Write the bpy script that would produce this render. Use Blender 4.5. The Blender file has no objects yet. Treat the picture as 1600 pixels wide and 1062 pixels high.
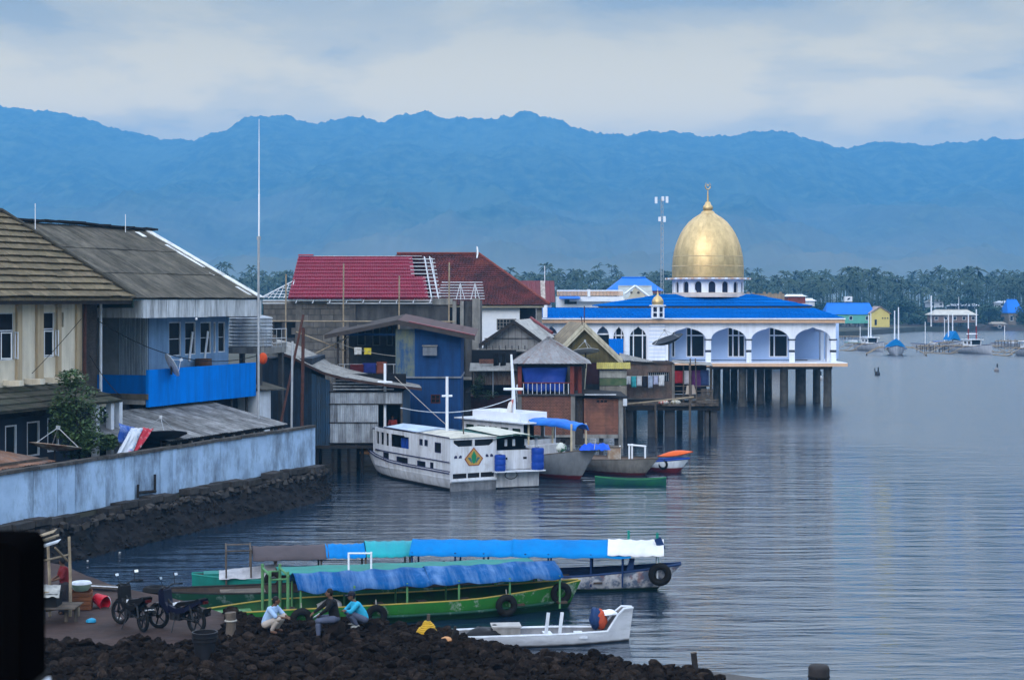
import bpy, bmesh, math, random
from mathutils import Vector, Matrix, noise
random.seed(7)
sc = bpy.context.scene
col = sc.collection
PI = math.pi
R = math.radians
# ---------------------------------------------------------------- camera, sky, sun, exposure
FPX, HOR, CXP, CAMH = 2600.0, 468.0, 800.0, 10.0     # focal length in photo pixels, horizon row, centre column, camera height
cam_d = bpy.data.cameras.new('camera')
cam = bpy.data.objects.new('camera', cam_d)
col.objects.link(cam)
cam.location = (0, 0, CAMH)
cam.rotation_euler = (R(90), 0, 0)
cam_d.sensor_width = 36
cam_d.lens = 36 * FPX / 1600
cam_d.shift_y = -(531 - HOR) / 1600
cam_d.clip_start = 0.5
cam_d.clip_end = 20000
cam_d.dof.use_dof = True
cam_d.dof.focus_distance = 95
cam_d.dof.aperture_fstop = 3.5
sc.camera = cam
sc.view_settings.view_transform = 'Standard'
sc.view_settings.look = 'None'
sc.view_settings.exposure = 0.58
sc.view_settings.gamma = 1.0
sc.cycles.use_denoising = True
sc.cycles.max_bounces = 6
sc.cycles.diffuse_bounces = 3
sc.cycles.glossy_bounces = 3
sc.cycles.volume_bounces = 0

SUN_EL, SUN_AZ = R(29), R(200)      # azimuth clockwise from +Y
world = bpy.data.worlds.new('World')
sc.world = world
world.use_nodes = True
nt = world.node_tree
nt.nodes.clear()
def nd(tree, typ, **kw):
    n = tree.nodes.new(typ)
    for k, v in kw.items():
        if k.startswith('i_'):
            key = k[2:]
            key = int(key) if key.isdigit() else key.replace('_', ' ')
            n.inputs[key].default_value = v
        else:
            setattr(n, k, v)
    return n
def ramp(tree, stops, interp='LINEAR'):
    n = tree.nodes.new('ShaderNodeValToRGB')
    n.color_ramp.interpolation = interp
    el = n.color_ramp.elements
    while len(el) < len(stops):
        el.new(0.5)
    for e, (p, c) in zip(el, stops):
        e.position = p
        e.color = (c, c, c, 1) if isinstance(c, (int, float)) else (*c, 1)
    return n
sky = nd(nt, 'ShaderNodeTexSky', sky_type='NISHITA', sun_disc=False)
sky.sun_elevation = SUN_EL
sky.sun_rotation = SUN_AZ
sky.air_density = 1.3
sky.dust_density = 1.0
tc = nd(nt, 'ShaderNodeTexCoord')
sep = nd(nt, 'ShaderNodeSeparateXYZ')
nt.links.new(tc.outputs['Generated'], sep.inputs[0])
# cloud deck: long soft banks (direction space stretched sideways)
mp = nd(nt, 'ShaderNodeMapping')
mp.inputs['Scale'].default_value = (2.4, 2.4, 8.0)
mp.inputs['Location'].default_value = (0.35, 0.1, 0.55)
nt.links.new(tc.outputs['Generated'], mp.inputs[0])
n1 = nd(nt, 'ShaderNodeTexNoise', i_Scale=2.1, i_Detail=7.0, i_Roughness=0.56, i_Distortion=0.2)
nt.links.new(mp.outputs[0], n1.inputs['Vector'])
r1 = ramp(nt, [(0.37, (0.60, 0.64, 0.80)), (0.45, (0.86, 0.88, 0.95)), (0.55, (1.10, 1.10, 1.07))])
nt.links.new(n1.outputs[0], r1.inputs[0])
r1.color_ramp.interpolation = 'EASE'
# an overcast dome above the haze: warm and thin low down, brighter and cooler towards the zenith (all values x strength 0.15)
K = 1 / 0.15
r2 = ramp(nt, [(p_, tuple(v_ * K for v_ in c_)) for p_, c_ in ((0.0, (1.30, 0.98, 0.32)), (0.113, (1.50, 1.06, 0.26)), (0.174, (0.66, 0.50, 0.17)), (0.242, (0.98, 0.98, 0.92)), (0.42, (1.55, 1.72, 1.90)), (0.707, (1.42, 1.62, 1.88)), (1.0, (1.42, 1.66, 1.96)))])
nt.links.new(sep.outputs[2], r2.inputs[0])
mul = nd(nt, 'ShaderNodeMix', data_type='RGBA', blend_type='MULTIPLY')
mul.inputs[0].default_value = 1
nt.links.new(r1.outputs[0], mul.inputs[6])
nt.links.new(r2.outputs[0], mul.inputs[7])
mixs = nd(nt, 'ShaderNodeMix', data_type='RGBA')
mixs.inputs[0].default_value = 0.94
nt.links.new(sky.outputs[0], mixs.inputs[6])
nt.links.new(mul.outputs[2], mixs.inputs[7])
bg = nd(nt, 'ShaderNodeBackground', i_Strength=0.15)
nt.links.new(mixs.outputs[2], bg.inputs[0])
wo = nd(nt, 'ShaderNodeOutputWorld')
nt.links.new(bg.outputs[0], wo.inputs[0])

sun_d = bpy.data.lights.new('sun', 'SUN')
sun_d.energy = 1.5
sun_d.angle = R(30)
sun_d.color = (1.0, 0.96, 0.90)
sun = bpy.data.objects.new('sun', sun_d)
col.objects.link(sun)
sdir = Vector((math.sin(SUN_AZ) * math.cos(SUN_EL), math.cos(SUN_AZ) * math.cos(SUN_EL), math.sin(SUN_EL)))
sun.rotation_euler = sdir.to_track_quat('Z', 'Y').to_euler()
sun.location = sdir * 100

# ---------------------------------------------------------------- helpers
def wx(px, d): return (px - CXP) * d / FPX
def wz(py, d): return CAMH - (py - HOR) * d / FPX
def dist(py, z=0.0): return FPX * (CAMH - z) / (py - HOR)      # distance at which height z is seen on row py

class Fr:
    """A place's own axes: u along its front, v away into it, w up."""
    def __init__(s, loc, rz=0.0):
        s.o = Vector(loc); s.rz = rz; s.c = math.cos(rz); s.s = math.sin(rz)
    def u(s, px, v=0.0):
        k = (px - CXP) / FPX
        return (k * (s.o.y + v * s.c) - s.o.x + v * s.s) / (s.c - k * s.s)
    def v(s, px, u):
        k = (px - CXP) / FPX
        return (s.o.x + u * s.c - k * (s.o.y + u * s.s)) / (s.s + k * s.c)
    def d(s, u, v): return s.o.y + u * s.s + v * s.c
    def w(s, py, u, v): return wz(py, s.d(u, v)) - s.o.z
    def p(s, px, py, v=0.0):
        u = s.u(px, v)
        return Vector((u, v, s.w(py, u, v)))
    def pu(s, px, py, u):
        v = s.v(px, u)
        return Vector((u, v, s.w(py, u, v)))

def tag(o, label=None, cat=None, group=None, kind=None):
    if label: o['label'] = label
    if cat: o['category'] = cat
    if group: o['group'] = group
    if kind: o['kind'] = kind
    return o
def thing(name, label, cat, loc=(0, 0, 0), rz=0.0, group=None):
    o = bpy.data.objects.new(name, None)
    o.empty_display_size = 0.2
    col.objects.link(o)
    o.location = loc
    o.rotation_euler = (0, 0, rz)
    return tag(o, label, cat, group)
def fthing(name, label, cat, fr, group=None):
    return thing(name, label, cat, fr.o, fr.rz, group)

class MB:
    def __init__(s): s.v = []; s.f = []
    def add(s, vs, fs):
        b = len(s.v)
        s.v.extend(tuple(x) for x in vs)
        s.f.extend(tuple(i + b for i in f) for f in fs)
        return s
    def hexa(s, p):            # p: 4 bottom, 4 top (same order)
        return s.add(p, [(3, 2, 1, 0), (4, 5, 6, 7), (0, 1, 5, 4), (1, 2, 6, 5), (2, 3, 7, 6), (3, 0, 4, 7)])
    def b(s, x0, x1, y0, y1, z0, z1):
        return s.hexa([(x0, y0, z0), (x1, y0, z0), (x1, y1, z0), (x0, y1, z0), (x0, y0, z1), (x1, y0, z1), (x1, y1, z1), (x0, y1, z1)])
    def box(s, c, sz, rz=0.0, rx=0.0, ry=0.0):
        m = Matrix.Translation(c) @ Matrix.Rotation(rz, 4, 'Z') @ Matrix.Rotation(ry, 4, 'Y') @ Matrix.Rotation(rx, 4, 'X')
        h = [x / 2 for x in sz]
        pts = [m @ Vector((x * h[0], y * h[1], z * h[2])) for z in (-1, 1) for x, y in ((-1, -1), (1, -1), (1, 1), (-1, 1))]
        return s.hexa(pts)
    def slab(s, p0, p1, p2, p3, t):      # quad extruded by t along its normal
        p = [Vector(x) for x in (p0, p1, p2, p3)]
        n = (p[1] - p[0]).cross(p[3] - p[0]).normalized() * t
        return s.hexa(p + [x + n for x in p])
    def tube(s, pts, r, n=6, cap=True):
        pts = [Vector(p) for p in pts]
        rs = r if isinstance(r, (list, tuple)) else [r] * len(pts)
        b = len(s.v)
        up = Vector((0, 0, 1))
        for i, p in enumerate(pts):
            t = (pts[min(i + 1, len(pts) - 1)] - pts[max(i - 1, 0)])
            if t.length < 1e-9: t = Vector((0, 0, 1))
            t.normalize()
            a = t.cross(up)
            if a.length < 0.05: a = t.cross(Vector((1, 0, 0)))
            a.normalize(); c = a.cross(t)
            for k in range(n):
                th = 2 * PI * k / n
                s.v.append(tuple(p + (a * math.cos(th) + c * math.sin(th)) * rs[i]))
        for i in range(len(pts) - 1):
            for k in range(n):
                k2 = (k + 1) % n
                s.f.append((b + i * n + k, b + i * n + k2, b + (i + 1) * n + k2, b + (i + 1) * n + k))
        if cap:
            s.f.append(tuple(b + k for k in reversed(range(n))))
            s.f.append(tuple(b + (len(pts) - 1) * n + k for k in range(n)))
        return s
    def lathe(s, prof, n=16, c=(0, 0, 0), axis='z', a0=0, a1=2 * PI):
        c = Vector(c); b = len(s.v); full = abs(a1 - a0 - 2 * PI) < 1e-6
        m = n if full else n + 1
        for r, z in prof:
            for k in range(m):
                th = a0 + (a1 - a0) * k / n
                q = Vector((r * math.cos(th), r * math.sin(th), z))
                if axis == 'y': q = Vector((q.x, q.z, q.y))
                elif axis == 'x': q = Vector((q.z, q.x, q.y))
                s.v.append(tuple(c + q))
        for i in range(len(prof) - 1):
            for k in range(n):
                k2 = (k + 1) % m
                s.f.append((b + i * m + k, b + i * m + k2, b + (i + 1) * m + k2, b + (i + 1) * m + k))
        return s
    def torus(s, c, r, rr, n=18, k=7, axis='y', sq=1.0):
        prof = [(r + rr * math.cos(2 * PI * j / k), sq * rr * math.sin(2 * PI * j / k)) for j in range(k + 1)]
        return s.lathe(prof, n, c, axis)
    def prism(s, poly, y0, y1):          # poly in (x, z), extruded along y
        n = len(poly)
        vs = [(x, y0, z) for x, z in poly] + [(x, y1, z) for x, z in poly]
        fs = [tuple(range(n)), tuple(reversed(range(n, 2 * n)))]
        fs += [(i, i + n, (i + 1) % n + n, (i + 1) % n) for i in range(n)]
        return s.add(vs, fs)
    def corr(s, p0, p1, p2, p3, n=10, amp=0.02, rows=1, jit=0.0):
        """corrugated sheet p0-p1 across, p3-p2 at the other end"""
        p = [Vector(x) for x in (p0, p1, p2, p3)]
        nn = (p[1] - p[0]).cross(p[3] - p[0]).normalized()
        b = len(s.v)
        for j in range(rows + 1):
            t = j / rows
            for i in range(n + 1):
                a = i / n
                q = p[0].lerp(p[1], a).lerp(p[3].lerp(p[2], a), t)
                s.v.append(tuple(q + nn * (amp * (1 if i % 2 else -1) + random.uniform(-jit, jit))))
        for j in range(rows):
            for i in range(n):
                q = b + j * (n + 1) + i
                s.f.append((q, q + 1, q + n + 2, q + n + 1))
        return s
    def grid(s, fn, nu, nv):
        b = len(s.v)
        for j in range(nv + 1):
            for i in range(nu + 1):
                s.v.append(tuple(fn(i / nu, j / nv)))
        for j in range(nv):
            for i in range(nu):
                q = b + j * (nu + 1) + i
                s.f.append((q, q + 1, q + nu + 2, q + nu + 1))
        return s
    def ball(s, c, r, n=10, m=6):
        r = (r, r, r) if isinstance(r, (int, float)) else r
        b = len(s.v)
        prof = [(max(math.sin(PI * j / m), 0.001), -math.cos(PI * j / m)) for j in range(m + 1)]
        s.lathe(prof, n)
        for i in range(b, len(s.v)):
            x, y, z = s.v[i]
            s.v[i] = (c[0] + x * r[0], c[1] + y * r[1], c[2] + z * r[2])
        return s
    def xf(s, m):
        s.v = [tuple(m @ Vector(x)) for x in s.v]
        return s
    def mesh(s, name, m, smooth=None):
        me = bpy.data.meshes.new(name)
        me.from_pydata(s.v, [], s.f)
        me.materials.append(m)
        if smooth is not None:
            me.polygons.foreach_set('use_smooth', [True] * len(me.polygons))
            me.set_sharp_from_angle(angle=R(smooth))
        me.update()
        return me
    def build(s, name, m, parent=None, smooth=None, label=None):
        o = bpy.data.objects.new(name, s.mesh(name, m, smooth))
        col.objects.link(o)
        if parent: o.parent = parent
        if label: o['label'] = label
        return o
def piece(name, me, parent, loc=(0, 0, 0), rot=(0, 0, 0), sc_=None):
    o = bpy.data.objects.new(name, me)
    col.objects.link(o)
    o.parent = parent
    o.location = loc
    o.rotation_euler = rot
    if sc_: o.scale = sc_
    return o

def wall_cells(mb, u0, u1, w0, w1, v0, v1, holes=()):
    us = sorted({u0, u1, *[h[0] for h in holes], *[h[1] for h in holes]})
    us = [x for x in us if u0 <= x <= u1]
    for a, b_ in zip(us, us[1:]):
        cuts = sorted((h[2], h[3]) for h in holes if h[0] < (a + b_) / 2 < h[1])
        z = w0
        for c0, c1 in cuts:
            if c0 > z: mb.b(a, b_, v0, v1, z, c0)
            z = max(z, c1)
        if z < w1: mb.b(a, b_, v0, v1, z, w1)
    return mb
def shell(t, name, m, u0, u1, v0, v1, w0, w1, holes=(), th=0.16):
    mb = MB()
    wall_cells(mb, u0, u1, w0, w1, v0, v0 + th, holes)
    mb.b(u0, u0 + th, v0 + th, v1, w0, w1)
    mb.b(u1 - th, u1, v0 + th, v1, w0, w1)
    mb.b(u0 + th, u1 - th, v1 - th, v1, w0, w1)
    mb.b(u0 + th, u1 - th, v0 + th, v1 - th, w0, w0 + 0.1)
    return mb.build(name, m, t)
def window(t, hole, v, fm, pm, nx=2, ny=1, fw=0.06, name='window', proud=0.03):
    u0, u1, w0, w1 = hole
    mb = MB()
    y0, y1 = v - proud, v + 0.09
    mb.b(u0, u0 + fw, y0, y1, w0, w1).b(u1 - fw, u1, y0, y1, w0, w1)
    mb.b(u0 + fw, u1 - fw, y0, y1, w1 - fw, w1).b(u0 + fw, u1 - fw, y0, y1, w0, w0 + fw)
    for i in range(1, nx):
        x = u0 + (u1 - u0) * i / nx
        mb.b(x - fw * .35, x + fw * .35, y0 + .01, y1 - .005, w0 + fw, w1 - fw)
    for j in range(1, ny):
        z = w0 + (w1 - w0) * j / ny
        mb.b(u0 + fw, u1 - fw, y0 + .015, y1 - .01, z - fw * .3, z + fw * .3)
    f = mb.build(name, fm, t)
    for i in range(nx):
        xa, xb = u0 + (u1 - u0) * i / nx + .004, u0 + (u1 - u0) * (i + 1) / nx - .004
        MB().b(xa, xb, v + .05, v + .07, w0 + .004, w1 - .004).build('pane', pm, f)
    return f
def cells(t, name, m, p0, p1, p2, p3, nu, nv, th=0.04, gap=0.01, jit=0.0, cut=None):
    """p0-p1 bottom edge, p3-p2 top edge; every cell a slab of its own under t"""
    p = [Vector(x) for x in (p0, p1, p2, p3)]
    L = (p[1] - p[0]).length; H = (p[3] - p[0]).length
    nn = (p[1] - p[0]).cross(p[3] - p[0]).normalized()
    def q(a, c): return p[0].lerp(p[1], a).lerp(p[3].lerp(p[2], a), c)
    gu, gv = gap / L / 2, gap / H / 2
    for j in range(nv):
        for i in range(nu):
            if cut and cut((i + .5) / nu, (j + .5) / nv): continue
            o = nn * random.uniform(-jit, jit)
            a0, a1, c0, c1 = i / nu + gu, (i + 1) / nu - gu, j / nv + gv, (j + 1) / nv - gv
            MB().slab(q(a0, c0) + o, q(a1, c0) + o, q(a1, c1) + o, q(a0, c1) + o, th).build(name, m, t)
def sheets(t, name, m, p0, p1, p2, p3, nu, nv=1, waves=10, amp=0.018, lap=0.06, jit=0.012, cut=None):
    """corrugated sheets: p0-p1 eave, p3-p2 ridge; ridges run from eave to ridge; upper rows lie over lower ones"""
    p = [Vector(x) for x in (p0, p1, p2, p3)]
    nn = (p[1] - p[0]).cross(p[3] - p[0]).normalized()
    if nn.z < -0.01: nn = -nn
    def q(a, c): return p[0].lerp(p[1], a).lerp(p[3].lerp(p[2], a), c)
    L = (p[1] - p[0]).length; H = (p[3] - p[0]).length
    for j in range(nv):
        for i in range(nu):
            if cut and cut((i + .5) / nu, (j + .5) / nv): continue
            a0, a1 = i / nu, (i + 1) / nu + (lap / L if i < nu - 1 else 0)
            c0, c1 = j / nv - (lap * 1.5 / H if j else 0), (j + 1) / nv
            e = random.uniform(0, jit)
            o0, o1 = nn * (0.03 * j / max(nv, 1) + 0.022 + e + .012 * (i % 2)), nn * (e + .012 * (i % 2))
            dv = random.uniform(-jit, jit) * 2 / H if j == 0 else 0
            MB().corr(q(a0, c0 + dv) + o0, q(a1, c0 + dv) + o0, q(a1, c1) + o1, q(a0, c1) + o1, waves, amp, 1).build(name, m, t)

# ---------------------------------------------------------------- materials
MATS = {}
def mat(name, c, c2=None, rough=0.8, metal=0.0, s=2.0, lo=0.35, hi=0.65, dirt=0.0, dc=(0.025, 0.025, 0.025), ds=(2.5, 2.5, 0.22),
        bump=0.0, bs=14.0, rnd=0.0, spec=0.12, patch=0.0, pc=(0.1, 0.1, 0.1), ps=0.8):
    """base colour with noise towards c2, run-down streaks of dirt, blotches pc, grain bump, piece-to-piece variation"""
    if name in MATS: return MATS[name]
    m = bpy.data.materials.new(name)
    m.use_nodes = True
    t = m.node_tree
    bs_ = t.nodes['Principled BSDF']
    bs_.inputs['Roughness'].default_value = rough
    bs_.inputs['Metallic'].default_value = metal
    bs_.inputs['Specular IOR Level'].default_value = spec
    tcn = nd(t, 'ShaderNodeTexCoord')
    src = tcn.outputs['Object']
    oi = nd(t, 'ShaderNodeObjectInfo')
    add = nd(t, 'ShaderNodeVectorMath', operation='MULTIPLY_ADD')   # pieces do not share one noise
    cmb = nd(t, 'ShaderNodeCombineXYZ')
    for k in range(3): t.links.new(oi.outputs['Random'], cmb.inputs[k])
    t.links.new(cmb.outputs[0], add.inputs[0])
    add.inputs[1].default_value = (37, 23, 11) if rnd else (0, 0, 0)
    t.links.new(src, add.inputs[2])
    src = add.outputs[0]
    cur = None
    def mix(fac, a, bcol, blend='MIX'):
        n = nd(t, 'ShaderNodeMix', data_type='RGBA', blend_type=blend)
        if isinstance(fac, float): n.inputs[0].default_value = fac
        else: t.links.new(fac, n.inputs[0])
        for sock, val in ((n.inputs[6], a), (n.inputs[7], bcol)):
            if isinstance(val, tuple): sock.default_value = (*val, 1)
            else: t.links.new(val, sock)
        return n.outputs[2]
    c2 = c2 or tuple(x * 0.72 for x in c)
    nz = nd(t, 'ShaderNodeTexNoise', i_Scale=s, i_Detail=6.0, i_Roughness=0.65)
    t.links.new(src, nz.inputs['Vector'])
    rp = ramp(t, [(lo, 0.0), (hi, 1.0)])
    t.links.new(nz.outputs[0], rp.inputs[0])
    cur = mix(rp.outputs[0], c, c2)
    if patch:
        n3 = nd(t, 'ShaderNodeTexNoise', i_Scale=ps, i_Detail=5.0, i_Roughness=0.7)
        t.links.new(src, n3.inputs['Vector'])
        r3 = ramp(t, [(0.56, 0.0), (0.66, patch)])
        t.links.new(n3.outputs[0], r3.inputs[0])
        cur = mix(r3.outputs[0], cur, pc)
    if dirt:
        mpn = nd(t, 'ShaderNodeMapping')
        mpn.inputs['Scale'].default_value = ds
        t.links.new(src, mpn.inputs[0])
        n2 = nd(t, 'ShaderNodeTexNoise', i_Scale=1.0, i_Detail=7.0, i_Roughness=0.72)
        t.links.new(mpn.outputs[0], n2.inputs['Vector'])
        r2_ = ramp(t, [(0.44, 0.0), (0.74, min(dirt * 1.6, 1.0))])
        t.links.new(n2.outputs[0], r2_.inputs[0])
        cur = mix(r2_.outputs[0], cur, dc)
    if rnd:
        mr = nd(t, 'ShaderNodeMapRange')
        mr.inputs['To Min'].default_value = 1 - rnd
        mr.inputs['To Max'].default_value = 1 + rnd
        t.links.new(oi.outputs['Random'], mr.inputs['Value'])
        hs = nd(t, 'ShaderNodeHueSaturation')
        t.links.new(mr.outputs[0], hs.inputs['Value'])
        t.links.new(cur, hs.inputs['Color'])
        cur = hs.outputs[0]
    t.links.new(cur, bs_.inputs['Base Color'])
    if bump:
        n4 = nd(t, 'ShaderNodeTexNoise', i_Scale=bs, i_Detail=4.0, i_Roughness=0.6)
        t.links.new(src, n4.inputs['Vector'])
        bn = nd(t, 'ShaderNodeBump', i_Strength=bump, i_Distance=0.05)
        t.links.new(n4.outputs[0], bn.inputs['Height'])
        t.links.new(bn.outputs[0], bs_.inputs['Normal'])
    MATS[name] = m
    return m
def brick_mat(name, c1, c2, mortar, sc_=6.0, dirt=0.5, facing='xz'):
    if name in MATS: return MATS[name]
    m = mat(name, c1, c2, dirt=dirt, s=0.7, bump=0.3, ds=(1.5, 1.5, .3))
    t = m.node_tree
    bs_ = t.nodes['Principled BSDF']
    tcn = nd(t, 'ShaderNodeTexCoord')
    sp = nd(t, 'ShaderNodeSeparateXYZ'); cb = nd(t, 'ShaderNodeCombineXYZ')
    t.links.new(tcn.outputs['Object'], sp.inputs[0])
    ad = nd(t, 'ShaderNodeMath', operation='ADD')
    t.links.new(sp.outputs[0], ad.inputs[0]); t.links.new(sp.outputs[1], ad.inputs[1])
    t.links.new(ad.outputs[0], cb.inputs[0]); t.links.new(sp.outputs[2], cb.inputs[1])
    br = nd(t, 'ShaderNodeTexBrick', i_Scale=sc_)
    br.inputs['Color1'].default_value = (1.15, 1.15, 1.15, 1)
    br.inputs['Color2'].default_value = (0.7, 0.7, 0.7, 1)
    br.inputs['Mortar'].default_value = (*mortar, 1)
    br.inputs['Mortar Size'].default_value = 0.03
    t.links.new(cb.outputs[0], br.inputs['Vector'])
    link = bs_.inputs['Base Color'].links[0]
    src = link.from_socket
    mx = nd(t, 'ShaderNodeMix', data_type='RGBA', blend_type='MULTIPLY')
    mx.inputs[0].default_value = 1
    t.links.new(src, mx.inputs[6]); t.links.new(br.outputs[0], mx.inputs[7])
    t.links.new(mx.outputs[2], bs_.inputs['Base Color'])
    return m

def paint_below(m, z, c, soft=0.03, wob=0.05):
    """a painted boot-top: the same hull material with another colour below height z"""
    n = m.copy(); n.name = m.name + '_boot'
    t = n.node_tree; b = t.nodes['Principled BSDF']
    src = b.inputs['Base Color'].links[0].from_socket
    tcn = nd(t, 'ShaderNodeTexCoord'); sp = nd(t, 'ShaderNodeSeparateXYZ')
    t.links.new(tcn.outputs['Object'], sp.inputs[0])
    nz = nd(t, 'ShaderNodeTexNoise', i_Scale=3.0, i_Detail=4.0); t.links.new(tcn.outputs['Object'], nz.inputs['Vector'])
    ma = nd(t, 'ShaderNodeMath', operation='MULTIPLY_ADD'); ma.inputs[1].default_value = wob
    t.links.new(nz.outputs[0], ma.inputs[0]); t.links.new(sp.outputs[2], ma.inputs[2])
    mr = nd(t, 'ShaderNodeMapRange'); mr.inputs['From Min'].default_value = z - soft + wob / 2; mr.inputs['From Max'].default_value = z + soft + wob / 2
    t.links.new(ma.outputs[0], mr.inputs['Value'])
    mx = nd(t, 'ShaderNodeMix', data_type='RGBA'); mx.inputs[6].default_value = (*c, 1)
    t.links.new(mr.outputs[0], mx.inputs[0]); t.links.new(src, mx.inputs[7]); t.links.new(mx.outputs[2], b.inputs['Base Color'])
    return n
def lumpy(c, r, seed=0, amp=.25, n=14, m=10):
    """soft heap of cloth: a ball pushed in and out and flattened below"""
    mb = MB().ball((0, 0, 0), 1, n, m)
    out = []
    for v in mb.v:
        p = Vector(v)
        k = 1 + amp * noise.noise(p * 1.7 + Vector((seed, 0, 0))) + amp * .6 * noise.noise(p * 4.1 + Vector((0, seed, 0)))
        z = p.z if p.z > 0 else p.z * .7
        out.append((c[0] + p.x * k * r[0], c[1] + p.y * k * r[1], c[2] + z * k * r[2]))
    mb.v = out
    return mb
# paints and stuffs used all over
GLASS = mat('dark_glass', (0.012, 0.016, 0.022), rough=0.25, spec=0.05)
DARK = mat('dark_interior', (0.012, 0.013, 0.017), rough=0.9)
WHITE = mat('white_paint', (0.62, 0.65, 0.72), (0.5, 0.53, 0.6), rough=0.6, dirt=0.3, dc=(0.12, 0.11, 0.11), s=1.5)
WHITE_CLEAN = mat('white_paint_clean', (0.72, 0.74, 0.80), (0.64, 0.67, 0.75), rough=0.55)
STEEL = mat('galvanised_steel', (0.42, 0.44, 0.48), (0.3, 0.32, 0.36), rough=0.45, metal=0.3, dirt=0.3)
CONC = mat('concrete', (0.26, 0.25, 0.24), (0.17, 0.165, 0.16), s=1.3, dirt=0.45, bump=0.25, rnd=0.08)
CONC_D = mat('dark_concrete', (0.065, 0.065, 0.07), (0.035, 0.035, 0.04), s=1.3, dirt=0.5, bump=0.25, rnd=0.08)
WOOD = mat('weathered_wood', (0.12, 0.095, 0.078), (0.06, 0.05, 0.044), s=3, dirt=0.4, bump=0.3, rnd=0.2)
WOOD_D = mat('dark_wood', (0.028, 0.024, 0.023), (0.016, 0.014, 0.014), s=3, bump=0.3, rnd=0.2)
BAMBOO = mat('bamboo', (0.30, 0.24, 0.17), (0.19, 0.15, 0.11), s=4, rnd=0.15)
RUBBER = mat('black_rubber', (0.007, 0.007, 0.008), (0.012, 0.012, 0.012), rough=0.7, spec=.06)
ROPE = mat('rope', (0.35, 0.33, 0.30), rough=0.9)
BLUE_T = mat('blue_tarp', (0.012, 0.10, 0.42), (0.02, 0.15, 0.55), rough=0.5, s=1.2, bump=0.3, bs=4)
# ---------------------------------------------------------------- water
def water_mat():
    m = bpy.data.materials.new('sea_water'); m.use_nodes = True
    t = m.node_tree; b = t.nodes['Principled BSDF']
    b.inputs['Base Color'].default_value = (0.006, 0.017, 0.034, 1)
    b.inputs['Roughness'].default_value = 0.06
    b.inputs['IOR'].default_value = 1.75
    tcn = nd(t, 'ShaderNodeTexCoord')
    def nz(scale, vec, det, rough=0.55, dist_=0.0):
        mp_ = nd(t, 'ShaderNodeMapping'); mp_.inputs['Scale'].default_value = vec
        mp_.inputs['Rotation'].default_value = (0, 0, R(-6))
        t.links.new(tcn.outputs['Object'], mp_.inputs[0])
        n = nd(t, 'ShaderNodeTexNoise', i_Scale=scale, i_Detail=det, i_Roughness=rough, i_Distortion=dist_)
        t.links.new(mp_.outputs[0], n.inputs['Vector'])
        return n.outputs[0]
    a = nz(1.0, (0.22, 0.95, 1), 4.0, 0.55, 0.3)
    f = nz(1.0, (1.6, 4.2, 1), 4.0, 0.6)
    big = nz(1.0, (0.018, 0.045, 1), 3.0)
    rb = ramp(t, [(0.35, 0.35), (0.62, 1.0)])
    t.links.new(big, rb.inputs[0])
    # sheltered by the quay at left, open to the breeze towards the right and far out
    sx = nd(t, 'ShaderNodeSeparateXYZ'); t.links.new(tcn.outputs['Object'], sx.inputs[0])
    op = nd(t, 'ShaderNodeMath', operation='MULTIPLY_ADD'); op.inputs[1].default_value = 0.16
    t.links.new(sx.outputs[1], op.inputs[0]); t.links.new(sx.outputs[0], op.inputs[2])
    wv = nd(t, 'ShaderNodeMapRange'); wv.inputs['From Min'].default_value = 2; wv.inputs['From Max'].default_value = 30
    wv.inputs['To Min'].default_value = 1.0; wv.inputs['To Max'].default_value = 1.2
    wj = nd(t, 'ShaderNodeMath', operation='MULTIPLY_ADD'); wj.inputs[1].default_value = 22.0
    t.links.new(big, wj.inputs[0]); t.links.new(op.outputs[0], wj.inputs[2])
    wk = nd(t, 'ShaderNodeMath', operation='SUBTRACT'); wk.inputs[1].default_value = 11.0
    t.links.new(wj.outputs[0], wk.inputs[0]); t.links.new(wk.outputs[0], wv.inputs['Value'])
    m1 = nd(t, 'ShaderNodeMath', operation='MULTIPLY'); m1.inputs[1].default_value = 0.16
    t.links.new(f, m1.inputs[0])
    m2 = nd(t, 'ShaderNodeMath', operation='MULTIPLY'); t.links.new(m1.outputs[0], m2.inputs[0]); t.links.new(rb.outputs[0], m2.inputs[1])
    ad = nd(t, 'ShaderNodeMath', operation='ADD'); t.links.new(a, ad.inputs[0]); t.links.new(m2.outputs[0], ad.inputs[1])
    rg = nd(t, 'ShaderNodeMapRange'); rg.inputs['From Min'].default_value = 31; rg.inputs['From Max'].default_value = 46
    rg.inputs['To Min'].default_value = 0.04; rg.inputs['To Max'].default_value = 0.24     # cat's-paws too fine to see make the open water matt
    t.links.new(wk.outputs[0], rg.inputs['Value']); t.links.new(rg.outputs[0], b.inputs['Roughness'])
    sc2 = nd(t, 'ShaderNodeMath', operation='MULTIPLY'); t.links.new(ad.outputs[0], sc2.inputs[0]); t.links.new(wv.outputs[0], sc2.inputs[1])
    bn = nd(t, 'ShaderNodeBump', i_Strength=0.9, i_Distance=0.14)
    t.links.new(sc2.outputs[0], bn.inputs['Height'])
    t.links.new(bn.outputs[0], b.inputs['Normal'])
    return m
wm = MB().b(-900, 1200, -80, 900, -3.0, 0.0)
tag(wm.build('water', water_mat()), 'calm grey blue bay water with low ripples', kind='structure')

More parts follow.
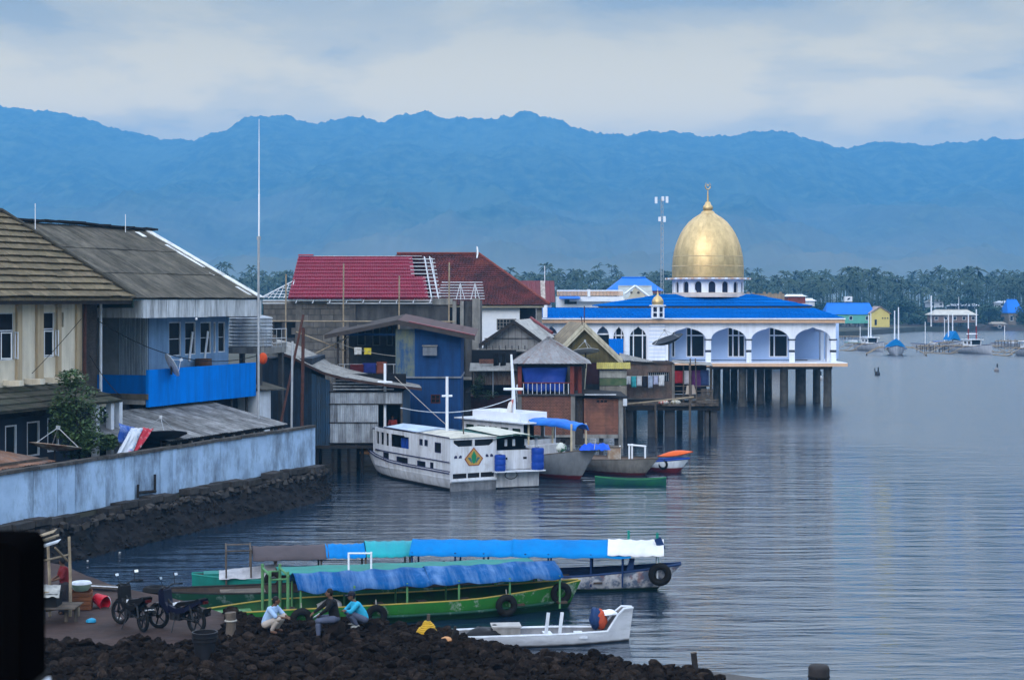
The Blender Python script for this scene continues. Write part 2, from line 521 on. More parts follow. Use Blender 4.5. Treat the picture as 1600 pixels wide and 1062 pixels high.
# ---------------------------------------------------------------- mountains
RIDGE = [(-900, 190), (-500, 200), (-250, 176), (-60, 168), (0, 165), (50, 172), (110, 178), (160, 192), (210, 207), (250, 218), (285, 221), (320, 214), (345, 208), (370, 190),
         (395, 184), (430, 178), (460, 186), (495, 193), (530, 187), (565, 180), (600, 186), (640, 176), (665, 172), (690, 180), (720, 186), (755, 187), (785, 178),
         (820, 175), (850, 182), (880, 192), (905, 203), (940, 207), (975, 210), (1010, 205), (1060, 207), (1100, 210), (1150, 212), (1200, 208), (1235, 208),
         (1260, 217), (1300, 230), (1325, 233), (1350, 225), (1390, 220), (1420, 223), (1450, 226), (1480, 219), (1510, 222), (1550, 214), (1600, 217),
         (1800, 205), (2100, 235), (2500, 195)]
RD = 4200.0
RX = [(wx(a, RD), wz(b, RD)) for a, b in RIDGE]
def ridge_h(x):
    if x <= RX[0][0]: return RX[0][1]
    for (x0, h0), (x1, h1) in zip(RX, RX[1:]):
        if x <= x1:
            t = (x - x0) / (x1 - x0)
            return h0 + (h1 - h0) * t
    return RX[-1][1]
def mount(a, c):
    x = -2750 + 5600 * a
    y = 1500 + 3900 * c
    if y <= RD:
        t = (y - 1500) / (RD - 1500)
        env = t ** 1.25 * (0.72 + 0.28 * t)
    else:
        t = 1 - (y - RD) / (5400 - RD) * 0.8
        env = t
    h = ridge_h(x) * env
    fade = max(0.0, 4 * t * (1 - t)) if y <= RD else 0.3
    sp = noise.ridged_multi_fractal(Vector((x / 520 + 3, y / 900, 0.3)), 0.9, 2.1, 5, 0.9, 2.0)
    h += (sp - 1.3) * 85 * fade * (0.4 + 0.6 * min(1, t * 1.2))
    h += noise.fractal(Vector((x / 60, y / 90, 1.7)), 0.8, 2.0, 4) * 9 * min(1, t * 3)
    h += noise.noise(Vector((x / 11, y / 30, 4.2))) * 4.5 * min(1, t * 3) + abs(noise.noise(Vector((x / 7, y / 20, 8.2)))) * 7 * min(1, t * 3)
    return (x, y, max(h, 0) * 1.0 - 2.0 * (1 - t))
FOREST = mat('mountain_forest', (0.010, 0.026, 0.012), (0.075, 0.105, 0.05), rough=1.0, s=0.028, lo=0.42, hi=0.66, bump=1.0, bs=0.05, spec=0.0, patch=0.6, pc=(0.07, 0.10, 0.05), ps=0.0016)
# low mist painted into the slope colour: the foothills turn paler low down
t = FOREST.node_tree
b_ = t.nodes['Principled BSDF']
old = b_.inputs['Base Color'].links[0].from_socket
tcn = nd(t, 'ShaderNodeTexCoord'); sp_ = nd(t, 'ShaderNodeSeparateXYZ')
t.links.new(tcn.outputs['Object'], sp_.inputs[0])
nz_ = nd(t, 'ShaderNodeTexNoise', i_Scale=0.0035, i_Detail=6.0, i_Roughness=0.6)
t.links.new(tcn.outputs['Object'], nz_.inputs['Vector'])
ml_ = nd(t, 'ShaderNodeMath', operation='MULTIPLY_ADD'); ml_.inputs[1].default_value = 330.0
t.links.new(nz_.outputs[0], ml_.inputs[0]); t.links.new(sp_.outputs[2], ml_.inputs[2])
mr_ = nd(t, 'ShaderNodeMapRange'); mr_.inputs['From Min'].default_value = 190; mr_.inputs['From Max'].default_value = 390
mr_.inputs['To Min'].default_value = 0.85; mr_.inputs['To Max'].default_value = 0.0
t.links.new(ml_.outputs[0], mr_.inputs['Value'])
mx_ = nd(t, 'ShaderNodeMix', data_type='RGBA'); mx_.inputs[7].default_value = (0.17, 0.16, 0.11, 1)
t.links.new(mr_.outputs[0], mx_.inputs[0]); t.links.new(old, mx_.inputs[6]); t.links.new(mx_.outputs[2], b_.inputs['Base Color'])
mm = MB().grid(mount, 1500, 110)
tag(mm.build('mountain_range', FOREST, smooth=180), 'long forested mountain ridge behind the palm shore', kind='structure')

# ---------------------------------------------------------------- land sheet behind the quay and along the far shore
LAND = [(-26.5, 42.8), (-19.1, 62), (-10.55, 84.2), (-13.5, 98), (-15, 108), (-9, 118), (-8.5, 132), (-4, 150), (-2, 176), (-1, 205), (2, 260), (30, 350), (90, 450), (126, 520), (160, 540), (240, 536), (420, 548), (900, 590), (2300, 900),
        (3200, 1700), (-2700, 1700), (-600, 400), (-200, 60), (-60, 30)]
EARTH = mat('earth', (0.085, 0.075, 0.06), (0.045, 0.05, 0.035), rough=1.0, s=0.05, bump=0.4, bs=0.6, spec=0.1)
lm = MB()
n = len(LAND)
lm.add([(x, y, 1.45) for x, y in LAND] + [(x, y, -2.5) for x, y in LAND], [tuple(range(n)), ] + [(i, i + n, (i + 1) % n + n, (i + 1) % n) for i in range(n)])
tag(lm.build('land', EARTH), 'low flat land of the town and the far shore', kind='structure')
# ================================================================ LEFT: quay wall, cream house, blue building
LA = math.atan2(1, 0.3846)
L = Fr((-19.1, 62, 0), LA)
U_END = L.u(493, 0)
# --- quay wall
PLAST = mat('wall_plaster', (0.38, 0.52, 0.72), (0.28, 0.39, 0.56), s=0.7, dirt=0.6, dc=(0.06, 0.065, 0.075), ds=(1.1, 1.1, 0.4), bump=0.2, rnd=0.07)
COPE = mat('coping_stone', (0.11, 0.098, 0.09), (0.045, 0.042, 0.042), s=2.5, dirt=0.4, bump=0.5, rnd=0.2)
qw = thing('quay_wall', 'long stained pale blue plaster wall along the stone quay', 'wall', L.o, LA)
edges = [L.u(p, 0) for p in (-95, -20, 52, 90, 117, 165, 210, 250, 270, 345, 426, 493)]
for a, b in zip(edges, edges[1:]):
    j = random.uniform(-.012, .012)
    MB().b(a + .012, b - .012, j, .2, 1.5, 3.46 + random.uniform(-.01, .01)).build('panel', PLAST, qw)
MB().b(edges[0], edges[-1] - .02, .03, .19, 1.4, 3.44).build('core', CONC_D, qw)
u = edges[0]
while u < U_END - .3:
    l = random.uniform(.7, 1.25)
    l = min(l, U_END + .05 - u)
    MB().box((u + l / 2, .09, 3.52 + random.uniform(-.012, .012)), (l - .03, .36 + random.uniform(-.03, .03), .13), random.uniform(-.015, .015), random.uniform(-.04, .04), random.uniform(-.015, .015)).build('coping_stone', COPE, qw)
    u += l
KERB = mat('kerb_stone', (0.060, 0.052, 0.048), (0.024, 0.022, 0.022), s=2.5, dirt=.4, bump=.6, rnd=.25)
u = edges[0]
while u < U_END - .2:
    l = random.uniform(.6, 1.3)
    if random.random() < .9:
        MB().box((u + l / 2, -.36 + random.uniform(-.08, .08), 1.5 + random.uniform(-.1, .05)), (l - .04, .60, .26), random.uniform(-.03, .03), random.uniform(-.08, .08), random.uniform(-.03, .03)).build('kerb_stone', KERB, qw)
    u += l
u = edges[0]
while u < U_END:                                   # rubble lip below the kerb
    r = random.uniform(.08, .17)
    MB().box((u, -.72 - random.uniform(0, .2), 1.22 + random.uniform(-.15, .1)), (r * 2, r * 1.6, r * 1.5), random.uniform(0, 3), random.uniform(-.5, .5), random.uniform(-.5, .5)).build('rubble_stone', KERB, qw)
    u += r * 2.1
pu = L.u(228, 0)
pp = MB().tube([(L.u(212, 0), -.1, 1.62), (L.u(212, 0), -.12, 2.2)], .06).tube([(L.u(212, 0), -.12, 1.85), (L.u(239, 0), -.12, 1.78)], .07).tube([(L.u(239, 0), -.1, 1.7), (L.u(239, 0), -.1, 2.5)], .06)
pp.build('drain_pipe', WOOD_D, qw, smooth=40)

# --- embankment (mortared rubble slope down to the water)
EMB = mat('embankment_stone', (0.008, 0.008, 0.010), (0.018, 0.016, 0.016), s=1.8, bump=1.0, bs=5, lo=.4, hi=.7, rough=.85, patch=.8, pc=(.005, .006, .007), ps=.35)
def emb(a, c):
    u = -16 + (U_END + 16.1) * a
    v = -.55 - 1.55 * c * min(1, (U_END + .6 - u) / 3)
    w = 1.38 - 2.2 * c ** 1.05
    k = noise.fractal(Vector((u * 1.6, c * 4, 0)), 1, 2, 4) * .13 + abs(noise.noise(Vector((u * 3.4, c * 9, 5)))) * .12
    return (u, v - k, w + k * .6)
eo = MB().grid(emb, 420, 26).build('embankment', EMB, smooth=40)
eo.location = L.o; eo.rotation_euler.z = LA
tag(eo, 'dark sloping rubble embankment below the quay wall', kind='structure')

# --- cream house with the brown shingle roof
CREAM = mat('cream_wall', (0.68, 0.61, 0.50), (0.60, 0.53, 0.43), s=.8, dirt=.3, dc=(.2, .17, .13))
BEIGE = mat('beige_pilaster', (0.46, 0.36, 0.24), (0.40, 0.31, 0.21), s=1, dirt=.3)
SHING = mat('mossy_shingle', (0.175, 0.132, 0.085), (0.105, 0.086, 0.052), s=2.2, dirt=.5, dc=(.05, .048, .035), ds=(3, 3, 3), bump=.5, rnd=.22, patch=.5, pc=(.16, .12, .06), ps=1.2)
SHING2 = mat('lower_shingle', (0.075, 0.068, 0.055), (0.034, 0.038, 0.028), s=1.6, dirt=.5, dc=(.02, .024, .015), ds=(2, 2, 2), bump=.5, rnd=.3, patch=.6, pc=(.05, .065, .025), ps=1.0)
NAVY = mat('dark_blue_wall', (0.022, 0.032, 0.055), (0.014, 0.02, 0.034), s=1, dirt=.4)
ch = thing('house', 'cream two storey house with brown shingle hip roof at left edge', 'house', L.o, LA)
VF = 4.6
u0, u1 = L.u(-70, VF), L.u(127, VF)
def lh(px0, px1, py0, py1, v):          # window hole in (u0,u1,w0,w1); rows taken at its middle
    a, b = L.u(px0, v), L.u(px1, v)
    m_ = (a + b) / 2
    return (a, b, L.w(py1, m_, v), L.w(py0, m_, v))
H = [lh(-1, 23, 489, 563, VF), lh(66, 86, 488, 558, VF), lh(95, 99.5, 488, 511, VF)]
shell(ch, 'wall', CREAM, u0, u1, VF, VF + 9, 6.35, 10.0, H, .22)
for k, (a, b) in enumerate(((23.5, 31), (55, 64.5), (86.5, 92.5), (117, 124.5))):
    MB().b(L.u(a, VF), L.u(b, VF), VF - .13, VF - .002, 6.6, 9.95).build('pilaster', BEIGE, ch)
for h in H[:2]:
    um = (h[0] + h[1]) / 2
    fr_ = window(ch, h, VF + .08, WHITE, GLASS, 1, 1, .035, proud=0)
    wm_ = h[2] + (h[3] - h[2]) * .63
    MB().b(h[0] + .035, h[1] - .035, VF + .085, VF + .12, wm_ - .025, wm_ + .025).build('transom', WHITE, fr_)
    MB().b(h[0] + .036, h[1] - .036, VF + .10, VF + .12, wm_ + .025, h[3] - .036).build('dark_fanlight', DARK, fr_)
    for s_, x in ((1, h[0] + .05), (-1, h[1] - .05)):      # casement leaves standing open
        lf = MB(); w_ = (h[1] - h[0]) * .42
        for z0, z1 in ((h[2] + .06, h[2] + .13), (wm_ - .12, wm_ - .05)):
            lf.box((x + s_ * w_ * .28, VF - .22, (z0 + z1) / 2), (w_, .035, .045), s_ * -.95)
        for q in (.02, .98):
            lf.box((x + s_ * w_ * .28 + s_ * (q - .5) * w_ * math.cos(.95), VF - .22 - (q - .5) * w_ * math.sin(.95), (h[2] + wm_) / 2), (.04, .04, wm_ - h[2] - .1), s_ * -.95)
        l_ = lf.build('casement', WHITE_CLEAN, fr_)
MB().b(H[2][0], H[2][1], VF + .1, VF + .14, H[2][2], H[2][3]).build('vent_slot', DARK, ch)
for a, b in ((-2, 13.5), (31, 47), (62, 78), (94, 107)):
    MB().b(L.u(a, VF) + .25, L.u(b, VF) - .1, VF - .85, VF - .003, 6.42, 6.64).build('beam_end', CREAM, ch)
# brick recess and white downpipe at the corner
BRK_D = brick_mat('dark_brick', (0.085, 0.07, 0.065), (0.05, 0.045, 0.045), (.8, .8, .8), 5)
ua, ub = u1 + .01, L.u(152, VF + .5)
MB().b(ua, ub, VF + .5, VF + 5, 1.5, 10).build('corner_wall', BRK_D, ch)
MB().tube([(ub + .05, VF + .35, 5.2), (ub + .05, VF + .35, 9.9)], .07, 8).build('downpipe', WHITE, ch, smooth=40)
MB().tube([(L.u(137, VF - .5), VF - .3, 1.5), (L.u(139, VF - .5), VF - .3, 9.95)], .075, 8).build('rusty_post', mat('rust_red', (0.085, 0.035, 0.03), (.05, .025, .02), s=4), ch, smooth=40)
# hip roof
VE = 3.75
ue = L.u(207, VE); we = L.w(464, ue, VE)
lo_, hi_ = 1.0, 14.0
for _ in range(50):
    m_ = (lo_ + hi_) / 2
    pt = Vector((ue - m_, VE + m_))
    dd = L.d(ue - m_, VE + m_); X = L.o.x + (ue - m_) * L.c - (VE + m_) * L.s
    if CXP + FPX * X / dd > 2: lo_ = m_
    else: hi_ = m_
DH = m_
wr = L.w(331, ue - DH, VE + DH)
US = L.u(-75, VE)
rb = MB()
rb.add([(US, VE, we - .05), (ue, VE, we - .05), (ue - DH, VE + DH, wr - .05), (US, VE + DH, wr - .05), (ue, VE + 2 * DH, we - .05), (US, VE + 2 * DH, we - .05), (US, VE, we - .16), (ue, VE, we - .16), (ue, VE + 2 * DH, we - .16), (US, VE + 2 * DH, we - .16)],
       [(0, 1, 2, 3), (1, 4, 2), (4, 5, 3, 2), (0, 3, 5), (6, 9, 8, 7), (0, 6, 7, 1), (1, 7, 8, 4), (4, 8, 9, 5), (5, 9, 6, 0)])
rf = rb.build('roof', SHING, ch)
NC = 13
sl = Vector((0, DH, wr - we)).normalized()
nr = Vector((0, -(wr - we), DH)).normalized()
for j in range(NC):
    t0, t1 = j / NC, (j + 1) / NC
    v0, v1 = VE + DH * t0 - (.1 if j == 0 else 0), VE + DH * t1 + .04
    z0, z1 = we + (wr - we) * t0, we + (wr - we) * t1
    end = ue - DH * t0 + .02
    u = US - random.uniform(0, .8)
    while u < end - .1:
        l = random.uniform(.75, 1.2)
        b_ = min(u + l, end)
        eb = min(b_, ue - DH * t1 + .02)
        e0, e1 = .085 + random.uniform(-.012, .012), .012
        dv = random.uniform(-.03, .03)
        p = [Vector((u + .006, v0 + dv, z0 + dv * .5)), Vector((b_ - .006, v0 + dv, z0 + dv * .5)), Vector((max(eb - .006, u + .01), v1, z1)), Vector((u + .006, v1, z1))]
        MB().hexa([p[0] + nr * (e0 - .05), p[1] + nr * (e0 - .05), p[2] - nr * .03, p[3] - nr * .03, p[0] + nr * e0, p[1] + nr * e0, p[2] + nr * e1, p[3] + nr * e1]).build('shingle', SHING, rf)
        u += l
hc = MB().tube([(ue + .05, VE - .05, we + .1), (ue - DH, VE + DH, wr + .08), (US, VE + DH, wr + .08)], .1, 6).build('hip_cap', mat('ridge_cap_dark', (.06, .055, .045), (.035, .035, .03), s=3, bump=.4), rf)
MB().b(US, ue - .02, VE + .05, VE + .15, we - .32, we - .165).build('eave_board', WOOD_D, ch)
MB().slab((ue + .02, VE, we - .5), (ue + .02, VE + 2.6, we - .5), (ue + .02, VE + 2.6, we - .02), (ue + .02, VE, we - .1), .1).build('corner_board', mat('dark_green_board', (.02, .035, .03), s=2), ch)
# lower lean-to roof of shingle slabs, and the ground floor below it
wt = 6.33; VL = 2.35
ul = L.u(-75, VL); ur = L.u(190, VL); wl = L.w(626, ur, VL)
l0 = MB().slab((ul, VL, wl - .06), (ur, VL, wl - .06), (ur - .2, VF, wt - .06), (ul, VF, wt - .06), .05).build('lower_roof', SHING2, ch)
for j in range(4):
    t0, t1 = j / 4, (j + 1) / 4
    v0, v1 = VL + (VF - VL) * t0 - .03, VL + (VF - VL) * t1 + (.03 if j < 3 else -.01)
    z0, z1 = wl + (wt - wl) * t0, wl + (wt - wl) * t1
    u = ul - random.uniform(0, 1)
    while u < ur - .2:
        l = random.uniform(1.0, 1.5); b_ = min(u + l, ur)
        e = .07 + random.uniform(-.015, .02)
        MB().hexa([(u + .01, v0, z0 + e - .05), (b_ - .01, v0, z0 + e - .05), (b_ - .01, v1, z1 - .02), (u + .01, v1, z1 - .02), (u + .01, v0, z0 + e), (b_ - .01, v0, z0 + e), (b_ - .01, v1, z1 + .02), (u + .01, v1, z1 + .02)]).build('shingle', SHING2, l0)
        u += l
VG = 3.4
hl = [lh(8, 26, 664, 715, VG), lh(42, 62, 658, 712, VG), lh(74, 92, 652, 705, VG), lh(160, 170, 640, 690, VG)]
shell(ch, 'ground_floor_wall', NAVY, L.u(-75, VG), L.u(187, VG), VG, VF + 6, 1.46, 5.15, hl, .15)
for h in hl: window(ch, h, VG + .03, WHITE, GLASS, 1, 1, .06)
for px in (150, 173, 186): MB().b(L.u(px, VL + .25) - .12, L.u(px, VL + .25) + .12, VL + .15, VL + .4, 1.46, wl - .07).build('column', WHITE, ch)

# --- blue building
ASB = mat('asbestos_roof', (0.115, 0.105, 0.09), (0.058, 0.056, 0.048), s=.8, dirt=.75, dc=(.022, .021, .018), ds=(4, .3, .3), bump=.3, rnd=.16, patch=.5, pc=(.14, .13, .10), ps=1.1)
BLUE = mat('bright_blue_paint', (0.002, 0.19, 0.70), (0.002, 0.165, 0.62), rough=.7, spec=0.0, s=.7, dirt=.4, dc=(.012, .08, .26), rnd=.05)
LBLUE = mat('pale_blue_paint', (0.17, 0.29, 0.46), (0.13, 0.22, 0.37), s=.7, dirt=.35, dc=(.05, .07, .1))
CORRW = mat('corrugated_grey_blue', (0.40, 0.47, 0.56), (0.30, 0.36, 0.45), s=1, dirt=.4, rough=.6, rnd=.1)
FASC = mat('white_fascia', (0.58, 0.60, 0.64), (0.47, 0.49, 0.53), s=1.2, dirt=.75, dc=(.07, .07, .07), ds=(3, 3, .3), rnd=.06)
bb = thing('building', 'two storey building with bright blue balcony parapet and grey corrugated roof', 'building', L.o, LA)
V1 = 5.4; VP = 4.3; VE2 = 3.95
uc = L.u(232, V1)
ue2 = L.u(409, VE2)
# upper room
hw = [lh(264, 283, 503, 556, V1), lh(289, 306, 503, 554, V1), lh(313, 330, 503, 552, V1), lh(333.5, 337.5, 503, 551, V1), lh(341, 352, 503, 550, V1)]
UR = L.u(357, V1)
shell(bb, 'wall', LBLUE, uc, UR, V1, V1 + 7, 5.05, 9.9, hw, .15)
for i, h in enumerate(hw):
    w_ = window(bb, h, V1 + .05, WHITE, GLASS, 1, 2 if i != 3 else 1, .05)
    if i in (1, 2): MB().box(((h[0] + h[1]) / 2, V1 - .03, (h[2] + h[3]) / 2 - .4), (.16, .04, 1.5), 0, 0, .22).build('shutter_slat', WHITE, w_)
MB().b(uc + .02, UR - .02, V1 - .04, V1 - .002, 5.06, 6.05).build('blue_dado', BLUE, bb)
# side wall: corrugation's light and shade imitated by pale slats on dark backing, blue below
vs = [L.v(p, uc) for p in (232, 217, 202, 187)]
for a, b in zip(vs, vs[1:]):
    MB().b(uc - .05, uc - .012, a, b, 6.35, 9.6).build('groove_shade', WOOD_D, bb)
    for k in range(6):
        y0 = a + (b - a) * k / 6
        MB().b(uc - .11, uc - .052, y0 + .01, y0 + (b - a) / 6 * .58, 6.34, 9.6).build('crest_light_slat', CORRW, bb)
MB().b(uc - .1, uc - .012, V1, vs[-1] + 1.5, 5.05, 6.33).build('side_dado', BLUE, bb)
MB().b(uc - .12, uc - .01, vs[-1], vs[-1] + 3, 6.33, 9.6).build('side_panel', mat('grey_panel', (.2, .22, .25), s=1), bb)
# balcony slab and parapet
pL, pR = L.p(232, 636, VP), L.p(400, 610, VP)
wpt = L.w(578, pL.x, VP); wpb = pL.z
MB().b(pL.x - .1, pR.x, VP + .16, V1 + 3, wpb + .12, wpb + .34).build('balcony_slab', CONC, bb)
pe = [pL.x + (pR.x - pL.x) * t for t in (0, .2, .45, .72, 1)]
for a, b in zip(pe, pe[1:]):
    MB().b(a + .004, b - .004, VP, VP + .14, wpb + random.uniform(-.01, .01), wpt + random.uniform(-.01, .01)).build('parapet_panel', BLUE, bb)
MB().b(pL.x - .13, pL.x - .003, VP, V1 + 2.6, wpb + .36, wpb + .62).build('balcony_edge', mat('brown_edge', (.12, .10, .075), (.07, .06, .045), s=2, dirt=.4), bb)
for k in range(7):
    x = pL.x + .5 + k * (pR.x - pL.x - .8) / 6
    MB().tube([(x, VP + .4, 1.46), (x, VP + .4, wpb + .11)], .09, 6).build('pillar', CONC_D, bb)
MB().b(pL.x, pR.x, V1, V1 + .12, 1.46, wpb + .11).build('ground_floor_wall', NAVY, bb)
# roof
vr = L.v(230, ue2)
wr2 = L.w(360, ue2, vr); we2 = L.w(466, ue2, VE2)
us2 = L.u(20, vr)
us3 = L.u(185, VE2)
ovl = L.u(215, VE2)
rbase = MB().add([(us3, VE2, we2 - .06), (ue2, VE2, we2 - .06), (ue2, vr, wr2 - .06), (us2, vr, wr2 - .06), (ue2, 2 * vr - VE2, we2 - .06), (us3, 2 * vr - VE2, we2 - .06)],
                 [(0, 1, 2, 3), (3, 2, 4, 5), (0, 3, 5), (1, 4, 2), (0, 5, 4, 1)]).build('roof', ASB, bb)
sheets(rbase, 'roof_sheet', ASB, (us3, VE2 - .12, we2), (ue2, VE2 - .12, we2), (ue2, vr, wr2), (us2, vr, wr2), 13, 3, 14, .022, .08, .02)
BARGE = mat('white_barge', (0.66, 0.67, 0.68), (.52, .53, .54), s=2, dirt=.3)
MB().slab((ue2 + .12, VE2 - .1, we2 + .06), (ue2 + .12, vr, wr2 + .08), (ue2 - .42, vr, wr2 + .09), (ue2 - .42, VE2 - .1, we2 + .07), -.06).build('barge_flashing', BARGE, rbase)
for t0, t1, o_, w_ in ((.42, .75, .75, .3), (.02, .14, .8, .25), (.3, .34, 1.2, .12), (.86, .93, 1.5, .4)):
    q = lambda t, du: Vector((ue2 - o_ - du, VE2 + (vr - VE2) * t, we2 + (wr2 - we2) * t + .11))
    MB().slab(q(t0, 0), q(t1, 0), q(t1, w_), q(t0, w_), -.02).build('patch_sheet', BARGE, rbase)
u = us2
while u < ue2 - .3:
    l = 1.1
    MB().box((u + l / 2, vr, wr2 + .1 + random.uniform(-.03, .04)), (l + .06, .55, .1), random.uniform(-.02, .02), random.uniform(-.1, .1), random.uniform(-.03, .03)).build('ridge_cap', mat('ridge_black', (.02, .02, .022), rough=.9), rbase)
    u += l
# fascia sheets
fe = [L.u(p, VE2) for p in (222, 260, 308, 325, 358, 381, 408)]
wf = L.w(495, fe[2], VE2)
for a, b in zip(fe, fe[1:]):
    MB().b(a + .006, b - .006, VE2 - .02, VE2 + .02, wf + random.uniform(-.03, .01), we2 - .08).build('fascia_sheet', FASC, bb)
MB().b(ue2 - .05, ue2 - .01, VE2 + .03, 2 * vr - VE2, wf, we2 - .08).build('end_fascia', FASC, bb)
MB().b(fe[0] - .03, fe[0] + .01, VE2 + .03, vr, wf, we2 - .08).build('end_fascia', FASC, bb)
for vv in (V1 + 2.2, V1 + 5): MB().b(ue2 - .5, ue2 - .3, vv, vv + .2, 1.46, wf).build('end_post', LBLUE, bb)
MB().b(UR - .2, ue2 - .1, V1 + 6.5, V1 + 6.6, 1.46, wf).build('rear_wall', CONC_D, bb)
MB().b(UR - .2, ue2 - .1, VE2 + .05, V1 + 6, wf - .08, wf - .01).build('soffit', CONC_D, bb)
sawn = MB().grid(lambda a, c: (uc - .1 - .9 * math.sin(a * PI / 2), vs[-1] + 2.6 - (vs[-1] + 2.4 - vs[0]) * .75 * c, 9.62 - .45 * (1 - math.cos(a * PI / 2))), 6, 10)
sawn.build('curved_awning', mat('brown_awning', (.16, .12, .10), (.11, .08, .07), s=2), bb, smooth=60)
# security lamp
MB().ball((L.u(308, VE2 - .1), VE2 - .05, wf - .1), .07).build('lamp', WHITE_CLEAN, bb, smooth=60)

# --- things on and by the blue building
def lthing(name, label, cat, u, v, w, group=None):
    loc = L.o + Vector((u * L.c - v * L.s, u * L.s + v * L.c, w))
    return thing(name, label, cat, loc, LA, group)
t = lthing('barrel', 'brown barrel behind the blue parapet of the balcony', 'barrel', L.u(318, 4.9), 4.9, wpb + .35)
MB().lathe([(.0, 0), (.42, 0), (.44, .3), (.46, .6), (.44, 1.1), (.42, 1.75), (.38, 1.75), (.0, 1.7)], 14).build('drum', mat('brown_barrel', (.09, .045, .03), (.05, .03, .02), s=3), t, smooth=40)
for z in (.45, .95): MB().lathe([(.45, z), (.475, z + .03), (.45, z + .06)], 14).build('hoop', WOOD_D, t)
def dish(name, label, u, v, w, r, m_, tilt, yaw, group=None, pole=1.0, parent_fr=L, depth=.28, th=None):
    loc = parent_fr.o + Vector((u * parent_fr.c - v * parent_fr.s, u * parent_fr.s + v * parent_fr.c, w))
    t = thing(name, label, 'satellite dish', loc, 0, group)
    prof = [(r * k / 7, depth * r * (k / 7) ** 2 - .02) for k in range(8)]
    prof2 = [(a, z - .025) for a, z in reversed(prof)]
    M_ = Matrix.Translation((0, 0, pole)) @ Matrix.Rotation(yaw, 4, 'Z') @ Matrix.Rotation(tilt, 4, 'X')
    MB().lathe(prof + prof2, 22).xf(M_).build('reflector', m_, t, smooth=50)
    f = MB(); tip = Vector((0, 0, r * .85))
    for k in range(3):
        a = 2 * PI * k / 3 + .5
        f.tube([(r * .92 * math.cos(a), r * .92 * math.sin(a), depth * r * .85), tip], .018, 5)
    f.box(tip, (.12, .12, .16))
    f.xf(M_).build('feed_arm', th or STEEL, t)
    MB().tube([(0, 0, 0), (0, 0, pole - .02)], .05, 7).build('pole', WOOD_D, t)
    return t
MESH_D = mat('dark_mesh_dish', (.03, .035, .045), (.02, .022, .03), s=3, rough=.6)
dish('satellite_dish', 'black mesh satellite dish lying flat above the quay wall', L.u(252, .9), .9, 2.2, 1.15, MESH_D, R(-12), R(20), pole=1.9 - .28, depth=.22)
DISHW = mat('rusty_white_dish', (.48, .42, .36), (.22, .10, .06), s=1.6, lo=.42, hi=.58, dirt=.2)
dish('satellite_dish', 'rusty brown and white satellite dish below the leafy tree', L.u(86, 1.5), 1.5, 2.2, 1.05, DISHW, R(-10), R(-35), pole=L.w(702, L.u(86, 1.5), 1.5) - 2.2, depth=.2)
dish('satellite_dish', 'thin white dish and arms fixed to the blue parapet corner', L.u(268, 4.05), 4.05, L.w(585, L.u(268, 4.05), 4.05), .62, WHITE, R(62), R(120), pole=.45, depth=.1, th=WHITE)
# water tank on its railed stand
t = lthing('water_tank', 'ribbed silver water tank on a railed concrete stand', 'tank', L.u(392, 5.9), 5.9, 1.46)
uT = L.u(392, 5.9); wb = L.w(541, uT, 5.9) - 1.46; wtp = L.w(496, uT, 5.9) - 1.46
prof = [(0, wb)]
for k in range(9):
    z = wb + (wtp - wb) * k / 8.5
    prof += [(1.16, z), (1.2, z + .05), (1.16, z + .1)]
prof += [(1.0, wtp + .05), (.3, wtp + .2), (0, wtp + .2)]
MB().lathe(prof, 26).build('drum', STEEL, t, smooth=30)
MB().b(-1.3, 1.5, -1.35, 1.5, wb - .35, wb - .02).build('stand_top', CONC, t)
for x in (-1.1, 1.3):
    for y in (-1.15, 1.3): MB().b(x - .12, x + .12, y - .12, y + .12, 0, wb - .36).build('stand_leg', CONC_D, t)
for z in (.45, .95):
    MB().tube([(-1.3, -1.38, wb + z), (1.5, -1.38, wb + z)], .025, 5).build('rail', STEEL, t)
for k in range(6): MB().tube([(-1.3 + k * .56, -1.38, wb - .02), (-1.3 + k * .56, -1.38, wb + .95)], .02, 5).build('rail_post', STEEL, t)
# radio mast
t = lthing('antenna_mast', 'tall thin white radio mast beside the grey corrugated roof', 'antenna', L.u(404, 1.6), 1.6, 1.46)
um = L.u(404, 1.6)
z1, z2, z3 = L.w(455, um, 1.6) - 1.46, L.w(372, um, 1.6) - 1.46, L.w(186, um, 1.6) - 1.46
MB().tube([(0, 0, 0), (0, 0, z2)], .06, 8).build('lower_pole', STEEL, t, smooth=40)
MB().tube([(.04, 0, z2 - 1.2), (.05, 0, z2 + 2.2)], .045, 8).build('middle_pole', WHITE_CLEAN, t, smooth=40)
MB().tube([(.05, 0, z2 + 2.2), (.05, 0, z2 + 4.5), (.05, 0, z3)], [.035, .026, .013], 6).build('whip', WHITE_CLEAN, t, smooth=40)
MB().box((.03, 0, z2), (.2, .12, .18)).build('clamp', STEEL, t)
for px, top, base, v in ((55, 318, 345, vr - 1), (196, 335, 360, vr - .5)):
    ux = L.u(px, v)
    t = lthing('antenna_rod', 'thin pale rod rising over the roof ridge ' + ('near the cream house' if px == 55 else 'at its middle'), 'antenna', ux, v, wr2 - .5)
    MB().tube([(0, 0, 0), (0, 0, L.w(top, ux, v) - wr2 + .5)], .02, 5).build('rod', WHITE_CLEAN, t)
    MB().box((0, 0, .04), (.12, .12, .08)).build('base', STEEL, t)
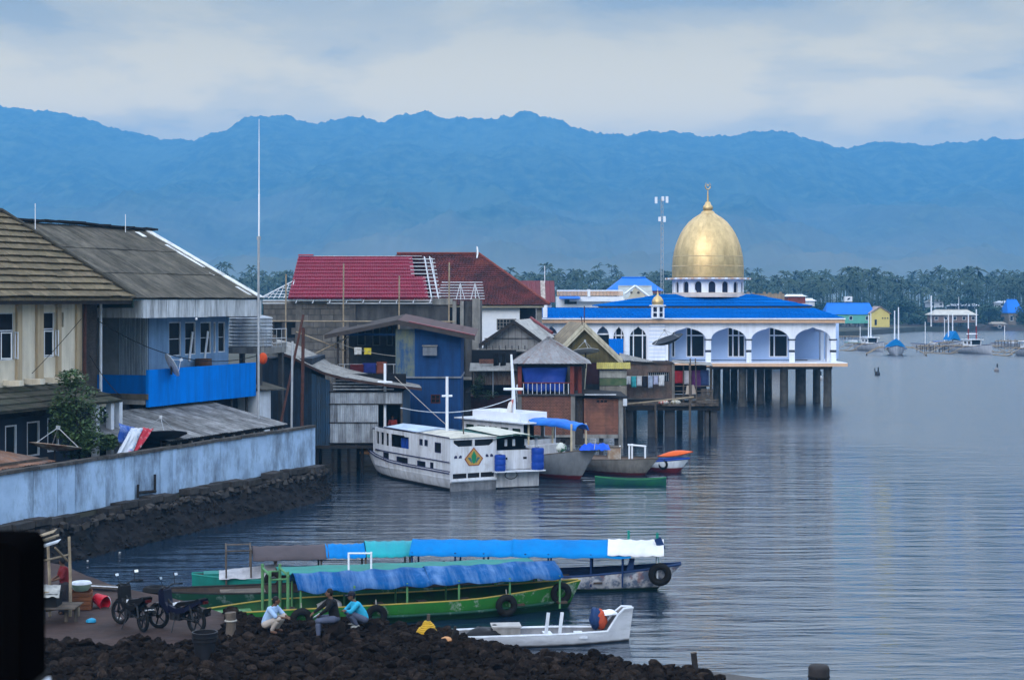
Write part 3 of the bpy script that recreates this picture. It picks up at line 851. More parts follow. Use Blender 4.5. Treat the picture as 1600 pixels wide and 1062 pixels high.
# lean-to of old sheets between the blue building and the wall
LEAN = mat('old_zinc_sheet', (0.24, 0.25, 0.27), (0.10, 0.10, 0.105), s=1.3, dirt=.6, dc=(.035, .033, .033), ds=(7, .8, .8), rough=.55, rnd=.25)
lt = thing('lean_to', 'low lean-to of streaked zinc sheets under the blue balcony', 'shed', L.o, LA)
ua, ub = L.u(262, .55), L.u(447, .55)
wa_, wc_ = L.w(680, ua, .55), L.w(632, L.u(250, 2.6), 2.9)
sheets(lt, 'roof_sheet', LEAN, (ua, .45, 3.72), (ub, .45, 3.72), (ub - .3, 4.8, L.w(630, L.u(300, 4.8), 4.8)), (ua - .3, 4.8, L.w(630, L.u(300, 4.8), 4.8)), 15, 1, 10, .025, .08, .03)
sheets(lt, 'roof_sheet', LEAN, (ua - 2.6, 1.6, 4.05), (ua - .05, 1.6, 4.05), (ua - .1, 4.8, L.w(630, L.u(300, 4.8), 4.8)), (ua - 2.6, 4.8, L.w(630, L.u(300, 4.8), 4.8)), 3, 1, 10, .025, .08, .03)
for k in range(12):
    x = ua + .3 + (ub - ua - .5) * k / 11
    MB().b(x - .07, x + .07, .65, .79, 1.46, 3.68).build('post', CONC, lt)
MB().b(ua, ub, .62, .8, 3.6, 3.68).build('wall_plate', WOOD_D, lt)
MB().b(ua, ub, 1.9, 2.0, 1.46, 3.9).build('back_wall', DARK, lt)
# rusty roofed shack by the wall at the left edge
RUSTY = mat('rusty_sheet', (0.11, 0.06, 0.045), (0.20, 0.10, 0.06), s=1.0, dirt=.5, dc=(.16, .15, .15), ds=(5, .5, .5), rnd=.3)
sk = thing('shack', 'low slatted shack with rusty sheet roof behind the quay wall', 'shed', L.o, LA)
ua, ub = L.u(-70, 1.2), L.u(81, 1.0)
wS = L.w(722, ub, .9)
sheets(sk, 'roof_sheet', RUSTY, (ua, .75, wS), (ub, .75, wS), (ub - 2.2, 3.0, wS + .75), (ua, 3.0, wS + .75), 8, 1, 8, .025, .06, .02)
for k in range(5): MB().b(ua, ub - .3, .95, 1.0, 3.0 + k * .16, 3.1 + k * .16).build('slat', WOOD, sk)
for k in range(6): MB().b(ub - .35 - k * 1.5, ub - .27 - k * 1.5, 1.01, 1.1, 1.46, wS).build('post', WOOD_D, sk)
MB().b(ua, ub - .4, 1.3, 1.36, 1.46, wS + .1).build('inner_wall', DARK, sk)
# banner sheets drying over the wall
def cloth(name, label, cat, pts, m_, nu=10, nv=8, amp=.12, seed=0, group=None):
    p = [Vector(x) for x in pts]
    o_ = (p[0] + p[1] + p[2] + p[3]) / 4
    o_.z = min(q.z for q in p)
    nn = (p[1] - p[0]).cross(p[3] - p[0]).normalized()
    def fn(a, c):
        q = p[0].lerp(p[1], a).lerp(p[3].lerp(p[2], a), c)
        k = noise.noise(Vector((a * 3.1 + seed, c * 2.2, seed))) + .5 * noise.noise(Vector((a * 7 + seed, c * 4, seed + 3)))
        return q - o_ + nn * k * amp
    o = MB().grid(fn, nu, nv).build(name, m_, None, smooth=60)
    md = o.modifiers.new('thickness', 'SOLIDIFY'); md.thickness = .008
    o.location = o_
    return tag(o, label, cat, group)
def lw(px, py, v): 
    q = L.p(px, py, v)
    return L.o + Vector((q.x * L.c - q.y * L.s, q.x * L.s + q.y * L.c, q.z))
BAN_B = mat('banner_blue', (.02, .07, .30), (.25, .32, .5), s=1.2, lo=.45, hi=.62)
BAN_W = mat('banner_white', (.5, .52, .58), (.12, .25, .45), s=2.0, lo=.5, hi=.6, patch=.9, pc=(.4, .05, .07), ps=1.4)
BAN_R = mat('banner_red', (.42, .03, .05), (.5, .45, .48), s=1.6, lo=.5, hi=.6)
cloth('banner', 'blue printed banner sheet hung behind the wall', 'banner', [lw(185, 690, .9), lw(203, 700, .7), lw(212, 668, .9), lw(186, 660, 1.2)], BAN_B, seed=1)
cloth('banner', 'crumpled white printed banner draped over the quay wall', 'banner', [lw(178, 716, .25), lw(207, 709, .25), lw(224, 668, .8), lw(205, 668, .9)], BAN_W, seed=4)
cloth('banner', 'crumpled red and white banner beside the black mesh dish', 'banner', [lw(207, 709, .35), lw(219, 700, .4), lw(240, 670, .8), lw(222, 668, .9)], BAN_R, seed=8)
# steel posts and struts at the far end of the wall
def pole(name, label, cat, a, b, r, m_, n=7, group=None):
    a, b = Vector(a), Vector(b)
    t = thing(name, label, cat, a, 0, group)
    MB().tube([(0, 0, 0), (b - a) * .5, b - a], r, n).build('shaft', m_, t, smooth=40)
    return t
RUST = MATS['rust_red']
pole('steel_post', 'pale steel post standing behind the end of the wall', 'post', lw(455, 660, 1.0) - Vector((0, 0, 2)), lw(457, 533, 1.0), .06, STEEL)
pole('steel_post', 'tall rust red post leaning over the wooden shed roof', 'post', lw(431, 608, 3) - Vector((0, 0, 3)), lw(474, 492, 3), .07, RUST)
pole('steel_post', 'upright rust red post beside the pale steel post', 'post', lw(471, 660, 2) - Vector((0, 0, 2)), lw(474, 512, 2), .09, RUST)
bu = lthing('buoy', 'orange float hanging beside the water tank stand', 'buoy', L.u(411, 1.9), 1.9, L.w(566, L.u(411, 1.9), 1.9))
MB().ball((0, 0, .2), (.22, .22, .3), 12, 8).build('float', mat('orange_float', (.55, .07, .02), s=4), bu, smooth=60)
MB().tube([(0, 0, .48), (0, 0, 1.3)], .015, 5).build('cord', ROPE, bu)
# white box shed left of the wooden warehouse
ws = thing('store_box', 'small white rendered box house at the far end of the lean-to', 'shed', L.o, LA)
ua, ub = L.u(404, 4.2), L.u(423, 4.2)
MB().b(ua, ub, 4.2, 7, 1.46, L.w(612, ua, 4.2)).build('wall', WHITE, ws)
MB().slab((ua - .1, 3.9, L.w(610, ua, 4.2)), (ub + 1.2, 3.9, L.w(610, ua, 4.2) - .1), (ub + 1.2, 7.2, L.w(588, ua, 4.2)), (ua - .1, 7.2, L.w(588, ua, 4.2)), .08).build('roof', ASB, ws)
# --- leafy tree in front of the cream house
def leaf_cloud(mb, centres, n, size, flat=.5):
    for _ in range(n):
        c, rr = random.choice(centres)
        while True:
            q = Vector((random.uniform(-1, 1), random.uniform(-1, 1), random.uniform(-1, 1)))
            if .25 < q.length < 1: break
        p = Vector(c) + Vector((q.x * rr[0], q.y * rr[1], q.z * rr[2]))
        s_ = size * random.uniform(.6, 1.3)
        d1 = Vector((random.uniform(-1, 1), random.uniform(-1, 1), random.uniform(-flat, flat))).normalized()
        d2 = d1.cross(Vector((random.uniform(-.5, .5), random.uniform(-.5, .5), 1))).normalized()
        mb.add([p - d1 * s_, p + d2 * s_ * .45, p + d1 * s_, p - d2 * s_ * .45], [(0, 1, 2, 3)])
    return mb
LEAF = mat('leaf_green', (0.024, 0.050, 0.016), (0.045, 0.085, 0.026), s=1.2, rough=.6, spec=.3, rnd=.1)
def tree(name, label, loc, trunk_h, crown, nl, size, limbs=6, m_=None, tr=.12, group=None, cat='tree', trunk_m=None):
    t = thing(name, label, cat, loc, 0, group)
    tm = MB().tube([(0, 0, 0), (.05, .03, trunk_h * .5), (-.03, .05, trunk_h)], [tr, tr * .8, tr * .6], 7)
    for k in range(limbs):
        c, rr = crown[k % len(crown)]
        a = Vector((0, 0, trunk_h * random.uniform(.55, 1)))
        e = Vector(c) + Vector((random.uniform(-.5, .5) * rr[0], random.uniform(-.5, .5) * rr[1], random.uniform(-.3, .5) * rr[2]))
        tm.tube([a, a.lerp(e, .5) + Vector((0, 0, .15)), e], [tr * .55, tr * .35, tr * .12], 5)
    tm.build('trunk', trunk_m or WOOD_D, t, smooth=60)
    leaf_cloud(MB(), crown, nl, size).build('crown', m_ or LEAF, t)
    return t
q = lw(122, 660, 1.3)
tl = Vector((q.x, q.y, 1.46))
S = .035 * 1.0
def cr(px, py, rx, rz, dy=0):
    d_ = q.y + dy
    return ((wx(px, d_) - tl.x, dy, wz(py, d_) - 1.46), (rx * d_ / FPX, rx * .9 * d_ / FPX, rz * d_ / FPX))
tree('leafy_tree', 'airy green tree growing between the cream house and the quay wall', tl, 3.0,
     [cr(118, 618, 36, 26), cr(100, 640, 28, 22), cr(135, 650, 34, 26, .5), cr(112, 590, 26, 14), cr(122, 672, 36, 22, -.3), cr(95, 668, 20, 18), cr(148, 690, 26, 18, -.4), cr(120, 700, 28, 16), cr(172, 690, 12, 12, -.3)], 5200, .10, 9, tr=.1)
# overhead wires
def wire(label, a, b, sag, r=.014, m_=None, nn=14):
    a, b = Vector(a), Vector(b)
    pts = [a.lerp(b, k / nn) - Vector((0, 0, sag * 4 * (k / nn) * (1 - k / nn))) - a for k in range(nn + 1)]
    o = MB().tube(pts, r, 4).build('cable', m_ or RUBBER)
    o.location = a
    return tag(o, label, 'cable')
wire('black cable sagging from the corner of the cream house across the blue balcony', lw(152, 500, 4.2), lw(400, 556, 4.2), .9, .02)
wire('black cable dropping from the rusty post past the tree to the balcony', lw(140, 555, 4.0), lw(190, 620, 2.2), .15, .02)
wire('thin grey cable slanting down the cream wall to the lower roof', lw(127, 498, 4.3), lw(50, 583, 3.9), .05, .018)
# ================================================================ MIDDLE: waterfront houses on piles
def fr(px, d, z=0.0): return Fr((wx(px, d), d, z), 0.0)
def hole(f, px0, px1, py0, py1, v=0.0):
    return (f.u(px0, v), f.u(px1, v), f.w(py1, 0, v), f.w(py0, 0, v))
def piles(t, f, pxs, v, r, top, m_=None, bot=-2.0):
    for px in pxs: MB().tube([(f.u(px, v), v, bot), (f.u(px, v), v, top)], r, 8).build('pile', m_ or WOOD_D, t, smooth=40)
def clothes(label, a, b, cols, f, v, group, drop=(.45, .8), wid=(.25, .45)):
    """a line with a garment per colour; every garment is a thing"""
    for i, c in enumerate(cols):
        t_ = (i + .5) / len(cols)
        p = Vector(a).lerp(Vector(b), t_)
        w_, h_ = random.uniform(*wid), random.uniform(*drop)
        m_ = mat('cloth_%02d%02d%02d' % tuple(int(x * 99) for x in c), c, rough=.95, s=3, bump=.2, bs=5)
        W = f.o + p
        cloth('garment', label[i], 'laundry', [W + Vector((-w_ / 2, 0, -h_)), W + Vector((w_ / 2, 0, -h_)), W + Vector((w_ / 2, 0, 0)), W + Vector((-w_ / 2, 0, 0))], m_, 5, 6, .1, i * 3.3, group)

# --- long wooden warehouse with the sagging roof
SHB = mat('shed_blue_sheet', (0.035, 0.085, 0.16), (0.055, 0.075, 0.10), s=.9, dirt=.5, dc=(.03, .03, .035), rough=.6, rnd=.12)
SHD = mat('shed_dark_board', (0.022, 0.04, 0.07), (0.02, 0.024, 0.03), s=.8, dirt=.5, dc=(.02, .02, .025), rnd=.15)
SIL = mat('silver_sheet', (0.40, 0.43, 0.48), (0.25, 0.265, 0.30), s=1.0, dirt=.6, dc=(.07, .065, .065), rough=.5, metal=.2, rnd=.2)
ROOFG = mat('grey_sheet_roof', (0.26, 0.25, 0.24), (0.17, 0.165, 0.16), s=1.0, dirt=.4, dc=(.07, .06, .055), ds=(5, .6, .6), rnd=.15)
f = fr(490, 96)
wh = fthing('warehouse', 'long shed of blue boards and silver sheets with sagging grey roof', 'shed', f)
zb = f.w(693, 0, 0)
MB().b(f.u(408), f.u(487) - .01, .1, 7, 1.0, f.w(560, 0, 0)).build('wall', SHD, wh)
x0, x1 = f.u(408), f.u(487)
n_ = 13
for k in range(n_):
    a, b = x0 + (x1 - x0) * k / n_, x0 + (x1 - x0) * (k + 1) / n_
    top = f.w(556 + (585 - 556) * k / n_, 0, 0)
    MB().b(a + .01, b - .01, .02 + random.uniform(0, .03), .09, 1.2, top).build('board', SHD, wh)
for k in range(4):
    a, b = f.u(487 + k * 7), f.u(487 + (k + 1) * 7)
    MB().corr((a, -.05, zb - .1), (b + .03, -.05, zb - .1), (b + .03, -.05, f.w(585 + k * 3, 0, 0)), (a, -.05, f.w(583 + k * 3, 0, 0)), 5, .03).build('blue_sheet', SHB, wh)
# front of silver sheets in three rows; the door stays open
rows = [(692, 660), (660, 631), (631, 613)]
cols_ = [515 + k * 12.5 for k in range(10)]
for r_, (ya, yb) in enumerate(rows):
    for k, (a, b) in enumerate(zip(cols_, cols_[1:])):
        if r_ < 2 and a > 585: continue
        if r_ == 0 and a > 560 : yb2 = 672 if a > 585 else yb
        MB().corr((f.u(a), -.03 - .01 * (k % 2), f.w(ya, 0, 0)), (f.u(b) + .04, -.03 - .01 * (k % 2), f.w(ya, 0, 0)), (f.u(b) + .04, -.03 - .01 * (k % 2), f.w(yb, 0, 0) + .04), (f.u(a), -.03 - .01 * (k % 2), f.w(yb, 0, 0) + .04), 8, .016).build('silver_sheet', SIL, wh)
for px0, px1 in ((513, 516), (555, 558), (588, 591), (626, 629)): MB().b(f.u(px0), f.u(px1), -.02, .1, zb - .1, f.w(612, 0, 0)).build('post', WOOD, wh)
for py in (692, 660, 631, 612): MB().b(f.u(514), f.u(628 if py < 632 else 590), -.085, -.06, f.w(py, 0, 0) - .03, f.w(py, 0, 0) + .03).build('rail', WOOD_D, wh)
for k in range(5):
    z = f.w(612, 0, 0) + .15 + .17 * k
    MB().box((f.u(515 + (48 - k * 9 + 5) * 1.0), .02, z), (f.u(610 - k * 17) - f.u(515), .03, .07)).build('louvre_slat', SIL, wh)
MB().b(f.u(487), f.u(640), -.3, 7, zb - .25, zb - .08).build('floor', WOOD_D, wh)
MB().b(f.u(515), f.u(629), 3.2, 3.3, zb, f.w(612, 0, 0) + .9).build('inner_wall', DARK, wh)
MB().b(f.u(628), f.u(629.5), .1, 7, zb, f.w(612, 0, 0)).build('side_wall', SHB, wh)
piles(wh, f, (496, 520, 545, 566, 592, 622), .1, .09, zb - .26)
piles(wh, f, (500, 530, 560, 600), 3, .12, zb - .26)
# roof: front rake sags from upper left to lower right
rk = [(428, 546), (455, 556), (480, 569), (505, 581), (535, 589), (570, 595), (605, 600), (659, 606)]
bk = [(432, 530), (458, 536), (490, 551), (518, 568), (545, 577), (580, 585), (615, 593), (655, 601)]
for (a, b), (c, d_) in zip(zip(rk, rk[1:]), zip(bk, bk[1:])):
    P = lambda q, v, dz=0: Vector((f.u(q[0], v), v, f.w(q[1], 0, v) + dz))
    MB().corr(P(a, -.45), P(c, 6.2), P(d_, 6.2), P(b, -.45), 22, .014).build('roof_sheet', ROOFG, wh)
    MB().slab(P(a, -.44, -.14), P(b, -.44, -.14), P(b, -.44, -.02), P(a, -.44, -.02), .05).build('rake_board', mat('rake_red', (.06, .035, .03), s=2), wh)
MB().b(f.u(422), f.u(437), -.3, 3, f.w(556, 0, 0), f.w(536, 0, 0)).build('parapet', CONC, wh)

# --- dark blue two storey house
DKB = mat('deep_blue_wall', (0.010, 0.05, 0.165), (0.008, 0.036, 0.115), s=.6, dirt=.45, dc=(.01, .016, .04), bump=.1)
DKBP = mat('peeling_wall', (0.03, 0.075, 0.17), (0.10, 0.13, 0.13), s=1.1, lo=.40, hi=.6, dirt=.5, dc=(.22, .22, .10), ds=(3, 3, .7))
BROWNF = mat('brown_fascia', (.055, .045, .042), (.035, .03, .03), s=2)
REDR = mat('red_sheet_roof', (0.16, 0.03, 0.034), (.11, .024, .028), s=1.5, rough=.5, rnd=.1)
f = fr(622, 104)
bh = fthing('house', 'deep blue two storey house with low brown gable roof', 'house', f)
zl = f.w(588, 0, 0)
hs_ = [hole(f, 673, 688, 616, 630)]
MB().b(f.u(625.5), f.u(719), .25, 7, .4, zl - .05).build('lower_core', DKB, bh)
wall_cells(MB(), f.u(625), f.u(719.5), .4, zl - .04, .02, .24, hs_).build('lower_wall', DKB, bh)
window(bh, hs_[0], .06, mat('dark_red_frame', (.06, .02, .02)), GLASS, 2, 2, .06)
MB().b(f.u(618), f.u(648), 0, .2, zl, f.w(514, 0, 0)).build('peeling_wall', DKBP, bh)
MB().prism([(f.u(648), zl), (f.u(719.5), zl), (f.u(719.5), f.w(524, 0, 0)), (f.u(648), f.w(513, 0, 0))], 0, .2).build('upper_wall', DKB, bh)
MB().b(f.u(700), f.u(720), .21, 6.5, zl, f.w(524, 0, 0)).build('side_wall', DKB, bh)
MB().b(f.u(622), f.u(721), -.12, 7, zl - .1, zl - .005).build('floor_band', mat('band_grey', (.2, .22, .27), s=2, dirt=.4), bh)
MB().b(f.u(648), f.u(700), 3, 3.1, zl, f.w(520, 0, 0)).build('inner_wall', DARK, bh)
ac = MB().b(f.u(661), f.u(683), -.35, -.003, f.w(555, 0, 0), f.w(541, 0, 0)).build('vent_box', mat('vent_grey', (.16, .18, .22), s=3, dirt=.3), bh)
MB().b(f.u(660), f.u(684), -.45, -.002, f.w(540.5, 0, 0), f.w(539, 0, 0)).build('vent_hood', CONC, ac)
# roof
ap, le, re = (622, 500), (507, 523), (742, 525)
for q, m_, nm in ((le, BROWNF, 'roof_left'), (re, mat('brown_red_sheet', (.075, .034, .034), (.045, .028, .028), s=1.5, rough=.6, rnd=.12), 'roof_right')):
    a, b = Vector((f.u(ap[0]), -.9, f.w(ap[1], 0, -.9))), Vector((f.u(q[0], -.9), -.9, f.w(q[1], 0, -.9)))
    back = Vector((0, 8.2, .3))
    nsh = 5
    r_ = MB().slab(a - Vector((0, 0, .08)), b - Vector((0, 0, .08)), b + back - Vector((0, 0, .08)), a + back - Vector((0, 0, .08)), -.05 if nm == 'roof_left' else .05).build(nm, m_, bh)
    for k in range(nsh):
        p0, p1 = a.lerp(b, k / nsh), a.lerp(b, (k + 1) / nsh + .01)
        MB().corr(p0, p0 + back, p1 + back, p1, 14, .02).build('roof_sheet', m_, r_)
    dn = Vector((0, -.05, -.26))
    MB().slab(a + dn, b + dn, b + Vector((0, -.05, .0)), a + Vector((0, -.05, .0)), .06).build('rake_board', BROWNF, bh)
a_, b_2 = Vector((f.u(ap[0]), -.95, f.w(ap[1], 0, -.9))), Vector((f.u(re[0], -.9), -.95, f.w(re[1], 0, -.9)))
MB().slab(a_.lerp(b_2, .15) + Vector((0, 0, .03)), b_2 + Vector((0, 0, .03)), b_2 + Vector((0, .5, .06)), a_.lerp(b_2, .15) + Vector((0, .5, .06)), .04).build('red_flashing', REDR, bh)
# open balcony at left
zb2 = zl
MB().b(f.u(527), f.u(618), .1, 6, zb2 - .15, zb2 - .02).build('balcony_floor', WOOD_D, bh)
for px in (527.5, 537): MB().b(f.u(px) - .07, f.u(px) + .07, .1 if px < 530 else .9, .24 if px < 530 else 1.05, zb2, f.w(520, 0, 0)).build('balcony_post', BROWNF, bh)
MB().b(f.u(527), f.u(618), .1, .2, f.w(524, 0, 0), f.w(521, 0, 0)).build('tie_beam', DKB, bh)
hb_ = [hole(f, 558, 571, 507, 540, 4), hole(f, 582, 594, 507, 540, 4), hole(f, 604, 614, 505, 540, 4)]
wall_cells(MB(), f.u(545, 4), f.u(620, 4), zb2, f.w(503, 0, 4), 4, 4.2, hb_).build('rear_wall', CONC_D, bh)
for h in hb_: window(bh, h, 4.05, CONC, GLASS, 1, 1, .06)
for k in range(9): MB().tube([(f.u(527 + k * 11), .12, zb2), (f.u(527 + k * 11), .12, zb2 + .75)], .025, 5).build('baluster', STEEL, bh)
MB().tube([(f.u(527), .12, zb2 + .75), (f.u(618), .12, zb2 + .75)], .03, 5).build('handrail', STEEL, bh)
piles(bh, f, (630, 660, 690, 715), .4, .16, .45, CONC_D)
clothes(['white shirt on the balcony line of the blue house', 'bright yellow cloth on the balcony line of the blue house'], (f.u(552), -.1, f.w(542, 0, 0)), (f.u(582), -.1, f.w(544, 0, 0)), [(.6, .6, .62), (.62, .5, .05)], f, 0, 'laundry on the blue house balcony', (.4, .5), (.4, .55))
wire('pale washing line across the balcony of the blue house', f.o + Vector((f.u(525), -.1, f.w(534, 0, 0))), f.o + Vector((f.u(618), -.1, f.w(556, 0, 0))), .15, .02, ROPE)
clothes(['dark red cloth over the balcony rail', 'blue cloth over the balcony rail near the peeling wall', 'brown cloth hung below the blue cloth'], (f.u(548), -.02, f.w(570, 0, 0)), (f.u(606), -.02, f.w(564, 0, 0)), [(.08, .015, .02), (.02, .03, .16), (.16, .05, .035)], f, 0, 'cloths on the balcony rail', (.6, .8), (.6, .9))
for i, (a, b, dz) in enumerate((((478, 560), (545, 526), 0), ((464, 518), (538, 548), 1.2))):
    pole('bamboo_pole', ('upper' if i else 'lower') + ' bamboo pole of the pair crossing beside the balcony', 'pole', f.o + Vector((f.u(a[0]), -.6 + i * .2, f.w(a[1], 0, 0))), f.o + Vector((f.u(b[0]), .3 + i * .2, f.w(b[1], 0, 0))), .045, BAMBOO)

# --- unfinished concrete building with new red roof
f = fr(580, 122)
BLK = mat('raw_block', (0.135, 0.125, 0.118), (0.085, 0.08, 0.078), s=1, dirt=.5, dc=(.04, .04, .042), bump=.4, rnd=.14)
RDT = mat('crimson_metal_tile', (0.19, 0.010, 0.032), (0.15, 0.008, 0.026), s=1.2, rough=.45, rnd=.07, dirt=.15)
ub_ = fthing('unfinished_building', 'unfinished block building with half laid crimson roof', 'building', f)
hb_ = [hole(f, 427, 441, 503, 529), hole(f, 446, 462, 503, 529)]
wall_cells(MB(), f.u(411), f.u(551), 1.4, f.w(474, 0, 0), .05, .4, hb_).build('wall', CONC_D, ub_)
for h in hb_: window(ub_, h, .2, CONC_D, GLASS, 1, 1, .06)
ys = [474, 483, 492, 501.5, 512, 523, 535, 547, 559, 572, 586, 600]
for ya, yb in zip(ys, ys[1:]):
    xa = 412
    while xa < 549:
        xb = min(xa + random.uniform(11, 22), 550)
        cx_, cy_ = (xa + xb) / 2, (ya + yb) / 2
        if not (425 < cx_ < 464 and 500 < cy_ < 530):
            MB().b(f.u(xa) + .015, f.u(xb) - .015, random.uniform(-.02, .02), .045, f.w(yb, 0, 0) + .035, f.w(ya, 0, 0)).build('block', BLK, ub_)
        xa = xb
for px in (467, 551): MB().b(f.u(px) - .22, f.u(px) + .22, -.08, .35, 1.4, f.w(473, 0, 0)).build('column', BLK, ub_)
DPL = mat('dark_render', (0.055, 0.055, 0.06), (0.028, 0.028, 0.032), s=.7, dirt=.6, dc=(.10, .10, .10), ds=(1.2, 1.2, .25), bump=.2)
wall_cells(MB(), f.u(551) + .22, f.u(700), 1.4, f.w(474, 0, 0), .08, .4, [hole(f, 560, 598, 507, 590), hole(f, 606, 618, 507, 590)]).build('render_wall', DPL, ub_)
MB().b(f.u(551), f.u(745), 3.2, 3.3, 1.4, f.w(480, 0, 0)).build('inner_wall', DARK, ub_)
for a, b in ((707, 713), (719, 724.5), (738, 750)): MB().b(f.u(a), f.u(b), -.1, .45, 1.4, f.w(466 if a > 730 else 470, 0, 0)).build('column', CONC, ub_)
MB().b(f.u(724.5), f.u(738), .2, .4, 1.4, f.w(470, 0, 0)).build('infill_wall', DPL, ub_)
MB().b(f.u(676), f.u(707), -.05, .35, f.w(476, 0, 0), f.w(466, 0, 0)).build('ring_beam', CONC, ub_)
MB().b(f.u(410), f.u(676), -.03, .5, f.w(474, 0, 0) + .003, f.w(470, 0, 0)).build('ring_beam', CONC, ub_)
MB().b(f.u(411), f.u(412.5), .4, 9, 1.4, f.w(472, 0, 0)).build('side_wall', BLK, ub_)
MB().b(f.u(748), f.u(750), .46, 9, 1.4, f.w(470, 0, 0)).build('side_wall', BLK, ub_)
MB().b(f.u(560), f.u(752), -1.0, .1, f.w(589, 0, 0) - .15, f.w(589, 0, 0)).build('floor_slab', CONC, ub_)
# roof: stepped crimson metal tile courses
NR = 12
VRg = 4.6
pe0, pe1 = Vector((f.u(450, -.7), -.7, f.w(465, 0, -.7))), Vector((f.u(669, -.7), -.7, f.w(465, 0, -.7)))
pr0, pr1 = Vector((f.u(466, VRg), VRg, f.w(401, 0, VRg))), Vector((f.u(659, VRg), VRg, f.w(401, 0, VRg)))
rfn = (pe1 - pe0).cross(pr0 - pe0).normalized()
rr_ = MB().slab(pe0 - rfn * .12, pe0.lerp(pe1, .9) - rfn * .12, pr0.lerp(pr1, .9) - rfn * .12, pr0 - rfn * .12, .05).build('roof', RDT, ub_)
for j in range(NR):
    t0, t1 = j / NR, (j + 1) / NR
    xr = 1.0 if t0 < .5 else .92
    npn = 9
    for i in range(npn):
        a0, a1 = xr * i / npn, xr * (i + 1) / npn + .003
        q = lambda a, c: pe0.lerp(pe1, a).lerp(pr0.lerp(pr1, a), c)
        MB().corr(q(a0, t0) + rfn * .05, q(a1, t0) + rfn * .05, q(a1, t1 + .01), q(a0, t1 + .01), 12, .02).add([q(a0, t0) + rfn * .05, q(a1, t0) + rfn * .05, q(a1, t0) - rfn * .03, q(a0, t0) - rfn * .03], [(0, 1, 2, 3)]).build('tile_panel', RDT, rr_)
MB().slab(pr0 + rfn * .08, pr0.lerp(pr1, .12) + rfn * .08, pr0.lerp(pr1, .12) + Vector((0, .3, .12)), pr0 + Vector((0, .3, .12)), .06).build('ridge_cap', mat('red_ridge', (.32, .03, .03), s=3), rr_)
MB().slab(pr0.lerp(pr1, .13) + rfn * .04, pr1 + rfn * .04, pr1 + Vector((0, .35, .02)), pr0.lerp(pr1, .13) + Vector((0, .35, .02)), .03).build('ridge_cap', WHITE, rr_)
backd = Vector((0, 10.6, -.0))
MB().add([pr0, pr1, Vector((pe1.x, VRg * 2 + .7, pe1.z)), Vector((pe0.x, VRg * 2 + .7, pe0.z))], [(0, 1, 2, 3)]).build('rear_slope', RDT, rr_)
# bare white battens and trusses where the tiles end
TR = mat('white_light_steel', (.55, .57, .62), (.42, .44, .49), rough=.45)
for k in range(11):
    c = k / 11 + .02
    a = pe1.lerp(pr1, c)
    xr = .0 if c < .5 else -.085 * (pe1 - pe0).length
    MB().box(a + Vector((.4 + xr / 2, 0, .03)), (1.1 - xr, .05, .06)).build('batten', TR, ub_)
for k, o_ in enumerate((.25, .75)):
    MB().tube([pe1 + Vector((o_, 0, 0)), pr1 + Vector((o_ * .8, 0, 0))], .045, 4).build('rafter', TR, ub_)
    MB().tube([pe1 + Vector((o_, .6, -.1)), pr1 + Vector((o_, 0, -.1))], .03, 4).build('truss_web', TR, ub_)
for px in (719, 742):
    x = f.u(px)
    for dx in (-.3, .05, .35): MB().tube([(x + dx, 0, f.w(468, 0, 0)), (x, .25, f.w(443, 0, 0))], .035, 4).build('truss_web', TR, ub_)
for k in range(7):
    py = 441 + k * 4.3
    MB().tube([(f.u(690 - k * 1.5), .2, f.w(py, 0, 0)), (f.u(754 + k * .6), .2, f.w(py, 0, 0))], .03, 4).build('batten', TR, ub_)
for k in range(9):
    px = 465 + k * 26
    MB().tube([(f.u(px + 2), -.3, f.w(466, 0, 0) + .12), (f.u(px - 1), -.75, f.w(473.5, 0, 0))], .04, 4).build('rafter_tail', TR, ub_)
for py, a, b in ((469.5, 412, 676), (474, 412, 447), (474, 512, 676)): MB().tube([(f.u(a), -.5, f.w(py, 0, 0)), (f.u(b), -.5, f.w(py, 0, 0))], .04, 4).build('purlin', TR, ub_)
for k in range(6):        # skeleton hip at left
    py = 441 + k * 4.6
    MB().tube([(f.u(452 - k * 8.5), 1.5 - k * .3, f.w(py, 0, 1)), (f.u(457 - k * .5), 1.5 - k * .3, f.w(py, 0, 1))], .03, 4).build('batten', TR, ub_)
for k in range(6):
    MB().tube([(f.u(412 + k * 8), -.2, f.w(466, 0, 0)), (f.u(416 + k * 8), 1.2, f.w(461 - k * 4.3, 0, 1))], .035, 4).build('truss_web', TR, ub_)
MB().tube([(f.u(411), -.3, f.w(464, 0, 0)), (f.u(456), 1.5, f.w(438, 0, 1))], .05, 4).build('hip_rafter', TR, ub_)
for i, (px, y0, y1) in enumerate(((446, 428, 530), (536, 412, 512), (623, 431, 502), (701, 410, 512))):
    pole('scaffold_pole', ['leftmost', 'second', 'third', 'rightmost'][i] + ' of four upright bamboo scaffold poles before the unfinished building', 'pole', f.o + Vector((f.u(px, -1.2), -1.2, f.w(590, 0, -1.2))), f.o + Vector((f.u(px + 1, -1.2), -1.2, f.w(y0, 0, -1.2))), .055, BAMBOO, group='scaffold poles')
pole('scaffold_rail', 'long pale bamboo rail lashed across the scaffold poles', 'pole', f.o + Vector((f.u(425), -1.3, f.w(501, 0, 0))), f.o + Vector((f.u(712), -1.3, f.w(502, 0, 0))), .045, BAMBOO)

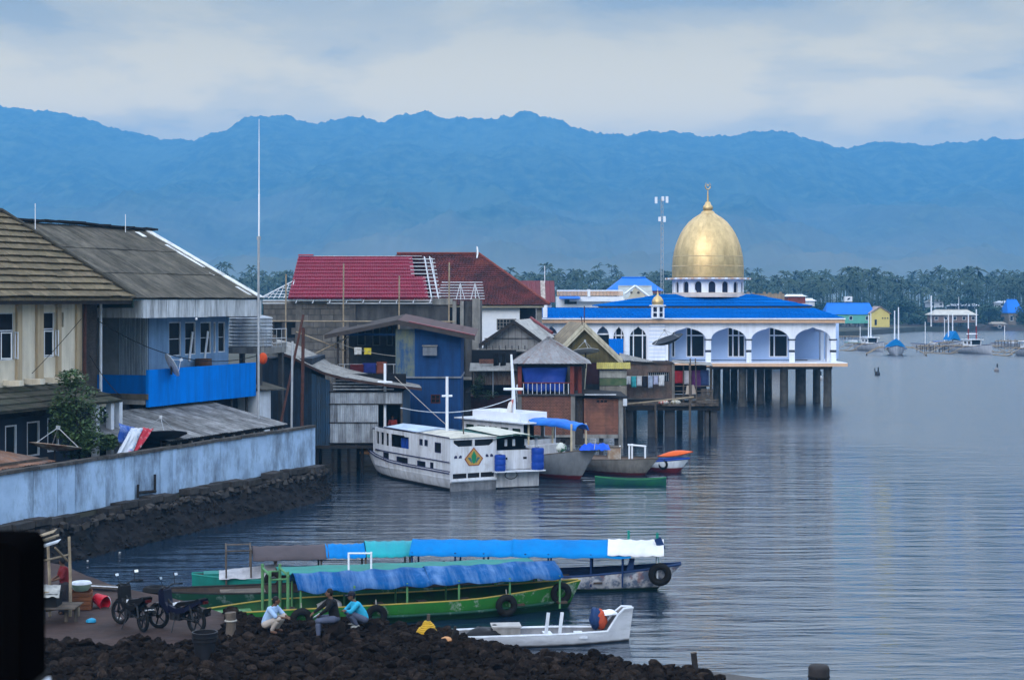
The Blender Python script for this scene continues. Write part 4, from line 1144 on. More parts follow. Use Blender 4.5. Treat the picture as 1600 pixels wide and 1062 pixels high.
# --- house with the rust red hip roof
f = fr(780, 140)
HIP = mat('rust_red_clay_tile', (0.13, 0.030, 0.028), (0.05, 0.018, 0.020), s=.7, lo=.35, hi=.62, dirt=.65, dc=(.028, .016, .018), ds=(1.6, 1.6, .4), rough=.7, patch=.6, pc=(.16, .045, .03), ps=.5)
hr = fthing('house', 'white walled house under a big weathered red tile hip roof', 'house', f)
hh = [hole(f, 776, 807, 498, 516)]
wall_cells(MB(), f.u(640), f.u(812), 1.4, f.w(478, 0, 0), 0, .2, hh).build('wall', WHITE_CLEAN, hr)
window(hr, hh[0], .05, CONC, GLASS, 6, 3, .07)
MB().b(f.u(838), f.u(847), -.1, .3, 1.4, f.w(478, 0, 0)).build('column', CONC, hr)
MB().b(f.u(812), f.u(838), 2.5, 2.7, 1.4, f.w(478, 0, 0)).build('porch_wall', DPL, hr)
MB().b(f.u(640), f.u(847), .3, 9, f.w(482, 0, 0), f.w(478, 0, 0)).build('ceiling', CONC_D, hr)
MB().b(f.u(640), f.u(850), -.6, -.4, f.w(480.5, 0, 0), f.w(476.5, 0, 0)).build('eave_board', mat('cream_trim', (.4, .36, .28), s=2), hr)
e0, e1 = Vector((f.u(560, -.8), -.8, f.w(476, 0, -.8))), Vector((f.u(859, -.8), -.8, f.w(476, 0, -.8)))
r0, r1 = Vector((f.u(620, 5.5), 5.5, f.w(397, 0, 5.5))), Vector((f.u(748, 5.5), 5.5, f.w(397, 0, 5.5)))
NR = 26
mb = MB()
nn = (e1 - e0).cross(r0 - e0).normalized()
for j in range(NR):
    q = lambda a, c: e0.lerp(e1, a).lerp(r0.lerp(r1, a), c)
    t0, t1 = j / NR, (j + 1) / NR
    n_w = int(120 * (1 - t0 * .55)) // 2 * 2
    mb.corr(q(0, t0) + nn * .05, q(1, t0) + nn * .05, q(1, t1), q(0, t1), n_w, .03)
    mb.add([q(0, t0) + nn * .06, q(1, t0) + nn * .06, q(1, t0) - nn * .04, q(0, t0) - nn * .04], [(0, 1, 2, 3)])
hro = mb.build('roof', HIP, hr)
hro['kind'] = 'stuff'
b1 = Vector((e1.x, 12, e1.z)); b0 = Vector((e0.x, 12, e0.z))
MB().add([e0, e1, r1, r0, b1, b0], [(1, 4, 2), (4, 5, 3, 2), (5, 0, 3)]).build('roof_slopes', HIP, hr)
MB().tube([e1 + Vector((0, 0, .05)), r1 + Vector((0, 0, .07)), r0 + Vector((0, 0, .07))], .12, 6).build('hip_cap', mat('hip_cap_red', (.19, .05, .04), (.12, .035, .03), s=2), hr)
fl = thing('flag', 'small white ribbon flag tied on the red hip roof', 'flag', f.o + Vector((r1.x - .2, 5.2, r1.z - .3)))
MB().tube([(0, 0, 0), (0, 0, 1.0)], .02, 5).build('staff', STEEL, fl)
MB().grid(lambda a, c: (.12 * a + .06 * math.sin(c * 5), -.35 * c, .95 - 1.5 * c), 2, 8).build('ribbon', WHITE_CLEAN, fl)
# small maroon gable roof behind
f2 = fr(840, 175)
sr = fthing('house', 'small house with maroon sheet roof and one bare panel behind the hip roof', 'house', f2)
MAR = mat('maroon_sheet', (.13, .022, .03), (.10, .018, .024), s=1, rnd=.08, rough=.5)
MB().b(f2.u(812), f2.u(862), .4, 7, 1.4, f2.w(473, 0, 0)).build('wall', WHITE, sr)
for k in range(8):
    a, b = 808 + k * 7.4, 808 + (k + 1) * 7.4
    MB().corr((f2.u(a), -.4, f2.w(472, 0, 0)), (f2.u(b), -.4, f2.w(472, 0, 0)), (f2.u(b), 3.8, f2.w(438.5, 0, 4)), (f2.u(a), 3.8, f2.w(438.5, 0, 4)), 5, .02).build('roof_sheet', mat('bare_panel', (.42, .36, .33), s=2, dirt=.4) if k == 5 else MAR, sr)
MB().add([(f2.u(867.5), -.4, f2.w(472, 0, 0)), (f2.u(867.5), 8, f2.w(472, 0, 0)), (f2.u(867.5), 3.8, f2.w(438.5, 0, 4))], [(0, 1, 2)]).build('gable', mat('gable_dark', (.05, .03, .035)), sr)
MB().add([(f2.u(808), 8, f2.w(472, 0, 0)), (f2.u(867.5), 8, f2.w(472, 0, 0)), (f2.u(867.5), 3.8, f2.w(438.5, 0, 4)), (f2.u(808), 3.8, f2.w(438.5, 0, 4))], [(0, 1, 2, 3)]).build('rear_slope', MAR, sr)
pole('antenna_rod', 'thin white rod standing above the maroon sheet roof', 'antenna', f2.o + Vector((f2.u(852), 3, f2.w(442, 0, 3))), f2.o + Vector((f2.u(852), 3, f2.w(415, 0, 3))), .035, WHITE_CLEAN)

# --- brick waterfront houses
BRK = brick_mat('red_brick', (0.17, 0.068, 0.042), (0.10, 0.042, 0.032), (1.9, 2.2, 2.4), 2.6, .5)
ZINC = mat('zinc_pyramid', (0.24, 0.24, 0.255), (0.17, 0.17, 0.18), s=1.2, rough=.5, metal=.2, dirt=.4, dc=(.13, .055, .03), ds=(4, 4, .4), rnd=.12, patch=.7, pc=(.15, .055, .03), ps=.9)
f = fr(855, 112)
gz = fthing('house', 'brick waterfront house with open upper room under rusty zinc pyramid roof', 'house', f)
zt = f.w(618, 0, 0)
hs_ = [hole(f, 862, 888, 672, 690)]
MB().b(f.u(812), f.u(893), .2, 5, .2, zt).build('core', CONC_D, gz)
MB().b(f.u(815), f.u(892), 0, .19, .9, zt - .02).build('brick_wall', BRK, gz)
MB().b(f.u(898.5), f.u(911), .4, 5, .2, zt).build('side_wall', BRK_D, gz)
for a, b in ((808, 815), (892, 898.5)): MB().b(f.u(a), f.u(b), -.06, .2, -1.5, zt).build('column', CONC, gz)
MB().b(f.u(808), f.u(912), -.15, 5.2, zt + .004, zt + .12).build('floor_slab', CONC_D, gz)
MB().b(f.u(815), f.u(892), -.02, .5, .75, .9).build('sill_beam', CONC, gz)
OXR = mat('oxide_red_post', (0.22, 0.05, 0.035), (.15, .035, .028), s=2, dirt=.3)
for px, v in ((812, 0), (894, 0), (906, .9), (812, 4.6), (900, 4.6)): MB().b(f.u(px, v) - .13, f.u(px, v) + .13, v, v + .24, zt + .12, f.w(570, 0, 0)).build('post', OXR, gz)
MB().b(f.u(808), f.u(912), -.02, 5, f.w(572, 0, 0), f.w(569, 0, 0)).build('wall_plate', WOOD_D, gz)
MB().tube([(f.u(812), -.02, f.w(598, 0, 0)), (f.u(894), -.02, f.w(598, 0, 0))], .04, 5).build('handrail', OXR, gz)
for k in range(11): MB().tube([(f.u(818 + k * 7), -.02, zt + .12), (f.u(818 + k * 7), -.02, f.w(598, 0, 0))], .022, 5).build('baluster', WHITE_CLEAN, gz)
MB().b(f.u(815), f.u(890), 4.2, 4.3, zt + .1, f.w(572, 0, 0)).build('rear_wall', NAVY, gz)
ap = Vector((f.u(857, 2.4), 2.4, f.w(526, 0, 2.4)))
c4 = [Vector((f.u(797, -.6), -.6, f.w(568, 0, -.6))), Vector((f.u(924, -.6), -.6, f.w(568, 0, -.6))), Vector((f.u(921, 5.6), 5.6, f.w(568, 0, -.6))), Vector((f.u(800, 5.6), 5.6, f.w(568, 0, -.6)))]
for a, b in zip(c4, c4[1:] + c4[:1]):
    for k in range(6):
        a0, b0 = a.lerp(b, k / 6), a.lerp(b, (k + 1) / 6)
        MB().corr(a0, b0, ap.lerp(b0, .03), ap.lerp(a0, .03), 6, .016).build('roof_sheet', ZINC, gz)
MB().ball(ap, (.15, .15, .1), 8, 5).build('roof_cap', ZINC, gz)
cloth('tarpaulin', 'deep blue tarpaulin hung across the open room under the zinc roof', 'tarpaulin', [f.o + Vector((f.u(822), .1, f.w(612, 0, 0))), f.o + Vector((f.u(880), .1, f.w(612, 0, 0))), f.o + Vector((f.u(887), .1, f.w(574, 0, 0))), f.o + Vector((f.u(815), .1, f.w(574, 0, 0)))], mat('deep_blue_tarp', (.01, .035, .22), (.015, .05, .3), s=1, rough=.5), 12, 10, .2, 2.2)
# dark brick part at the left, with rusty corrugated screen above
bl = fthing('house', 'dark brick house with rusty corrugated screen beside the blue house', 'house', f)
MB().b(f.u(729), f.u(807.5), 1.2, 5, .2, f.w(620, 0, 1)).build('wall', brick_mat('maroon_brick', (.065, .025, .024), (.045, .02, .02), (1.2, 1.2, 1.2), 4.5, .5), bl)
MB().b(f.u(727), f.u(735), .9, 1.2, -1.5, f.w(612, 0, 1)).build('column', CONC_D, bl)
RST = mat('rusty_corrugated', (.17, .12, .09), (.10, .06, .05), s=1.4, dirt=.5, dc=(.26, .24, .22), ds=(5, 5, .3), rnd=.15)
for k in range(5): MB().corr((f.u(738 + k * 14), 1.0, f.w(601, 0, 1)), (f.u(752.5 + k * 14), 1.0, f.w(601, 0, 1)), (f.u(752.5 + k * 14), 1.3, f.w(581, 0, 1)), (f.u(738 + k * 14), 1.3, f.w(581, 0, 1)), 8, .03).build('screen_sheet', RST, bl)
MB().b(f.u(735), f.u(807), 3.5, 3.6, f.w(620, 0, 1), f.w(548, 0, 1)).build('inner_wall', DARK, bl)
MB().slab((f.u(733), .6, f.w(580, 0, 1)), (f.u(808), .6, f.w(579, 0, 1)), (f.u(808), 3, f.w(568, 0, 3)), (f.u(733), 3, f.w(568, 0, 3)), .05).build('awning', ROOFG, bl)
MB().b(f.u(748), f.u(772), 2, 2.2, f.w(568, 0, 2), f.w(561, 0, 2)).build('brick_strip', BRK, bl)
MB().tube([(f.u(770), .9, f.w(620, 0, 1)), (f.u(770), .9, f.w(579, 0, 1))], .04, 5).build('prop', STEEL, bl)
for i, px in enumerate((775, 786)):
    W = f.o + Vector((f.u(px), 1.8, f.w(551, 0, 2)))
    cloth('garment', ['black garment hanging under the canopy, nearer the blue house', 'black garment hanging under the canopy, nearer the zinc roof'][i], 'laundry', [W + Vector((-.2, 0, -.9)), W + Vector((.2, 0, -.85)), W + Vector((.17, 0, 0)), W + Vector((-.17, 0, 0))], RUBBER, 5, 6, .1, i * 2.0, 'black laundry under the canopy')
tree('climbing_bush', 'dark green bush growing between the blue house and the brick house', f.o + Vector((f.u(745), .6, f.w(622, 0, 0))), .6, [((0, 0, .5), (.5, .4, .5)), ((.2, 0, 1.1), (.4, .4, .5)), ((.6, .1, .2), (.9, .4, .35))], 700, .1, 3, tr=.05, cat='bush')
# brick annex right, with its flat dark roof
ax = fthing('outhouse', 'small red brick annex with pale corner column and dark flat roof', 'outhouse', f)
MB().b(f.u(912.5), f.u(966), -.1, 4, .95, f.w(622, 0, 0)).build('brick_wall', BRK, ax)
for k in range(3): MB().b(f.u(932 + k * 6), f.u(936.5 + k * 6), -.12, -.101, f.w(628.5, 0, 0), f.w(624.5, 0, 0)).build('vent_hole', DARK, ax)
for a, b in ((966.3, 973),): MB().b(f.u(a), f.u(b), -.2, .2, -1.5, f.w(620, 0, 0)).build('column', CONC, ax)
MB().b(f.u(911.5), f.u(966), -.16, 4, .7, .94).build('plinth', CONC, ax)
for px in (914, 940, 964): MB().b(f.u(px) - .15, f.u(px) + .15, .2, .5, -1.5, .7).build('pile', CONC_D, ax)
MB().slab((f.u(910), -.5, f.w(618, 0, -.5)), (f.u(980), -.5, f.w(622, 0, -.5)), (f.u(976), 4, f.w(614, 0, 4)), (f.u(912), 4, f.w(610, 0, 4)), .12).build('roof', mat('tar_roof', (.02, .02, .024), s=2), ax)
MB().b(f.u(913), f.u(962), -.56, -.51, f.w(617, 0, -.5), f.w(615.5, 0, -.5)).build('roof_edge', WHITE, ax)
MB().b(f.u(973), f.u(979), -.5, .1, f.w(633, 0, 0), f.w(622, 0, 0)).build('hanging_sheet', WHITE, ax)

# --- grey gable house behind
f = fr(803, 118)
gg = fthing('house', 'grey boarded gable house with pale sheet roof behind the pyramid roof', 'house', f)
GRB = mat('grey_board', (.25, .25, .26), (.19, .19, .2), s=1, dirt=.4, rnd=.08)
aw, al, ar = (803, 500), (748, 537), (846, 531)
A = lambda q, v, dz=0: Vector((f.u(q[0], v), v, f.w(q[1], 0, v) + dz))
xs = [755 + k * 10 for k in range(10)]
for a, b in zip(xs, xs[1:]):
    def top(px): return 504 + (803 - px) * .62 if px < 803 else 504 + (px - 803) * .66
    MB().prism([(f.u(a) + .01, f.w(551, 0, 0)), (f.u(b) - .01, f.w(551, 0, 0)), (f.u(b) - .01, f.w(top(b), 0, 0)), (f.u(a) + .01, f.w(top(a), 0, 0))], random.uniform(0, .02), .06).build('board', GRB, gg)
MB().prism([(f.u(756), f.w(600, 0, 0)), (f.u(844), f.w(600, 0, 0)), (f.u(844), f.w(534, 0, 0)), (f.u(803), f.w(506, 0, 0)), (f.u(756), f.w(536, 0, 0))], .07, 7).build('wall', DPL, gg)
MB().b(f.u(757), f.u(835), -.05, -.003, f.w(529.5, 0, 0), f.w(528, 0, 0)).build('board_rail', CONC_D, gg)
for q, nm in ((al, 'l'), (ar, 'r')):
    a, b = A(aw, -.5), A(q, -.5)
    bk_ = Vector((1.2, 9, .0))
    for k in range(4):
        p0, p1 = a.lerp(b, k / 4), a.lerp(b, (k + 1) / 4 + .01)
        MB().corr(p0, p0 + bk_, p1 + bk_, p1, 16, .02).build('roof_sheet', mat('pale_sheet', (.40, .39, .38), (.3, .29, .28), s=1.2, dirt=.35, rnd=.1), gg)
    MB().slab(a + Vector((0, -.06, -.3)), b + Vector((0, -.06, -.3)), b + Vector((0, -.06, 0)), a + Vector((0, -.06, 0)), .06).build('rake_board', WOOD_D, gg)
MB().tube([A(ar, -.5, .08) + Vector((.9, 6, .3)), A(aw, -.5, .05) + Vector((1.3, 9.3, .0))], .12, 6).build('red_flashing', REDR, gg)
MB().slab(A((740, 549), -1.0), A((823, 549), -1.0), A((823, 545), -.02), A((748, 545), -.02), .06).build('canopy', CONC, gg)
for k in range(8): MB().tube([A((750 + k * 10, 548), -.6), A((750 + k * 10, 540), -.3)], .03, 4).build('bracket', WOOD_D, gg)

# --- olive gable hut
f = fr(920, 120)
OLV = mat('olive_board', (0.14, 0.115, 0.05), (0.095, 0.08, 0.038), s=1.2, dirt=.4, dc=(.05, .045, .025), rnd=.1)
CRM = mat('cream_barge', (.50, .46, .36), (.4, .36, .28), s=2, dirt=.3)
oh = fthing('house', 'olive plank gable hut with cream barge boards before the mosque', 'house', f)
xs = [872 + k * 7.2 for k in range(14)]
for a, b in zip(xs, xs[1:]):
    tp = lambda px: 511 + (913 - px) * .88 if px < 913 else 511 + (px - 913) * .90
    z0 = f.w(566, 0, 0)
    if f.w(tp(b), 0, 0) - z0 < .1 and f.w(tp(a), 0, 0) - z0 < .1: continue
    MB().prism([(f.u(a) + .008, z0), (f.u(b) - .008, z0), (f.u(b) - .008, max(f.w(tp(b), 0, 0), z0 + .02)), (f.u(a) + .008, max(f.w(tp(a), 0, 0), z0 + .02))], random.uniform(0, .02), .06).build('board', OLV, oh)
MB().prism([(f.u(874), f.w(620, 0, 0)), (f.u(968), f.w(620, 0, 0)), (f.u(968), f.w(562, 0, 0)), (f.u(913), f.w(513, 0, 0)), (f.u(874), f.w(549, 0, 0))], .07, 6).build('wall', DPL, oh)
for q in ((862, 556), (973, 561)):
    a, b = A((913, 504), -.5), A(q, -.5)
    MB().slab(a + Vector((0, -.06, -.28)), b + Vector((0, -.06, -.28)), b + Vector((0, -.06, .03)), a + Vector((0, -.06, .03)), .07).build('barge_board', CRM, oh)
    MB().slab(a + Vector((0, -.02, -.5)), b + Vector((0, -.02, -.5)), b + Vector((0, -.02, -.3)), a + Vector((0, -.02, -.3)), .05).build('inner_barge', CRM, oh)
    for k in range(4):
        p0, p1 = a.lerp(b, k / 4), a.lerp(b, (k + 1) / 4 + .01)
        bk_ = Vector((-.9, 7, 0))
        MB().corr(p0, p0 + bk_, p1 + bk_, p1, 14, .02).build('roof_sheet', mat('tan_sheet', (.25, .2, .14), (.17, .14, .10), s=1.2, dirt=.4, rnd=.1), oh)
MB().tube([A((913, 510), -.55), A((913, 478), -.55)], .035, 5).build('finial_pole', RUST, oh)
MB().tube([A((910, 508), -.55), A((908, 494), -.55)], .03, 5).build('finial_prong', WOOD_D, oh)
YEL = mat('yellow_awning', (.42, .36, .10), (.33, .29, .1), s=2, dirt=.2, rnd=.06)
for k in range(6): MB().corr((f.u(931 + k * 8.7), -1.2, f.w(576, 0, -1.2)), (f.u(939.9 + k * 8.7), -1.2, f.w(576, 0, -1.2)), (f.u(939.9 + k * 8.7), -.9, f.w(566, 0, -.9)), (f.u(931 + k * 8.7), -.9, f.w(566, 0, -.9)), 6, .02).build('awning_sheet', YEL, oh)
MB().b(f.u(936), f.u(978), -.8, -.6, f.w(590, 0, -.7), f.w(579, 0, -.7)).build('pale_panel', mat('pale_panel', (.38, .38, .36), s=2, dirt=.4), oh)
MB().b(f.u(936), f.u(978), -.75, -.62, f.w(602, 0, -.7), f.w(590.5, 0, -.7)).build('green_glass_panel', mat('green_glass', (.05, .10, .05), (.12, .14, .08), s=1.5, rough=.25), oh)
MB().b(f.u(936), f.u(978), -.8, -.6, f.w(618, 0, -.7), f.w(603, 0, -.7)).build('lower_panel', mat('tan_panel', (.26, .23, .2), s=2, dirt=.4), oh)
MB().b(f.u(914), f.u(935), -.5, -.4, f.w(600, 0, -.5), f.w(567, 0, -.5)).build('maroon_panel', mat('maroon_panel', (.05, .02, .025), s=2), oh)
MB().tube([A((913, 612), -1.0), A((917, 560), -1.0)], .05, 6).build('awning_prop', CRM, oh)
dish('satellite_dish', 'white grid satellite dish in front of the olive gable', f.u(915, -1.5), -1.5, f.w(575, 0, -1.5), 1.0, mat('pale_grid_dish', (.5, .5, .5), (.35, .35, .36), s=3), R(-14), R(10), pole=1.1, parent_fr=f, depth=.14)

# --- brick house with the washing line
f = fr(1017, 124)
bw = fthing('house', 'patchy brick house on piles with laundry and a low grey sheet roof', 'house', f)
PBR = brick_mat('patchy_brick', (.15, .085, .065), (.095, .085, .08), (1.3, 1.3, 1.3), 4.5, .6)
hs_ = [hole(f, 1012, 1046, 581, 596)]
zf = f.w(622, 0, 0)
wall_cells(MB(), f.u(979), f.u(1051), zf, f.w(566, 0, 0), 0, .18, hs_).build('wall', PBR, bw)
window(bw, hs_[0], .03, WOOD_D, GLASS, 2, 1, .05)
for k in range(11): MB().tube([(f.u(1013.5 + k * 3.1), .02, hs_[0][2]), (f.u(1013.5 + k * 3.1), .02, hs_[0][3])], .018, 4).build('window_bar', STEEL, bw)
MB().b(f.u(979), f.u(980.5), .19, 5, zf, f.w(566, 0, 0)).build('side_wall', PBR, bw)
MB().b(f.u(1049.5), f.u(1051), .19, 5, zf, f.w(566, 0, 0)).build('side_wall', PBR, bw)
MB().b(f.u(975), f.u(1052), 3.5, 3.7, zf, f.w(566, 0, 0)).build('rear_wall', CONC_D, bw)
MB().b(f.u(1050), f.u(1054), -.1, .2, zf, f.w(567, 0, 0)).build('corner_post', CONC, bw)
for k in range(6): MB().corr(A((968 + k * 9.5, 562 + k * .8), -.3), A((977.8 + k * 9.5, 562 + (k + 1) * .8), -.3), A((977 + k * 8, 551 + (k + 1) * 2), 4), A((968 + k * 8, 551 + k * 2), 4), 6, .02).build('roof_sheet', ROOFG, bw)
MB().b(f.u(982), f.u(1052), -.12, .3, f.w(569, 0, 0) + .02, f.w(565, 0, 0)).build('broken_parapet', brick_mat('parapet_brick', (.07, .05, .045), (.05, .045, .04), (.9, .9, .9), 4.5, .7), bw)

# deck on piles with the open shack
dk = fthing('pile_deck', 'weathered timber deck on dark concrete piles beside the mosque', 'deck', f)
f3 = fr(1017, 120)
zd = wz(630, 122)
for k in range(22):
    a, b = f.u(972) + k * .34, f.u(972) + (k + 1) * .34
    if b > f.u(1119): break
    MB().b(a + .01, b - .015, -3.2 + (.9 if k < 8 else 0), 5 if k < 14 else 2.6, zd - .12 + random.uniform(-.015, .015), zd + random.uniform(-.02, .02)).build('deck_plank', WOOD, dk)
MB().b(f.u(974), f.u(1117), -2.9, -2.6, zd - .45, zd - .14).build('beam', WOOD_D, dk)
MB().b(f.u(974), f.u(1117), 1.0, 1.3, zd - .45, zd - .14).build('beam', WOOD_D, dk)
MB().tube([(f.u(971, -3.4), -3.4, wz(632, 120.6)), (f.u(1084, -3.4), -3.4, wz(620, 120.6))], .06, 6).build('edge_pole', BAMBOO, dk)
for px, w_ in ((982, .34), (1019, .28), (1047, .36)): MB().b(f.u(px, -2.5) - w_, f.u(px, -2.5) + w_, -2.55, -1.9, -2, zd - .46).build('pile', CONC_D, dk)
for px, w_ in ((1106, .2), (1114, .3)): MB().b(f.u(px, -2.5) - w_, f.u(px, -2.5) + w_, -2.6, -2.0, -2, zd - .13).build('pile', CONC_D, dk)
for px, w_ in ((990, .22), (1032, .22), (1062, .2), (1095, .2)): MB().b(f.u(px, 2) - w_, f.u(px, 2) + w_, 1.9, 2.4, -2, zd - .14).build('pile', CONC_D, dk)
for px, dx in ((975, 4), (1024, 2), (1078, 0)): MB().tube([(f.u(px + dx, -3.3), -3.3, -1.5), (f.u(px, -3.3), -3.3, zd + (.1 if px < 1070 else 3.0))], [.1, .08], 7).build('timber_pile', WOOD, dk, smooth=40)
MB().box((f.u(1106, -3), -3.0, zd + .1), (1.5, .5, .12), .1, 0, .03).build('loose_plank', WOOD, dk)
MB().box((f.u(1100, -2), -2.4, zd + .22), (2.0, .35, .1), -.1, 0, -.04).build('loose_plank', WOOD, dk)
for i, (px, c, lab) in enumerate(((1036, (.45, .1, .06), 'red and pale bundle lying under the edge of the deck'), (1055, (.28, .24, .15), 'tan bundle lying under the edge of the deck'))):
    t = thing('bundle', lab, 'bundle', f.o + Vector((f.u(px, -2.4), -2.7, zd)))
    MB().ball((0, 0, .12), (.4, .28, .18), 9, 6).build('wrap', mat('bundle_%d' % i, c, (.5, .48, .45), s=4, lo=.45, hi=.55), t, smooth=60)
    MB().tube([(-.05, -.29, .1), (0, 0, .31), (.05, .29, .1)], .02, 5).build('tie', ROPE, t)
ss = fthing('shack', 'open sided plank shack with hanging clothes at the end of the deck', 'shed', f)
zs = f.w(618, 0, 0)
MB().slab(A((1050, 566), -1.5), A((1114, 572), -1.5), A((1110, 567), 3), A((1050, 563), 3), .05).build('roof_sheet', ROOFG, ss)
for px, v in ((1068, -.9), (1112, -.9), (1110, 2.6), (1090, 2.6)): MB().tube([(f.u(px, v), v, zd), (f.u(px, v), v, f.w(571, 0, v))], .06, 6).build('post', WOOD, ss)
MB().b(f.u(1055), f.u(1112), -1.0, 2.8, zs - .2, zs - .05).build('floor', WOOD, ss)
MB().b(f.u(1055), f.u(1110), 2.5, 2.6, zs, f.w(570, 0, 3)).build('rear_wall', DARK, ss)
for py in (603, 611): MB().tube([(f.u(1053), -.95, f.w(py, 0, -.95)), (f.u(1112), -.95, f.w(py, 0, -.95))], .035, 5).build('rail', WOOD, ss)
for k in range(9): MB().b(f.u(1093 + k * 2.1), f.u(1094.7 + k * 2.1), -.93, -.9, zs - .02, f.w(607, 0, -.9)).build('rail_board', WOOD, ss)
MB().slab(A((1071, 616), -1.1), A((1089, 615), -1.1), A((1084, 601), -.95), A((1073, 602), -.95), .03).build('leaning_board', mat('pale_board', (.36, .3, .26), s=3), ss)
for px in (1078, 1086): MB().tube([(f.u(px), -1.1, zd), (f.u(px - 2), -1.1, f.w(560, 0, -1))], .05, 6).build('prop_pole', WOOD, ss)
clothes(['red cloth hanging in the open shack, nearest the brick house', 'white cloth hanging in the middle of the open shack', 'purple cloth hanging in the open shack', 'dark blue cloth hanging in the open shack, nearest the water'], (f.u(1053), -.6, f.w(579, 0, 0)), (f.u(1106), -.6, f.w(577, 0, 0)), [(.28, .02, .03), (.5, .48, .55), (.10, .03, .12), (.03, .05, .14)], f, 0, 'clothes hanging in the open shack', (.9, 1.3), (.5, .7))
clothes(['first pale garment on the line by the olive hut', 'turquoise towel on the brick wall line', 'second pale garment on the line, below the turquoise towel', 'black garment on the line beside the turquoise towel', 'pale blue jeans on the line right of the black garment', 'lavender trousers near the right end of the line', 'last white garment at the right end of the line'], (f.u(977, -.7), -.7, f.w(587, 0, 0)), (f.u(1038, -.7), -.7, f.w(585, 0, 0)), [(.55, .56, .6), (.05, .36, .42), (.5, .52, .58), (.02, .02, .03), (.30, .36, .5), (.36, .38, .55), (.55, .57, .62)], f, 0, 'laundry on the brick house line', (.6, .95), (.32, .42))
wire('washing line along the patchy brick wall', f.o + Vector((f.u(972, -.7), -.7, f.w(587, 0, 0))), f.o + Vector((f.u(1042, -.7), -.7, f.w(584.5, 0, 0))), .03, .018, ROPE)
fd = fr(1045, 128)
dish('satellite_dish', 'large dark mesh satellite dish in front of the mosque', 0, 0, fd.w(575, 0, 0), 1.25, MESH_D, R(20), R(-70), pole=fd.w(536, 0, 0) - fd.w(575, 0, 0), parent_fr=fd, depth=.3)
# ================================================================ MOSQUE on its piles
MQ = Fr((wx(1050, 156), 156, 0), 0)
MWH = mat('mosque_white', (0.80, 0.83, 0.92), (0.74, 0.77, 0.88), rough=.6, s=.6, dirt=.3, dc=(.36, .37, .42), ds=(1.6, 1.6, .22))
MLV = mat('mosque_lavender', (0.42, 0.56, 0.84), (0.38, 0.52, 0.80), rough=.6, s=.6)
PEACH = mat('peach_band', (0.62, 0.40, 0.27), (0.56, 0.36, 0.25), rough=.6, s=.8, dirt=.1)
MBL = mat('mosque_blue_roof', (0.001, 0.10, 0.38), (0.001, 0.088, 0.34), rough=.7, spec=0.0, s=.6, rnd=.09, dirt=.15, dc=(.004, .05, .18))
GOLD = mat('gold_dome', (0.66, 0.48, 0.25), (0.50, 0.36, 0.18), rough=.48, metal=.92, rnd=.07, s=1.2, dirt=.25, dc=(.22, .15, .06), ds=(1.2, 1.2, .5))
mq = fthing('mosque', 'white mosque with gold dome and blue roof on concrete piles over the water', 'mosque', MQ)
f = MQ
X = lambda px, v=0: f.u(px, v)
Z = lambda py, v=0: f.w(py, 0, v)
zF = Z(566); zE = Z(505)
# floor slab with peach edge
MB().b(X(1030), X(1320), -1.2, 22, Z(571, -1.2), zF).build('floor_slab', MWH, mq)
MB().b(X(1029), X(1320.5), -1.24, -1.203, Z(572.5, -1.2), Z(567.5, -1.2)).build('slab_edge_band', PEACH, mq)
MB().b(X(1320), X(1320) + .04, -1.2, 22, Z(572.5, -1.2), Z(567.5, -1.2)).build('slab_edge_band', PEACH, mq)
# arcade wall pieces: one per bay
def arch(cx, hw, zs, zp, n=9):
    """ogee arch outline from left spring to right spring"""
    pts = []
    for k in range(n + 1):
        t = k / n
        if t < .7:
            a = t / .7 * R(66)
            x = -hw * math.cos(a); z = zs + (zp - zs) * .80 * math.sin(a) / math.sin(R(66))
        else:
            s_ = (t - .7) / .3
            x = -hw * math.cos(R(66)) * (1 - s_)
            z = zs + (zp - zs) * (.80 + .20 * s_ ** 1.35)
        pts.append((cx + x, z))
    return pts + [(2 * cx - x, z) for x, z in reversed(pts[:-1])]
def bay(px0, px1, ax0, ax1, spring, peak, v=0, th=.3, base=None, ztop=None):
    """white wall piece with an arched opening"""
    x0, x1, a0, a1 = X(px0, v), X(px1, v), X(ax0, v), X(ax1, v)
    zb = base if base is not None else zF
    arc = arch((a0 + a1) / 2, (a1 - a0) / 2, Z(spring, v), Z(peak, v))
    poly = [(x0, zb), (a0, zb)] + arc + [(a1, zb), (x1, zb), (x1, ztop or zE), (x0, ztop or zE)]
    MB().prism(poly, v, v + th).build('arcade_wall', MWH, mq)
bays = [(1040.2, 1107, 1045, 1103), (1107, 1170, 1111, 1166), (1170, 1237.5, 1174, 1233.5), (1237.5, 1306, 1242, 1298)]
for a, b, c, d_ in bays: bay(a, b, c, d_, 531, 511)
# striped column shafts and dark capitals
for a, b in ((1103, 1110.5), (1166.5, 1173.5), (1233.8, 1241.2), (1298.2, 1306)):
    for k in range(9):
        z0 = zF + k * (Z(531) - zF) / 9
        if k in (4,): m_ = mat('dark_band', (.05, .06, .09))
        else: m_ = MWH
        MB().b(X(a) - .03, X(b) + .03, -.06, .36, z0 + .02, z0 + (Z(531) - zF) / 9 - .02).build('column_block', m_, mq)
    MB().b(X(a) - .1, X(b) + .1, -.12, .42, Z(531.5), Z(529.5)).build('capital', MATS['dark_band'], mq)
# rusticated pier
for k in range(13):
    z0 = zF - .9 + k * (zE - zF + .9) / 13
    MB().b(X(1014), X(1040), -.1, .5, z0 + .025, z0 + (zE - zF + .9) / 13 - .025).build('pier_block', MWH, mq)
MB().b(X(1014.5), X(1039.5), -.06, .45, zF - .9, zE).build('pier_core', MLV, mq)
